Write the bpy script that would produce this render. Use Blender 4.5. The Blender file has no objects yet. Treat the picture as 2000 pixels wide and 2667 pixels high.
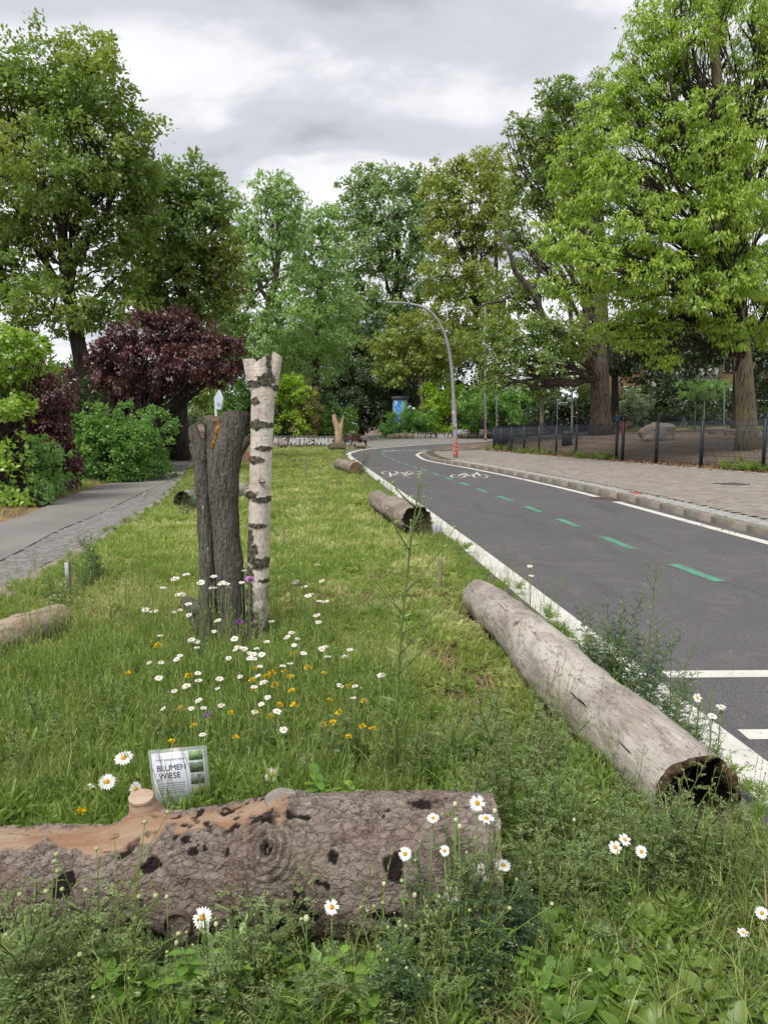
import bpy, bmesh, math, random
import numpy as np
from mathutils import Vector, Matrix

# ------------------------------------------------------------------ camera, light, exposure
S = bpy.context.scene
COL = S.collection
FPX, CAMH = 1850.0, 1.55
PITCH = math.atan(225.5 / FPX)
cd = bpy.data.cameras.new('camera'); cam = bpy.data.objects.new('camera', cd); COL.objects.link(cam)
cam.location = (0, 0, CAMH); cam.rotation_euler = (math.pi / 2 - PITCH, 0, 0)
cd.sensor_fit = 'HORIZONTAL'; cd.sensor_width = 36; cd.lens = 36 * FPX / 2000
cd.clip_start = 0.05; cd.clip_end = 3000
S.camera = cam
S.view_settings.view_transform = 'Standard'; S.view_settings.look = 'None'
S.view_settings.exposure = 1.08; S.view_settings.gamma = 1.0; S.view_settings.use_curve_mapping = False
S.render.engine = 'CYCLES'
S.cycles.use_denoising = True
S.cycles.max_bounces = 7; S.cycles.diffuse_bounces = 5; S.cycles.glossy_bounces = 2
S.cycles.transmission_bounces = 3; S.cycles.transparent_max_bounces = 6
S.cycles.use_adaptive_sampling = True; S.cycles.adaptive_threshold = 0.02

SUN_EL, SUN_ROT = math.radians(58), math.radians(215)
W = bpy.data.worlds.new('World'); S.world = W; W.use_nodes = True
nt = W.node_tree; nt.nodes.clear()
def wn(t, **k):
    n = nt.nodes.new(t)
    for a, b in k.items(): setattr(n, a, b)
    return n
def wl(a, b): nt.links.new(a, b)
sky = wn('ShaderNodeTexSky', sky_type='NISHITA', sun_disc=False, sun_elevation=SUN_EL, sun_rotation=SUN_ROT)
tc = wn('ShaderNodeTexCoord'); sp = wn('ShaderNodeSeparateXYZ'); wl(tc.outputs['Generated'], sp.inputs[0])
def wmath(op, a, b=None, clamp=False):
    n = wn('ShaderNodeMath', operation=op, use_clamp=clamp)
    for i, x in enumerate((a, b)):
        if x is None: continue
        if isinstance(x, (int, float)): n.inputs[i].default_value = x
        else: wl(x, n.inputs[i])
    return n.outputs[0]
zc = wmath('ADD', wmath('MAXIMUM', sp.outputs[2], 0.0), 0.16)
cb = wn('ShaderNodeCombineXYZ')
wl(wmath('DIVIDE', sp.outputs[0], zc), cb.inputs[0]); wl(wmath('DIVIDE', sp.outputs[1], zc), cb.inputs[1])
cb.inputs[2].default_value = 3.7
def wnoise(scale, detail, rough, dist, off=(0, 0, 0), sc=(1, 1, 1)):
    mp = wn('ShaderNodeMapping'); wl(cb.outputs[0], mp.inputs[0]); mp.inputs['Location'].default_value = off
    mp.inputs['Scale'].default_value = sc
    n = wn('ShaderNodeTexNoise'); wl(mp.outputs[0], n.inputs['Vector'])
    n.inputs['Scale'].default_value = scale; n.inputs['Detail'].default_value = detail
    n.inputs['Roughness'].default_value = rough; n.inputs['Distortion'].default_value = dist
    return n.outputs[0]
big = wnoise(0.55, 2, .5, .2, (1.3, 0.4, 0), (1, 1.35, 1))
fine = wnoise(1.5, 7, .52, .35, (4.2, 7.7, 0), (1, 1.35, 1))
mixv = wmath('ADD', wmath('MULTIPLY', big, .95), wmath('MULTIPLY', fine, .72))
hor = wmath('MULTIPLY', wmath('SUBTRACT', 0.60, sp.outputs[2], True), 0.42)     # clouds thin out and brighten towards the horizon
mixv = wmath('ADD', mixv, hor)
rp = wn('ShaderNodeValToRGB'); wl(wmath('DIVIDE', wmath('SUBTRACT', mixv, .76), .40, True), rp.inputs[0]); rp.color_ramp.interpolation = 'EASE'
els = rp.color_ramp.elements
els[0].position = 0.0; els[0].color = (.225, .236, .262, 1)
els[1].position = 1.0; els[1].color = (.53, .532, .542, 1)
for p_, c_ in ((.26, (.30, .311, .338, 1)), (.5, (.43, .437, .455, 1))):
    e = els.new(p_); e.color = c_
cl = wn('ShaderNodeVectorMath', operation='SCALE'); wl(rp.outputs[0], cl.inputs[0]); cl.inputs[3].default_value = 10.0
gap = wnoise(2.2, 5, .6, .3, (9.1, 2.2, 0))
gf = wmath('MULTIPLY', wmath('SUBTRACT', gap, .66, True), 1.3, True)
mx = wn('ShaderNodeMix', data_type='RGBA'); wl(gf, mx.inputs[0]); wl(cl.outputs[0], mx.inputs[6]); wl(sky.outputs[0], mx.inputs[7])
bg = wn('ShaderNodeBackground'); bg.inputs[1].default_value = 0.105; wl(mx.outputs[2], bg.inputs[0])
wo = wn('ShaderNodeOutputWorld'); wl(bg.outputs[0], wo.inputs[0])

sd = bpy.data.lights.new('sun', 'SUN'); sd.energy = 1.5; sd.angle = math.radians(22); sd.color = (1, .96, .9)
sun = bpy.data.objects.new('sun', sd); COL.objects.link(sun)
# nishita: rotation 0 = +Y, clockwise seen from above
sv = Vector((math.sin(SUN_ROT) * math.cos(SUN_EL), math.cos(SUN_ROT) * math.cos(SUN_EL), math.sin(SUN_EL)))
sun.rotation_euler = sv.to_track_quat('Z', 'Y').to_euler(); sun.location = sv * 60

# ------------------------------------------------------------------ numbers
rng = np.random.default_rng(11)
R = random.Random(5)
def smooth(a, b, x):
    t = np.clip((x - a) / (b - a), 0, 1); return t * t * (3 - 2 * t)
def h3(ix, iy, iz, seed=0):
    h = (ix.astype(np.int64) * 374761393 + iy.astype(np.int64) * 668265263 + iz.astype(np.int64) * 2147483647 + seed * 974711) & 0xffffffff
    h = ((h ^ (h >> 13)) * 1274126177) & 0xffffffff
    h = ((h ^ (h >> 16)) * 2246822519) & 0xffffffff
    return ((h ^ (h >> 15)) & 0xffffff) / float(0xffffff)
def vnoise(p, seed=0):
    p = np.asarray(p, float); i = np.floor(p); f = p - i; f = f * f * (3 - 2 * f); i = i.astype(np.int64)
    o = 0
    for a in (0, 1):
        for b in (0, 1):
            for c in (0, 1):
                w = (f[:, 0] if a else 1 - f[:, 0]) * (f[:, 1] if b else 1 - f[:, 1]) * (f[:, 2] if c else 1 - f[:, 2])
                o = o + w * h3(i[:, 0] + a, i[:, 1] + b, i[:, 2] + c, seed)
    return o * 2 - 1
def fbm(p, oct=4, seed=0, g=.5):
    o = 0; a = 1; t = 0
    for k in range(oct):
        o = o + a * vnoise(np.asarray(p) * 2 ** k + k * 7.3, seed + k); t += a; a *= g
    return o / t
def worley(p, seed=0):
    p = np.asarray(p, float); i = np.floor(p).astype(np.int64)
    f1 = np.full(len(p), 9.); f2 = np.full(len(p), 9.); cid = np.zeros(len(p)); off = np.zeros((len(p), 3))
    for a in (-1, 0, 1):
        for b in (-1, 0, 1):
            for c in (-1, 0, 1):
                q = i + np.array([a, b, c])
                ctr = q + np.stack([h3(q[:, 0], q[:, 1], q[:, 2], seed + s) for s in (1, 2, 3)], 1) * .9 + .05
                d = p - ctr; r = np.sqrt((d ** 2).sum(1))
                n1 = r < f1
                f2 = np.where(n1, f1, np.minimum(f2, r))
                cid = np.where(n1, h3(q[:, 0], q[:, 1], q[:, 2], seed + 9), cid)
                off = np.where(n1[:, None], d, off)
                f1 = np.where(n1, r, f1)
    return f1, f2, cid, off

def Zg(x, y):
    """height of the ground"""
    x = np.asarray(x, float); y = np.asarray(y, float)
    s = (x - 11.6) * .9605 + (y - 22) * .2785
    q = 53.8 + (x - 7.94) * .5 - y
    z = 1.25 * (1 - np.exp(-np.maximum(s, 0) / 7)) * smooth(0, 6, q)
    return z + .25 * smooth(50, 72, y)
def ray(px, py):
    u, v = (px - 1000) / FPX, -(py - 1333.5) / FPX
    c, s = math.cos(PITCH), math.sin(PITCH)
    return np.array([u, c + v * s, -s + v * c])
def At(px, py, Y):
    d = ray(px, py); t = Y / d[1]; return np.array([d[0] * t, Y, CAMH + d[2] * t])
def Gd(px, py, off=0.0):
    """point of the ground seen at a pixel"""
    d = ray(px, py); lo, t = 0, 0.5
    while t < 400:
        p = d * t
        if CAMH + p[2] < float(Zg(p[0], p[1])) + off: break
        lo = t; t += .5
    hi = t
    for _ in range(30):
        m = (lo + hi) / 2; p = d * m
        if CAMH + p[2] < float(Zg(p[0], p[1])) + off: hi = m
        else: lo = m
    p = d * hi; return np.array([p[0], p[1], CAMH + p[2]])

# ------------------------------------------------------------------ objects
def props(o, label=None, cat=None, group=None, kind=None):
    if label: o['label'] = label
    if cat: o['category'] = cat
    if group: o['group'] = group
    if kind: o['kind'] = kind
    return o
def empty(name, loc, label, cat, group=None, rz=0):
    o = bpy.data.objects.new(name, None); COL.objects.link(o); o.location = tuple(loc); o.rotation_euler = (0, 0, rz)
    o.empty_display_size = .1
    return props(o, label, cat, group)
def link(name, me, parent=None, loc=None, rot=None, sc=None):
    o = bpy.data.objects.new(name, me); COL.objects.link(o)
    if parent is not None: o.parent = parent
    if loc is not None: o.location = tuple(loc)
    if rot is not None: o.rotation_euler = tuple(rot)
    if sc is not None: o.scale = (sc, sc, sc) if isinstance(sc, (int, float)) else tuple(sc)
    return o
class Geo:
    """collects vertices and faces; becomes one mesh"""
    def __init__(s): s.v = []; s.n = 0; s.f = []; s.a = []
    def add(s, v, f, mi=0, a=0.0):
        v = np.asarray(v, float).reshape(-1, 3); f = np.asarray(f, int)
        if len(f) == 0: return
        s.v.append(v); s.f.append((f + s.n, mi)); s.n += len(v)
        s.a.append(np.broadcast_to(np.asarray(a, float), (len(v),)) if np.ndim(a) == 0 else np.asarray(a, float))
    def poly(s, v, mi=0, a=0.0): s.add(v, [list(range(len(v)))], mi, a)
    def box(s, c, d, rz=0, mi=0, a=0.0, tilt=None, taper=1):
        x, y, z = np.array(d) / 2
        v = np.array([[i * x * (taper if k > 0 else 1), j * y * (taper if k > 0 else 1), k * z] for k in (-1, 1) for j in (-1, 1) for i in (-1, 1)])
        if tilt is not None: v = v @ np.array(Matrix.Rotation(tilt[0], 3, 'X')).T @ np.array(Matrix.Rotation(tilt[1], 3, 'Y')).T
        co, si = math.cos(rz), math.sin(rz)
        v = v @ np.array([[co, si, 0], [-si, co, 0], [0, 0, 1]]) + np.array(c)
        s.add(v, [[0, 2, 3, 1], [4, 5, 7, 6], [0, 1, 5, 4], [2, 6, 7, 3], [0, 4, 6, 2], [1, 3, 7, 5]], mi, a)
    def tube(s, pts, rad, n=8, mi=0, a=0.0, caps=True):
        pts = np.asarray(pts, float); m = len(pts)
        rad = np.broadcast_to(np.asarray(rad, float), (m,))
        T = np.gradient(pts, axis=0); T /= np.linalg.norm(T, axis=1)[:, None] + 1e-9
        up = np.array([0, 0, 1.]) if abs(T[0][2]) < .9 else np.array([1., 0, 0])
        u = np.cross(T[0], up); u /= np.linalg.norm(u)
        V = []; th = np.arange(n) / n * 2 * math.pi
        for i in range(m):
            u = u - T[i] * u.dot(T[i]); u /= np.linalg.norm(u) + 1e-9; w = np.cross(T[i], u)
            V.append(pts[i] + rad[i] * (np.cos(th)[:, None] * u + np.sin(th)[:, None] * w))
        V = np.concatenate(V)
        i, j = np.meshgrid(np.arange(m - 1), np.arange(n), indexing='ij'); i = i.ravel(); j = j.ravel(); k = (j + 1) % n
        s.add(V, np.stack([i * n + j, i * n + k, (i + 1) * n + k, (i + 1) * n + j], 1), mi, a)
        if caps:
            s.f.append((np.array([list(range(s.n - len(V), s.n - len(V) + n))[::-1]]), mi))
            s.f.append((np.array([list(range(s.n - n, s.n))]), mi))
    def mesh(s, name, mats, origin=(0, 0, 0), sm=False):
        me = bpy.data.meshes.new(name)
        V = np.concatenate(s.v) - np.asarray(origin, float)
        lv = np.concatenate([f.ravel() for f, _ in s.f]); lt = np.concatenate([np.full(len(f), f.shape[1]) for f, _ in s.f])
        me.vertices.add(len(V)); me.vertices.foreach_set('co', V.astype(np.float32).ravel())
        me.loops.add(len(lv)); me.loops.foreach_set('vertex_index', lv.astype(np.int32))
        me.polygons.add(len(lt)); st = np.concatenate([[0], np.cumsum(lt)[:-1]])
        me.polygons.foreach_set('loop_start', st.astype(np.int32)); me.polygons.foreach_set('loop_total', lt.astype(np.int32))
        mi = np.concatenate([np.full(len(f), m) for f, m in s.f]).astype(np.int32)
        if not isinstance(mats, (list, tuple)): mats = [mats]
        for m in mats: me.materials.append(m)
        if mi.max() > 0: me.polygons.foreach_set('material_index', mi)
        if sm: me.polygons.foreach_set('use_smooth', np.ones(len(lt), bool))
        at = me.attributes.new('rnd', 'FLOAT', 'POINT'); at.data.foreach_set('value', np.concatenate(s.a).astype(np.float32))
        me.update(calc_edges=True)
        return me
    def build(s, name, mats, parent=None, origin=None, sm=False, **p):
        if origin is None: origin = parent.location if parent is not None else (0, 0, 0)
        o = link(name, s.mesh(name, mats, origin, sm), parent)
        if parent is None: o.location = tuple(origin)
        return props(o, **p)

def leaves(g, P, D, L, Wd, rnd, mi=0, fold=.25, jit=None):
    """many leaves: P base points, D directions (unit), L lengths, Wd widths"""
    n = len(P); D = D / (np.linalg.norm(D, axis=1)[:, None] + 1e-9)
    r = rng.normal(size=(n, 3)) if jit is None else jit
    sd_ = np.cross(D, r); sd_ /= np.linalg.norm(sd_, axis=1)[:, None] + 1e-9
    nm = np.cross(sd_, D)
    L = np.broadcast_to(L, (n,))[:, None]; Wd = np.broadcast_to(Wd, (n,))[:, None]
    V = np.stack([P, P + D * L * .45 + sd_ * Wd * .5 + nm * Wd * fold, P + D * L, P + D * L * .45 - sd_ * Wd * .5 + nm * Wd * fold], 1).reshape(-1, 3)
    g.add(V, np.arange(4 * n).reshape(n, 4), mi, np.repeat(rnd, 4))

def blade(g, p, az, el, L, wd, prof='grass', droop=.5, n=4, mi=0, a=0.0, fold=.15):
    """one curved leaf of n segments"""
    if prof == 'grass': w = lambda t: (1 - t) ** .6 * (.6 + .4 * min(1, t * 4))
    elif prof == 'ovate': w = lambda t: math.sin(math.pi * min(1, .03 + t ** .75 * .96)) ** .8
    elif prof == 'lobed': w = lambda t: (.35 + .65 * t) * (1 - max(0, t - .8) * 4.2) * (1 if int(t * n) % 2 else .5)
    else: w = lambda t: (math.sin(math.pi * min(1, .05 + t * .93)) ** .6) * (1 if int(t * n + .5) % 2 else .82)
    c = np.array([math.cos(az), math.sin(az), 0]); side = np.array([-math.sin(az), math.cos(az), 0])
    V = []; q = np.array(p, float); e = el
    for i in range(n + 1):
        t = i / n; ww = max(w(t), .02) * wd / 2
        d = c * math.cos(e) + np.array([0, 0, math.sin(e)]); nm = -c * math.sin(e) + np.array([0, 0, math.cos(e)])
        V += [q - side * ww + nm * ww * fold * 2, q, q + side * ww + nm * ww * fold * 2]
        q = q + d * L / n; e -= droop / n
    f = []
    for i in range(n):
        b = 3 * i; f += [[b, b + 1, b + 4, b + 3], [b + 1, b + 2, b + 5, b + 4]]
    g.add(V, f, mi, a)

# ------------------------------------------------------------------ materials
MATS = {}
class NT:
    def __init__(s, name):
        s.m = bpy.data.materials.new(name); s.m.use_nodes = True; s.t = s.m.node_tree; s.t.nodes.clear()
        s.out = s.n('ShaderNodeOutputMaterial')
        tcn = s.n('ShaderNodeTexCoord'); s.obj = tcn.outputs['Object']; s.gen = tcn.outputs['Generated']
        s.pos = s.n('ShaderNodeNewGeometry').outputs['Position']
    def n(s, t, **k):
        x = s.t.nodes.new(t)
        for a, b in k.items(): setattr(x, a, b)
        return x
    def put(s, inp, v):
        if v is None: return
        if hasattr(v, 'is_output') or isinstance(v, bpy.types.NodeSocket): s.t.links.new(v, inp)
        else: inp.default_value = v
    def map(s, vec, scale, loc=(0, 0, 0)):
        m = s.n('ShaderNodeMapping'); s.put(m.inputs[0], vec); m.inputs['Scale'].default_value = scale; m.inputs['Location'].default_value = loc; return m.outputs[0]
    def noise(s, scale, detail=5, rough=.55, vec=None, dist=0):
        x = s.n('ShaderNodeTexNoise'); s.put(x.inputs['Vector'], s.obj if vec is None else vec)
        x.inputs['Scale'].default_value = scale; x.inputs['Detail'].default_value = detail; x.inputs['Roughness'].default_value = rough; x.inputs['Distortion'].default_value = dist
        return x.outputs[0]
    def vor(s, scale, vec=None, feature='F1', out=0, rnd=1):
        x = s.n('ShaderNodeTexVoronoi', feature=feature); s.put(x.inputs['Vector'], s.obj if vec is None else vec); x.inputs['Scale'].default_value = scale
        x.inputs['Randomness'].default_value = rnd
        return x.outputs[out]
    def math(s, op, a, b=0.0, clamp=False):
        x = s.n('ShaderNodeMath', operation=op, use_clamp=clamp); s.put(x.inputs[0], a); s.put(x.inputs[1], b); return x.outputs[0]
    def step(s, v, lo, hi):
        x = s.n('ShaderNodeMapRange', interpolation_type='SMOOTHSTEP'); s.put(x.inputs[0], v); x.inputs[1].default_value = lo; x.inputs[2].default_value = hi; return x.outputs[0]
    def mix(s, f, a, b, bt='MIX'):
        x = s.n('ShaderNodeMix', data_type='RGBA', blend_type=bt); s.put(x.inputs[0], f)
        for k, c in ((6, a), (7, b)):
            s.put(x.inputs[k], (*c, 1) if isinstance(c, tuple) and len(c) == 3 else c)
        return x.outputs[2]
    def attr(s, name='rnd'): return s.n('ShaderNodeAttribute', attribute_name=name).outputs['Fac']
    def rand(s): return s.n('ShaderNodeObjectInfo').outputs['Random']
    def bump(s, h, strength=.5, dist=.01, nrm=None):
        x = s.n('ShaderNodeBump'); x.inputs['Strength'].default_value = strength; x.inputs['Distance'].default_value = dist; s.put(x.inputs['Height'], h); s.put(x.inputs['Normal'], nrm); return x.outputs[0]
    def pbr(s, col, rough=.85, nrm=None, metal=0.0, spec=.3):
        b = s.n('ShaderNodeBsdfPrincipled'); s.put(b.inputs['Base Color'], (*col, 1) if isinstance(col, tuple) else col)
        s.put(b.inputs['Roughness'], rough); b.inputs['Metallic'].default_value = metal; b.inputs['Specular IOR Level'].default_value = spec
        s.put(b.inputs['Normal'], nrm); s.t.links.new(b.outputs[0], s.out.inputs[0]); return s.m
def simple(name, c1, c2=None, scale=6, rough=.85, bump=.3, bscale=60, bdist=.005, metal=0, spec=.3, stretch=None, world=False, rnd=0.0):
    if name in MATS: return MATS[name]
    k = NT(name); base = k.pos if world else k.obj
    v = k.map(base, stretch) if stretch else base
    c = c1
    if c2 is not None: c = k.mix(k.step(k.noise(scale, 6, .6, v), .35, .65), c1, c2)
    if rnd: c = k.mix(k.math('MULTIPLY', k.rand(), rnd), c, tuple(x * .45 for x in c1))
    nr = k.bump(k.noise(bscale, 4, .6, v), bump, bdist) if bump else None
    MATS[name] = k.pbr(c, rough, nr, metal, spec); return MATS[name]
def leafmat(name, c1, c2, c3=None, trans=.45, patch=0, gloss=.06):
    """c1..c2 by leaf, c3 in patches"""
    if name in MATS: return MATS[name]
    k = NT(name)
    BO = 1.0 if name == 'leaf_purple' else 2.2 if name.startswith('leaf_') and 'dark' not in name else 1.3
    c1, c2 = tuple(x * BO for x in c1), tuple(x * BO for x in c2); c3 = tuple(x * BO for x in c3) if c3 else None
    c = k.mix(k.attr(), c1, c2)
    c = k.mix(k.math('MULTIPLY', k.rand(), .35), c, tuple(x * .6 for x in c1))
    if c3: c = k.mix(k.step(k.noise(patch or 1.0, 3, .5, k.pos), .46, .62), c, c3)
    d = k.n('ShaderNodeBsdfDiffuse'); k.put(d.inputs[0], c)
    t = k.n('ShaderNodeBsdfTranslucent'); k.put(t.inputs[0], k.mix(.5, c, (c2[0] * 1.2, c2[1] * 1.2, c2[2] * .6)))
    m = k.n('ShaderNodeMixShader'); m.inputs[0].default_value = trans; k.t.links.new(d.outputs[0], m.inputs[1]); k.t.links.new(t.outputs[0], m.inputs[2])
    gl = k.n('ShaderNodeBsdfGlossy'); gl.inputs[1].default_value = .45; gl.inputs[0].default_value = (.8, .85, .8, 1)
    m2 = k.n('ShaderNodeMixShader'); m2.inputs[0].default_value = gloss; k.t.links.new(m.outputs[0], m2.inputs[1]); k.t.links.new(gl.outputs[0], m2.inputs[2])
    k.t.links.new(m2.outputs[0], k.out.inputs[0]); MATS[name] = k.m; return k.m

def m_asphalt():
    k = NT('asphalt'); v = k.pos
    sp_ = k.vor(260, v); c = k.mix(k.step(k.noise(.6, 4, .55, v), .3, .7), (.088, .083, .088), (.112, .106, .11))
    c = k.mix(k.step(k.noise(170, 3, .7, v), .5, .66), c, (.27, .26, .26))
    c = k.mix(k.step(k.noise(90, 3, .7, v), .53, .64), c, (.03, .03, .031))
    c = k.mix(k.math('MULTIPLY', k.step(k.noise(20, 4, .7, k.map(v, (1, .25, 1))), .5, .7), .35), c, (.15, .14, .145))
    c = k.mix(k.math('MULTIPLY', k.step(k.noise(48, 5, .85, v), .53, .62), .6), c, (.045, .043, .045)); c = k.mix(k.math('MULTIPLY', k.step(k.noise(55, 5, .85, k.map(v, (1, 1, 1), (3, 3, 3))), .56, .64), .5), c, (.24, .23, .235))
    c = k.mix(k.math('MULTIPLY', k.step(k.noise(1.6, 7, .75, v, 1.5), .48, .66), .6), c, (.16, .15, .14)); c = k.mix(k.math('MULTIPLY', k.step(k.noise(.8, 5, .7, k.map(v, (2.5, .3, 1))), .52, .7), .35), c, (.05, .048, .05))
    return k.pbr(c, .85, k.bump(sp_, .5, .003), 0, .3)
def m_path():
    k = NT('path_asphalt'); v = k.pos
    c = k.mix(k.step(k.noise(.9, 5, .6, v), .3, .7), (.19, .175, .163), (.25, .232, .215))
    c = k.mix(k.step(k.noise(150, 2, .7, v), .52, .7), c, (.30, .28, .26))
    c = k.mix(k.step(k.noise(90, 2, .7, v), .58, .7), c, (.06, .055, .05))
    c = k.mix(k.math('MULTIPLY', k.step(k.noise(3.1, 6, .7, v, 1), .55, .75), .5), c, (.20, .155, .115))
    return k.pbr(c, .9, k.bump(k.vor(120, v), .4, .004))
def m_paint(name, col, wear=.5):
    k = NT(name); v = k.pos
    f = k.step(k.math('ADD', k.noise(26, 6, .75, v), k.math('MULTIPLY', k.noise(2.4, 3, .5, v), .35)), .78 - .08 * wear, .92 - .08 * wear)
    c = k.mix(k.step(k.noise(3, 5, .6, v), .3, .7), col, tuple(x * .82 for x in col))
    c = k.mix(f, c, (.13, .125, .12))
    c = k.mix(k.math('MULTIPLY', k.step(k.noise(160, 2, .6, v), .5, .7), .35), c, tuple(x * .5 for x in col))
    return k.pbr(c, .75, k.bump(k.noise(180, 3, .6, v), .25, .002))
def m_earth():
    k = NT('earth'); v = k.pos
    c = k.mix(k.step(k.noise(.5, 6, .6, v), .35, .65), (.16, .115, .085), (.23, .175, .135))
    c = k.mix(k.step(k.noise(9, 6, .7, v), .5, .7), c, (.075, .05, .036))
    c = k.mix(k.math('MULTIPLY', k.step(k.noise(40, 4, .7, v), .55, .7), .7), c, (.23, .17, .12))
    return k.pbr(c, .95, k.bump(k.noise(14, 8, .7, v), .8, .04))
def m_bedsoil():
    k = NT('bed_soil'); v = k.pos
    c = k.mix(k.step(k.noise(2.2, 6, .6, v), .4, .62), (.075, .052, .034), (.07, .085, .028))
    c = k.mix(k.step(k.noise(50, 4, .7, v), .5, .68), c, (.16, .12, .075))
    return k.pbr(c, .95, k.bump(k.noise(60, 6, .7, v), .9, .02))
def m_bark(name, c1, c2, dark, sc=(9, 9, 1.4), fine=(60, 60, 12), bump=.9, moss=None):
    if name in MATS: return MATS[name]
    k = NT(name); v = k.map(k.obj, sc)
    n1 = k.noise(1.5, 6, .65, v, .6); c = k.mix(k.step(k.noise(.7, 4, .6), .35, .65), c1, c2)
    c = k.mix(k.step(n1, .52, .40), c, dark)
    c = k.mix(k.math('MULTIPLY', k.step(k.noise(3, 5, .7, k.map(k.obj, fine)), .5, .75), .45), c, tuple(x * 1.35 for x in c2))
    if moss: c = k.mix(k.math('MULTIPLY', k.step(k.noise(1.3, 5, .65), .5, .68), .7), c, moss)
    h = k.math('ADD', n1, k.math('MULTIPLY', k.noise(5, 5, .7, v), .4))
    MATS[name] = k.pbr(c, .92, k.bump(h, bump, .03)); return MATS[name]
def m_birch():
    k = NT('birch_bark'); o = k.obj
    c = k.mix(k.step(k.noise(6, 5, .6, k.map(o, (1, 1, .5))), .35, .7), (.72, .66, .58), (.50, .43, .37))
    c = k.mix(k.math('MULTIPLY', k.step(k.noise(14, 6, .7, k.map(o, (1, 1, .7), (2, 5, 1))), .52, .66), .55), c, (.34, .27, .22)); c = k.mix(k.math('MULTIPLY', k.step(k.noise(34, 6, .75, k.map(o, (1, 1, 1.6), (8, 5, 1)), 1), .59, .66), .8), c, (.12, .10, .085))
    # thin horizontal lines
    ln = k.step(k.noise(1, 3, .7, k.map(o, (7, 7, 130))), .58, .68)
    c = k.mix(k.math('MULTIPLY', ln, .55), c, (.30, .22, .17))
    # long vertical cracks
    vc = k.step(k.noise(1, 6, .75, k.map(o, (45, 45, 7)), 2.2), .59, .65)
    c = k.mix(k.math('MULTIPLY', vc, .8), c, (.10, .08, .06))
    # the foot is mossy and dark
    zz = k.n('ShaderNodeSeparateXYZ'); k.put(zz.inputs[0], o); foot = k.step(k.math('ADD', zz.outputs[2], k.math('MULTIPLY', k.noise(9, 4, .6), .5)), .95, .35)
    ft = k.step(k.noise(11, 6, .7), .62, .42)
    c = k.mix(k.math('MULTIPLY', foot, ft), c, (.07, .06, .045))
    rr = k.attr()   # black scars, carved with the shape
    c = k.mix(rr, c, k.mix(k.step(k.noise(45, 5, .7), .4, .65), (.035, .03, .026), (.16, .15, .10)))
    h = k.math('ADD', k.math('MULTIPLY', ln, -.3), k.math('MULTIPLY', vc, -1.0))
    h = k.math('ADD', h, k.math('MULTIPLY', k.noise(30, 6, .7), .8))
    return k.pbr(c, .75, k.bump(h, .5, .008))
def m_endgrain(name, c1, c2, dark):
    k = NT(name)
    w = k.n('ShaderNodeMath', operation='SINE'); k.put(w.inputs[0], k.math('ADD', k.math('MULTIPLY', k.attr(), 75.0), k.math('MULTIPLY', k.noise(18, 3, .6), 7.0)))
    c = k.mix(k.step(k.noise(25, 6, .7), .35, .65), c1, c2); c = k.mix(k.step(k.noise(6, 5, .65), .52, .7), c, dark)
    c = k.mix(k.math('MULTIPLY', k.step(w.outputs[0], .2, 1), .45), c, dark)
    return k.pbr(c, .9, k.bump(k.noise(70, 5, .7), .8, .006))
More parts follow.
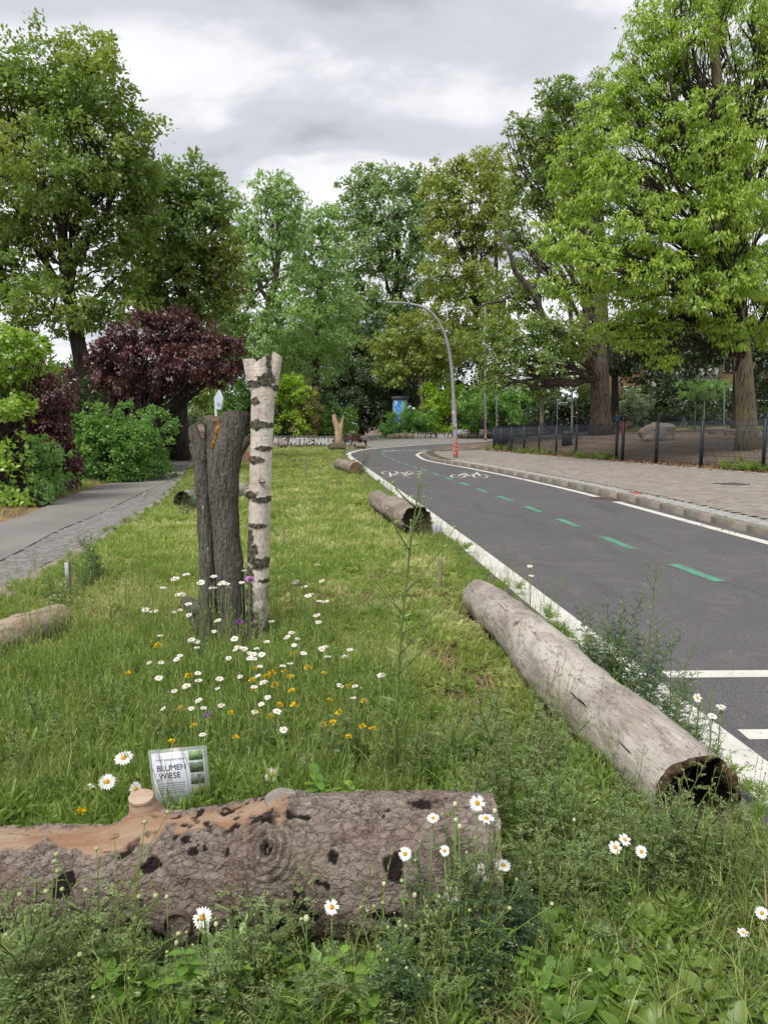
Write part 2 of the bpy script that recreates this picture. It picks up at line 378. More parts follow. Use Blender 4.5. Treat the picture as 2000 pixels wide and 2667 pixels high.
def m_frontlog():
    """the four attributes say plate, cracks with painted knot groove shade, bare wood and rot"""
    k = NT('spruce_bark'); o = k.obj
    cell, crack_knotshade, bare, rot = k.attr('cell'), k.attr('crack_knotshade'), k.attr('bare'), k.attr('rot')
    c = k.mix(cell, (.20, .16, .135), (.40, .345, .305))
    c = k.mix(k.step(k.noise(5, 6, .65), .45, .68), c, (.28, .19, .16))
    c = k.mix(k.math('MULTIPLY', k.step(k.noise(3.2, 6, .65, k.map(o, (1, 1, 1), (3, 1, 0))), .5, .7), .6), c, (.20, .18, .10))
    c = k.mix(k.math('MULTIPLY', k.step(k.noise(110, 4, .7), .5, .75), .5), c, (.36, .31, .28))
    c = k.mix(k.math('MULTIPLY', k.step(k.noise(26, 5, .7, k.map(o, (.5, 1, 1))), .52, .7), .55), c, (.06, .042, .035))
    c = k.mix(k.math('MULTIPLY', k.step(k.noise(46, 6, .8, k.map(o, (.6, 1, 1)), .6), .52, .64), .6), c, (.045, .032, .027))
    c = k.mix(k.math('MULTIPLY', k.step(k.noise(30, 5, .75, k.map(o, (.7, 1, 1), (7, 3, 3)), .6), .55, .68), .55), c, (.34, .29, .265))
    c = k.mix(k.math('MULTIPLY', crack_knotshade, .42), c, (.05, .036, .03))
    wood = k.mix(k.step(k.noise(14, 5, .65, k.map(o, (.25, 1, 1))), .35, .65), (.36, .19, .105), (.46, .33, .23))
    wood = k.mix(k.step(k.noise(5, 5, .7, k.map(o, (.6, 1, 1), (5, 5, 5))), .6, .72), wood, (.5, .40, .33))
    wood = k.mix(k.step(k.noise(30, 6, .7, k.map(o, (.3, 1, 1))), .58, .68), wood, (.13, .065, .035))
    wv = k.n('ShaderNodeMix', data_type='RGBA', blend_type='LINEAR_LIGHT'); wv.inputs[0].default_value = .035; k.put(wv.inputs[6], k.map(o, (26, 44, 44)))
    nz = k.n('ShaderNodeTexNoise'); k.put(nz.inputs['Vector'], o); nz.inputs['Scale'].default_value = 30; nz.inputs['Detail'].default_value = 4; k.put(wv.inputs[7], nz.outputs[1]); wv.inputs[0].default_value = .9
    pv = wv.outputs[2]; tone = k.n('ShaderNodeSeparateXYZ'); k.put(tone.inputs[0], k.vor(1.0, pv, out=1)); ed = k.vor(1.0, pv, 'DISTANCE_TO_EDGE')
    c = k.mix(k.math('MULTIPLY', k.step(tone.outputs[0], .45, .95), .4), c, (.36, .31, .28)); c = k.mix(k.math('MULTIPLY', k.step(tone.outputs[1], .6, 1.0), .4), c, (.12, .085, .07))
    c = k.mix(k.math('MULTIPLY', k.math('MULTIPLY', k.step(ed, .07, .01), .4), k.step(k.noise(8, 4, .6), .42, .62)), c, (.04, .03, .025)); c = k.mix(1.0, c, (1.0, .97, .92), 'MULTIPLY')
    c = k.mix(bare, c, wood)
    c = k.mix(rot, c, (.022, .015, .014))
    nr = k.bump(k.math('ADD', k.noise(75, 8, .78), k.math('ADD', k.math('MULTIPLY', k.step(ed, 0, .12), k.math('MULTIPLY', k.math('SUBTRACT', 1.0, bare), .5)), k.math('MULTIPLY', tone.outputs[0], k.math('MULTIPLY', k.math('SUBTRACT', 1.0, bare), .45)))), .9, .012)
    return k.pbr(c, .9, nr)
def m_weathered(name, c1, c2, c3, dark):
    """barkless grey wood; object x runs along the log"""
    k = NT(name); o = k.obj
    c = k.mix(k.step(k.noise(4, 6, .65, k.map(o, (.5, 1, 1))), .35, .62), c1, c2)
    c = k.mix(k.step(k.noise(9, 6, .7, k.map(o, (.35, 1, 1), (2, 2, 2)), .5), .5, .62), c, c3)
    fine = k.step(k.noise(1, 5, .75, k.map(o, (14, 90, 90)), .8), .53, .64)
    c = k.mix(k.math('MULTIPLY', fine, .65), c, dark)
    fl = k.step(k.noise(60, 5, .8, k.map(o, (.5, 1, 1)), 1.2), .57, .66); pt = k.step(k.noise(3.3, 4, .6, o), .45, .6)
    c = k.mix(k.math('MULTIPLY', fl, pt), c, tuple(x * .5 for x in dark))
    c = k.mix(k.math('MULTIPLY', k.step(k.noise(16, 7, .8, k.map(o, (.5, 1, 1), (9, 2, 4)), 1.0), .53, .62), .55), c, (.14, .11, .095))
    cr = k.step(k.noise(1, 4, .6, k.map(o, (1.6, 26, 26)), .5), .655, .68)
    c = k.mix(cr, c, (.03, .025, .022))
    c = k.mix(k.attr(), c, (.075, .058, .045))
    h = k.math('SUBTRACT', k.noise(70, 6, .7, k.map(o, (.2, 1, 1))), k.math('MULTIPLY', cr, 1.2))
    return k.pbr(c, .88, k.bump(h, .6, .008))

# ================================================================== the setting
def dense(P, step=.5):
    """smooth curve through ground points, sampled evenly"""
    P = np.array([p[:2] for p in P], float); out = []
    for i in range(len(P) - 1):
        p0 = P[max(i - 1, 0)]; p1 = P[i]; p2 = P[i + 1]; p3 = P[min(i + 2, len(P) - 1)]
        L_ = np.linalg.norm(p2 - p1); a = min(.5, .5)
        m1 = (p2 - p0) * .5; m2 = (p3 - p1) * .5
        for m in (m1, m2):
            l = np.linalg.norm(m)
            if l > L_: m *= L_ / l
        for t in np.linspace(0, 1, max(3, int(L_ / .2)), endpoint=False):
            out.append((2*t**3-3*t*t+1)*p1 + (t**3-2*t*t+t)*m1 + (-2*t**3+3*t*t)*p2 + (t**3-t*t)*m2)
    out.append(P[-1]); out = np.array(out)
    d = np.concatenate([[0], np.cumsum(np.linalg.norm(np.diff(out, axis=0), axis=1))])
    s = np.linspace(0, d[-1], max(2, int(d[-1] / step) + 1))
    return np.stack([np.interp(s, d, out[:, 0]), np.interp(s, d, out[:, 1])], 1)
def resamp(P, n):
    d = np.concatenate([[0], np.cumsum(np.linalg.norm(np.diff(P, axis=0), axis=1))]); s = np.linspace(0, d[-1], n)
    return np.stack([np.interp(s, d, P[:, 0]), np.interp(s, d, P[:, 1])], 1)
def nrmls(P):
    T = np.gradient(P, axis=0); T /= np.linalg.norm(T, axis=1)[:, None]; return np.stack([T[:, 1], -T[:, 0]], 1)   # to the right of travel
def offs(P, d): return P + nrmls(P) * d
def ribbon(g, A, B, z, nv=1, mi=0, zn=0.0, nu=None):
    n = nu or max(len(A), len(B)); A = resamp(A, n); B = resamp(B, n)
    t = np.linspace(0, 1, nv + 1)[None, :, None]; P = (A[:, None] * (1 - t) + B[:, None] * t).reshape(-1, 2)
    zz = Zg(P[:, 0], P[:, 1]) + z
    if zn: zz = zz + zn * fbm(np.c_[P * 1.7, np.zeros(len(P))], 3, 4)
    i, j = np.meshgrid(np.arange(n - 1), np.arange(nv), indexing='ij'); i = i.ravel(); j = j.ravel(); w = nv + 1
    g.add(np.c_[P, zz], np.stack([i * w + j, i * w + j + 1, (i + 1) * w + j + 1, (i + 1) * w + j], 1), mi)
def px(*l): return [Gd(a, b)[:2] for a, b in l]

ASPH, PATHM, EARTH, SOIL = m_asphalt(), m_path(), m_earth(), m_bedsoil()
WHITE = m_paint('road_paint_white', (.74, .715, .655)); GREEN = m_paint('road_paint_green', (.12, .37, .25), 1.5)
SCUFF = simple('old_marking', (.17, .16, .16), (.10, .10, .10), 30, world=True)
KERB = simple('kerb_concrete', (.30, .26, .215), (.20, .175, .145), 5, .9, .6, 90, .004, rnd=.35)
KERBD = simple('kerb_light_stone', (.42, .40, .37), (.28, .26, .23), 5, .9, .6, 90, .004, rnd=.3)
SLAB = simple('granite_slab', (.34, .275, .235), (.25, .21, .185), 4, .9, .5, 140, .003, rnd=.3)
COBB = simple('cobble_stone', (.27, .255, .24), (.17, .16, .15), 12, .85, .5, 90, .004, world=True)
COBR = simple('mosaic_stone', (.43, .43, .40), (.27, .26, .245), 14, .85, .5, 90, .004, world=True)
PAVE = simple('paver', (.335, .295, .26), (.245, .213, .188), 3.5, .9, .5, 90, .003, world=True)
JOINT = simple('joint_sand', (.13, .105, .08), (.085, .07, .05), 20, .95, .6, 90, .004, world=True)

# centre of the white line on the left of the road, foot of the kerb on the right (both walked away from the camera)
LW = dense([(2.35, -4), (1.98, -.2), (1.655, 3.07)] + px((1257, 1450), (1172, 1385), (1087, 1320), (958, 1226)) + px((908, 1186)) + [(-1.9, 41), (-1.3, 46), (-.1, 49.8)] + px((1094, 1158.5), (1276, 1149)) + [(24, 79), (48, 86)])
KR = dense([(6.35, -4), (5.9, 2), (5.35, 9.9), (4.76, 17.4)] + px((1257, 1222), (1135, 1200.6)) + [(2.07, 35.0), (2.15, 38.8), (3.2, 43.3)] + px((1273, 1162)) + [(19, 60), (45, 68)])
g = Geo(); ribbon(g, offs(LW, -.42), offs(KR, .03), 0, 8); road = g.build('road', ASPH, kind='structure')
g = Geo(); ribbon(g, offs(LW, -.125), offs(LW, .125), .004, 1)
g.build('white_edge_line', WHITE, road)
WR = offs(KR, -.30)
cut = [(0, 15.2), (15.75, 999)]   # a rusty iron strip interrupts the right line
d_ = np.concatenate([[0], np.cumsum(np.linalg.norm(np.diff(WR, axis=0), axis=1))])
for a, b in ((0, 18.55), (19.1, 999)):
    q = WR[(d_ >= a) & (d_ <= b)]
    g = Geo(); ribbon(g, offs(q, -.085), offs(q, .085), .004, 1); g.build('white_line', WHITE, road)
k_ = np.argmin(abs(d_ - 18.83)); cc_ = WR[k_]
g = Geo(); g.box((cc_[0] - .02, cc_[1], .006), (.62, .30, .014), -1.1)
g.build('drain_strip', simple('rusty_iron', (.16, .085, .055), (.10, .06, .045), 20, .8), road)
# green dashed line
GC = dense([(4.2, -1)] + px((1900, 1525), (1781, 1481), (1606, 1413), (1486, 1364.5), (1398, 1330), (1328, 1303), (1272, 1283.5), (1192, 1254.5), (1112, 1227), (1047, 1206), (1015, 1193), (1000, 1186)) + [(-.0, 41.5), (.9, 44.6), (3.2, 48.8), (7, 52.5), (16, 60)], .1)
d_ = np.concatenate([[0], np.cumsum(np.linalg.norm(np.diff(GC, axis=0), axis=1))])
k0 = np.argmin(np.linalg.norm(GC - Gd(1606, 1413)[:2], axis=1)); s0 = d_[k0]
me_i = 0
for k in range(-4, 16):
    c = s0 + k * 1.93; q = GC[(d_ >= c - .52) & (d_ <= c + .52)]
    if len(q) < 4: continue
    g = Geo(); ribbon(g, offs(q, -.065), offs(q, .065), .004, 1); g.build('green_dash', GREEN, road)
q = GC[d_ > s0 + 15.6 * 1.93]; g = Geo(); ribbon(g, offs(q, -.06), offs(q, .06), .004); g.build('green_dash', GREEN, road)
for k in range(-3, 9):
    if k % 2: continue
    c = s0 + (k + .5) * 1.93; q = offs(GC[(d_ >= c - .45) & (d_ <= c + .5)], .05 + .05 * R.random())
    if len(q) > 4:
        g = Geo(); ribbon(g, offs(q, -.012), offs(q, .012), .0035); g.build('faded_marking', SCUFF, road)
# white bars beside the line, lower right
for (pa, pb, Wd) in (((1732, 1758), (2300, 1754), .125), ((1935, 1915), (2500, 1911), .115)):
    a, b = Gd(*pa)[:2], Gd(*pb)[:2]; nn = np.array([-(b - a)[1], (b - a)[0]]); nn = nn / np.linalg.norm(nn) * Wd / 2
    g = Geo(); ribbon(g, np.array([a - nn, b - nn]), np.array([a + nn, b + nn]), .004, 1); g.build('white_bar', WHITE, road)
# bicycle pictograms
def stroke(g, P, w, base, ang, sc, z=.004, closed=False):
    P = np.array(P, float) * np.array(sc); c, s = math.cos(ang), math.sin(ang)
    P = np.stack([P[:, 0] * c - P[:, 1] * s + base[0], P[:, 0] * s + P[:, 1] * c + base[1]], 1)
    if closed: P = np.concatenate([P, P[:2]])
    ribbon(g, offs(P, -w / 2), offs(P, w / 2), z, 1, nu=len(P))
def circ(cx, cy, r, n=20): return [(cx + r * math.cos(t), cy + r * math.sin(t)) for t in np.linspace(0, 2 * math.pi, n, endpoint=False)]
def bike(pxc, ang, sc):
    b = Gd(*pxc)[:2]; g = Geo(); w = .055
    for j, L_ in enumerate((circ(-.55, 0, .36), circ(.55, 0, .36))): stroke(g, L_, w, b, ang, sc, .004 + .0004 * j, True)
    for j, L_ in enumerate(([(-.55, 0), (-.28, .62), (.42, .62), (.0, .02), (-.55, 0)], [(-.28, .62), (0, .02)], [(.55, 0), (.36, .86), (.62, .90)], [(-.5, .9), (-.12, .9)])):
        stroke(g, resamp(np.array(L_, float), 14) if len(L_) > 2 else L_, w, b, ang, sc, .0052 + .0004 * j)
    g.build('bicycle_symbol', WHITE, road)
bike((1222, 1240), -.12, (.62, 2.2)); bike((1046, 1231), math.pi - .06, (.72, 2.3)); bike((1102, 1174), -.25, (.9, 2.6)); bike((1027, 1173), math.pi - .3, (.7, 2.4))

# sidewalk on the right: kerb stones, mosaic strip, pavers
FA = np.array([11.6, 22.0]); FD = np.array([-2.9, 10.0]) / 10.412
FENCE_PX = [(1976, 1229, 1087), (1837, 1214, 1090), (1725, 1204.7, 1095.5), (1635, 1198.5, 1098.6), (1563, 1199.5, 1102.7), (1501, 1190.8, 1103.7), (1450, 1186, 1105), (1405, 1182, 1107), (1367, 1178, 1109), (1333, 1175, 1110.5), (1304, 1172.5, 1111.5), (1283, 1170.5, 1112)]
FG = [Gd(a, b, .12) for a, b, c in FENCE_PX]
# straighten the row
fx = np.array([p[0] for p in FG]); fy = np.array([p[1] for p in FG])
cf = np.polyfit(fy, fx, 2)
FPTS = [(np.polyval(cf, y), y) for y in fy]
SWO = dense([(np.polyval(cf, 22) + 4.6, -4), (np.polyval(cf, 22) + 3.0, 10)] + [(x - .35, y - .1) for x, y in FPTS[::3]] + [(7.3, 47.5), (9.3, 51.6), (19, 56), (45, 64)])
SH = .11
g = Geo(); ribbon(g, offs(KR, .03), SWO, SH - .03, 6); side = g.build('sidewalk', JOINT, kind='structure')
# the kerb stones
def stones_along(P, L_, w, h, z, mat, parent, name, limit, col_off=0, gap=.012, jz=.004, smax=999):
    d = np.concatenate([[0], np.cumsum(np.linalg.norm(np.diff(P, axis=0), axis=1))]); s = 0; k = 0
    rest = Geo()
    while s < min(d[-1], smax) - L_:
        l = L_ * (.92 + .16 * R.random()); a = np.array([np.interp(s, d, P[:, i]) for i in (0, 1)]); b = np.array([np.interp(s + l, d, P[:, i]) for i in (0, 1)])
        c = (a + b) / 2; an = math.atan2(*(b - a)[::-1]); zz = float(Zg(*c)) + z + jz * R.uniform(-1, 1)
        gg = Geo() if k < limit else rest
        n_ = 5; e = .012
        # bevelled stone
        hl, hw = (l - gap) / 2, w / 2
        V = []
        for (dx, dy, dz) in ((0, 0, -h), (0, 0, -e), (e, e, 0)):
            for sx, sy in ((-1, -1), (1, -1), (1, 1), (-1, 1)): V.append((sx * (hl - dx), sy * (hw - dy), dz))
        V = np.array(V); co, si = math.cos(an), math.sin(an); V = V @ np.array([[co, si, 0], [-si, co, 0], [0, 0, 1]])
        F = []
        for q_ in (0, 4):
            for m in range(4): F.append([q_ + m, q_ + (m + 1) % 4, q_ + 4 + (m + 1) % 4, q_ + 4 + m])
        F.append([8, 9, 10, 11])
        if k < limit:
            gg.add(V, F); o = gg.build(name, mat, None, (0, 0, 0)); o.location = (c[0], c[1], zz); o.parent = parent
        else: gg.add(V + np.array([c[0], c[1], zz]), F)
        s += l; k += 1
    if rest.n: props(rest.build(name + '_row', mat, parent, (0, 0, 0)), kind='stuff')
kp = offs(KR, .075); kp = kp[kp[:, 1] > 1]
stones_along(kp[:240], .98, .15, .26, SH + .006, KERB, side, 'kerb_stone', 90)
def cobbles(A, B, w, z, mats, parent, name, near, h=.03, brick=None, y0=3, far=36, jig=.18, lay=0):
    """rows of little stones between two curves; the nearest ones are parts of their own"""
    n = max(2, int(np.linalg.norm(np.diff(A, axis=0), axis=1).sum() / (brick[1] if brick else w)))
    A = resamp(A, n); B = resamp(B, n); rest = Geo(); k = 0; items = []
    for i in range(n - 1):
        a, b = A[i], B[i]; L_ = np.linalg.norm(b - a); bw = brick[0] if brick else w
        if a[1] > far and b[1] > far: break
        m = int(L_ / bw); sh = (i % 2) * .5 if brick else R.random()
        dv = (b - a) / L_; an = math.atan2(dv[1], dv[0]); st = np.linalg.norm(A[i + 1] - A[i]) * (1 - abs(np.dot((A[i + 1] - A[i]) / (np.linalg.norm(A[i + 1] - A[i]) + 1e-9), dv)) ** 2) ** .5
        for j in range(m):
            c = a + dv * bw * (j + .5 + sh * (1 if j < m - 1 else .5))
            if np.linalg.norm(c - a) > L_ - bw * .4: continue
            items.append((c, an, bw * (.9 if not brick else .965), st * (.9 if not brick else .94)))
    items = [t for t in items if t[0][1] > y0]
    items.sort(key=lambda t: t[0][1])
    protos = []
    for q_ in range(4):
        gg = Geo(); e = .16
        sx = np.array([-1, 1, 1, -1]); sy = np.array([-1, -1, 1, 1])
        jj = np.array([[R.uniform(-1, 1) * jig * .5, R.uniform(-1, 1) * jig * .5] for _ in range(4)])
        X = np.stack([sx * .5, sy * .5], 1) + jj * .3
        V = np.concatenate([np.c_[X, np.full(4, -1.)], np.c_[X, np.full(4, -.25)], np.c_[X * (1 - e if not brick else .96), np.zeros(4)]])
        F = []
        for qq in (0, 4):
            for m in range(4): F.append([qq + m, qq + (m + 1) % 4, qq + 4 + (m + 1) % 4, qq + 4 + m])
        F.append([8, 9, 10, 11]); protos.append((V, np.array(F)))
    meshes = []
    for V, F in protos:
        gg = Geo(); gg.add(V, F); meshes.append(gg.mesh(name, mats))
    for c, an, l, w_ in items:
        q_ = R.randrange(4); zz = float(Zg(*c)) + z + R.uniform(-.004, .004); an2 = an + R.uniform(-.05, .05) * jig * 4
        if k < near:
            o = link(name, meshes[q_], parent, (c[0], c[1], zz), (R.uniform(-.03, .03), R.uniform(-.03, .03), an2), (l, w_, h))
        else:
            V, F = protos[q_]; co, si = math.cos(an2), math.sin(an2); V = V * np.array([l, w_, h]); V = V @ np.array([[co, si, 0], [-si, co, 0], [0, 0, 1]]) + np.array([c[0], c[1], zz])
            rest.add(V, F[4:])
        k += 1
    if rest.n: props(rest.build(name + '_field', mats, parent, (0, 0, 0)), kind='stuff')
KR2 = KR[(KR[:, 1] > 7.5) & (KR[:, 1] < 46) & (KR[:, 0] < 7)]; KR2 = KR2[:int(np.argmin(abs(KR2[:, 1] - 43)))]
MA, MB = offs(KR2, .165), offs(KR2, .60)
cobbles(MA, MB, .075, SH, COBR, side, 'mosaic_stone', 300, y0=8.6, far=30)
SW2 = SWO[(SWO[:, 1] > 7.5) & (SWO[:, 1] < 46)]
cobbles(offs(KR2, .62), offs(SW2, -.14), .2, SH, PAVE, side, 'paver', 300, brick=(.26, .13), y0=9.5, far=40, jig=.05)
eb = SWO[(SWO[:, 1] > 9) & (SWO[:, 1] < 47)]
stones_along(offs(eb, -.05), 1.0, .07, .2, SH + .015, KERBD, side, 'edging_stone', 60)
o_ = Gd(1905, 1261, SH); g = Geo(); g.box((o_[0], o_[1], SH + .006), (.62, .55, .014), .35)
g.build('manhole_cover', simple('cast_iron', (.07, .068, .068), (.11, .105, .1), 30, .7, .8, 60), side)
o_ = Gd(1655, 1284.5, SH); g = Geo(); g.box((o_[0], o_[1], SH + .008), (.16, .5, .004), .0)
g.build('red_paint_mark', m_paint('red_mark', (.62, .13, .10), 1), side)

# path on the left
SO = dense([(-2.6, 1.0)] + px((0, 1589), (216, 1467), (290, 1417), (398, 1342), (449, 1298.5)) + [(-6.6, 24.5), (-8.4, 33), (-9.6, 41), (-9.9, 48), (-9.5, 53)])
SI = dense([(-3.0, 1.2)] + px((0, 1551), (118, 1487), (169, 1457), (290, 1393), (354, 1346), (439, 1295)) + [(-6.95, 24.7), (-8.75, 33), (-9.95, 41), (-10.2, 48), (-10, 54)])
CO = dense([(-3.6, 1.6)] + px((0, 1467), (152, 1386), (243, 1349), (304, 1319), (388, 1278), (439, 1255)) + [(-8.1, 25.5), (-9.9, 34), (-11.1, 41), (-11.6, 48), (-11.5, 55)])
PL = dense([(-6.2, 2)] + px((0, 1366), (91, 1336), (162, 1302), (243, 1273), (338, 1244.5), (405, 1217.5), (506, 1187)) + [(-13.2, 43), (-15, 50), (-17, 58)])
g = Geo(); ribbon(g, PL, CO, .03, 4); path = g.build('path', PATHM, kind='structure')
g = Geo(); ribbon(g, CO, SO, .021, 3); g.build('path_bedding', JOINT, path)
cobbles(offs(CO, .01), offs(SI, -.03), .085, .036, COBB, path, 'cobble_stone', 300, y0=4.5, far=38)
mid = (resamp(SI, 200) + resamp(SO, 200)) / 2
stones_along(mid[mid[:, 1] > 2.5], .95, .33, .12, .045, SLAB, path, 'granite_slab', 60)
g = Geo(); ribbon(g, offs(PL, -2.4), offs(PL, .02), .012, 6, zn=.03)
kv = NT('verge_soil'); cv = kv.mix(kv.step(kv.noise(3, 6, .65, kv.pos), .35, .62), (.26, .17, .09), (.36, .26, .14)); cv = kv.mix(kv.step(kv.noise(.5, 4, .6, kv.pos), .5, .6), cv, (.12, .14, .05)); cv = kv.mix(kv.step(kv.noise(45, 4, .7, kv.pos), .54, .64), cv, (.07, .045, .03))
g.build('verge', kv.pbr(cv, .95, kv.bump(kv.noise(50, 5, .7, kv.pos), .9, .03)), path)
# white arrow painted on the path
b = Gd(372, 1259)[:2]; g = Geo(); zz = .034
for L_ in ([(-.75, 0), (.55, .0)], [(-.75, 0), (-.3, .45)], [(-.75, 0), (-.35, -.3)]):
    stroke(g, resamp(np.array(L_, float), 4), .13, b, .42, (1, 1), zz); zz += .0015
g.build('painted_arrow', m_paint('worn_white', (.55, .53, .48), 1.5), path)

# planted bed between path and road
BR = offs(LW, -.40); BR = BR[:int(np.argmin(np.linalg.norm(BR - np.array([-.6, 49]), axis=1)))]
BL = np.concatenate([SO[SO[:, 1] < 53]]); BL = np.concatenate([[[-2.6, -4]], BL])
end = dense([(-9.3, 53.5), (-6.5, 54.3), (-3, 53.2), (-1.2, 51.0), (-.6, 49.2)])
BLe = np.concatenate([BL, end])
g = Geo(); n = 260
A = resamp(BL, n); B = resamp(BR, n)
ribbon(g, A, B, .05, 24, zn=.022, nu=n)
g.add([[-9.5, 53, .09], [-9.3, 53.5, .09], [-6.5, 54.3, .09], [-3, 53.2, .09], [-1.2, 51, .09], [-.7, 49.1, .09]], [[0, 5, 4, 3, 2, 1]])
bed = g.build('planting_bed', SOIL, kind='structure')
kb = offs(LW, -.34); kb = kb[(kb[:, 1] > 1.2)]; kb = kb[:int(np.argmin(np.linalg.norm(kb - np.array([3, 58.8]), axis=1)))]
stones_along(kb, .5, .12, .15, .045, KERBD, bed, 'edging_stone', 120)

# paved square at the far end, and the bare earth all around
PLAZ = simple('plaza_paving', (.27, .25, .235), (.21, .195, .185), 1.2, .9, .4, 30, .004, world=True)
gp = Geo(); xs = np.linspace(-40, 40, 60); ys = np.linspace(40, 96, 46); X, Y = np.meshgrid(xs, ys); Zz = Zg(X, Y) - .02
i, j = np.meshgrid(np.arange(45), np.arange(59), indexing='ij'); i = i.ravel(); j = j.ravel()
cx = xs[j]; cy = ys[i]; keep = (cy > 50.5 - .0 * cx) & (cx > -22) & (cx < 30) | (cx < -9.5) & (cx > -18) & (cy > 45)
f = np.stack([i * 60 + j, i * 60 + j + 1, (i + 1) * 60 + j + 1, (i + 1) * 60 + j], 1)[keep]
gp.add(np.c_[X.ravel(), Y.ravel(), Zz.ravel()], f); gp.build('square', PLAZ, kind='structure')
xs = np.concatenate([[-900, -400, -200, -100], np.arange(-60, 60.1, 1.0), [100, 200, 400, 900]]); ys = np.concatenate([[-300, -60, -20], np.arange(-6, 100.1, 1.0), [130, 200, 400, 1200]])
X, Y = np.meshgrid(xs, ys); s_ = (X - 11.6) * .9605 + (Y - 22) * .2785; q_ = 53.8 + (X - 7.94) * .5 - Y
drop = .09 * (1 - smooth(-.5, .1, s_) * smooth(.5, 3, q_)); Zz = Zg(X, Y) - drop
Zz = Zz + (drop < .01) * (.1 + .03 * fbm(np.c_[X.ravel() * .5, Y.ravel() * .5, 0 * X.ravel()], 3).reshape(X.shape))
ny, nx = X.shape; i, j = np.meshgrid(np.arange(ny - 1), np.arange(nx - 1), indexing='ij'); i = i.ravel(); j = j.ravel()
g = Geo(); g.add(np.c_[X.ravel(), Y.ravel(), Zz.ravel()], np.stack([i * nx + j, i * nx + j + 1, (i + 1) * nx + j + 1, (i + 1) * nx + j], 1))
g.build('ground', EARTH, kind='structure', sm=True)
def Zs(x, y):
    """earth surface beyond the fence"""
    return float(Zg(x, y)) + .1

# ================================================================== trees and shrubs
BK = m_bark('tree_bark', (.10, .082, .066), (.14, .115, .092), (.03, .024, .02))
BKD = m_bark('dark_tree_bark', (.045, .036, .03), (.065, .052, .042), (.015, .012, .01))
BKP = m_bark('pale_tree_bark', (.27, .21, .165), (.34, .28, .22), (.13, .09, .07), (5, 5, 1.2))
BKL = m_bark('linden_bark', (.20, .165, .11), (.26, .22, .15), (.09, .07, .05), (14, 14, 1.6), moss=(.26, .235, .085))
LF = dict(
    left=leafmat('leaf_maple_left', (.055, .095, .02), (.155, .225, .045), (.14, .17, .035), patch=.35),
    left2=leafmat('leaf_maple_second', (.045, .085, .02), (.13, .19, .042), (.13, .135, .035), patch=.3),
    far=leafmat('leaf_far_green', (.085, .145, .045), (.18, .27, .085), (.13, .20, .05), patch=.2),
    far2=leafmat('leaf_far_tall', (.075, .125, .042), (.16, .235, .08), (.12, .17, .05), patch=.2),
    olive=leafmat('leaf_olive', (.085, .11, .02), (.20, .23, .045), (.13, .18, .035), patch=.25),
    oak=leafmat('leaf_oak', (.065, .095, .02), (.15, .20, .04), (.09, .14, .03), patch=.3),
    lime=leafmat('leaf_linden', (.06, .115, .012), (.27, .36, .055), None, trans=.4, gloss=.05),
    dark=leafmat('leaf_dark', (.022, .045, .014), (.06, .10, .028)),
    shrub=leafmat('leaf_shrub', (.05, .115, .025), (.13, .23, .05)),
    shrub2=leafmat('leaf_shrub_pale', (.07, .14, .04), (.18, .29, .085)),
    fresh=leafmat('leaf_fresh', (.13, .22, .02), (.30, .40, .05)),
    fresh2=leafmat('leaf_maple_young', (.09, .15, .02), (.21, .30, .045)),
    silver=leafmat('leaf_silver', (.12, .16, .09), (.26, .30, .20)),
    purple=leafmat('leaf_purple', (.05, .017, .02), (.20, .062, .07), trans=.25, gloss=.08),
    willow=leafmat('leaf_willow', (.14, .20, .04), (.26, .33, .08)))

def blob_leaves(g, C, rad, nleaf, ls, lw, droop=.2, ncl=None, flat=.55, seed=0, twig=None, up=.15, mi=0, shade=0):
    """leaves gathered in clumps spread through an ellipsoid, more of them near its skin"""
    r_ = np.random.default_rng(seed)
    ncl = ncl or 26
    d = r_.normal(size=(ncl, 3)); d /= np.linalg.norm(d, axis=1)[:, None]; d[:, 2] += up; 
    rr = (.45 + .80 * r_.random(ncl) ** .8)[:, None]
    cc = C + d * rr * rad
    cs = ((.40 - .20 * rr[:, 0]) + .13 * r_.random(ncl))[:, None]
    k = r_.integers(0, ncl, nleaf); q = r_.normal(size=(nleaf, 3)) * .52
    q[:, 2] *= flat
    q[:, 2] -= .35 * (q[:, 0] ** 2 + q[:, 1] ** 2)          # clumps hang like little umbrellas
    P = cc[k] + q * cs[k] * np.mean(rad)
    out = P - C; out /= np.linalg.norm(out, axis=1)[:, None] + 1e-6
    D = out * .7 + r_.normal(size=(nleaf, 3)) * .7; D[:, 2] -= droop * 2
    tone = (r_.random(ncl) * .5)[k] + r_.random(nleaf) * .5
    L = ls * (.7 + .6 * r_.random(nleaf))
    up_ = out * .45 + np.array([0, 0, .75]) + r_.normal(size=(nleaf, 3)) * .42
    leaves(g, P, D, L, L * lw, tone, mi, -.12, up_)
    return cc
def curve3(a, b, sag=0, n=7, wob=.03, seed=0, lead=None):
    r_ = np.random.default_rng(seed); a = np.array(a, float); b = np.array(b, float); t = np.linspace(0, 1, n)[:, None]
    L_ = np.linalg.norm(b - a)
    lead = np.array([0, 0, 1.0]) if lead is None else np.array(lead, float)
    c = a + lead * L_ * .4
    P = (1 - t) ** 2 * a + 2 * (1 - t) * t * c + t * t * b
    P[1:-1] += r_.normal(size=(n - 2, 3)) * wob * L_
    P[:, 2] -= sag * L_ * np.sin(np.pi * t[:, 0]); return P
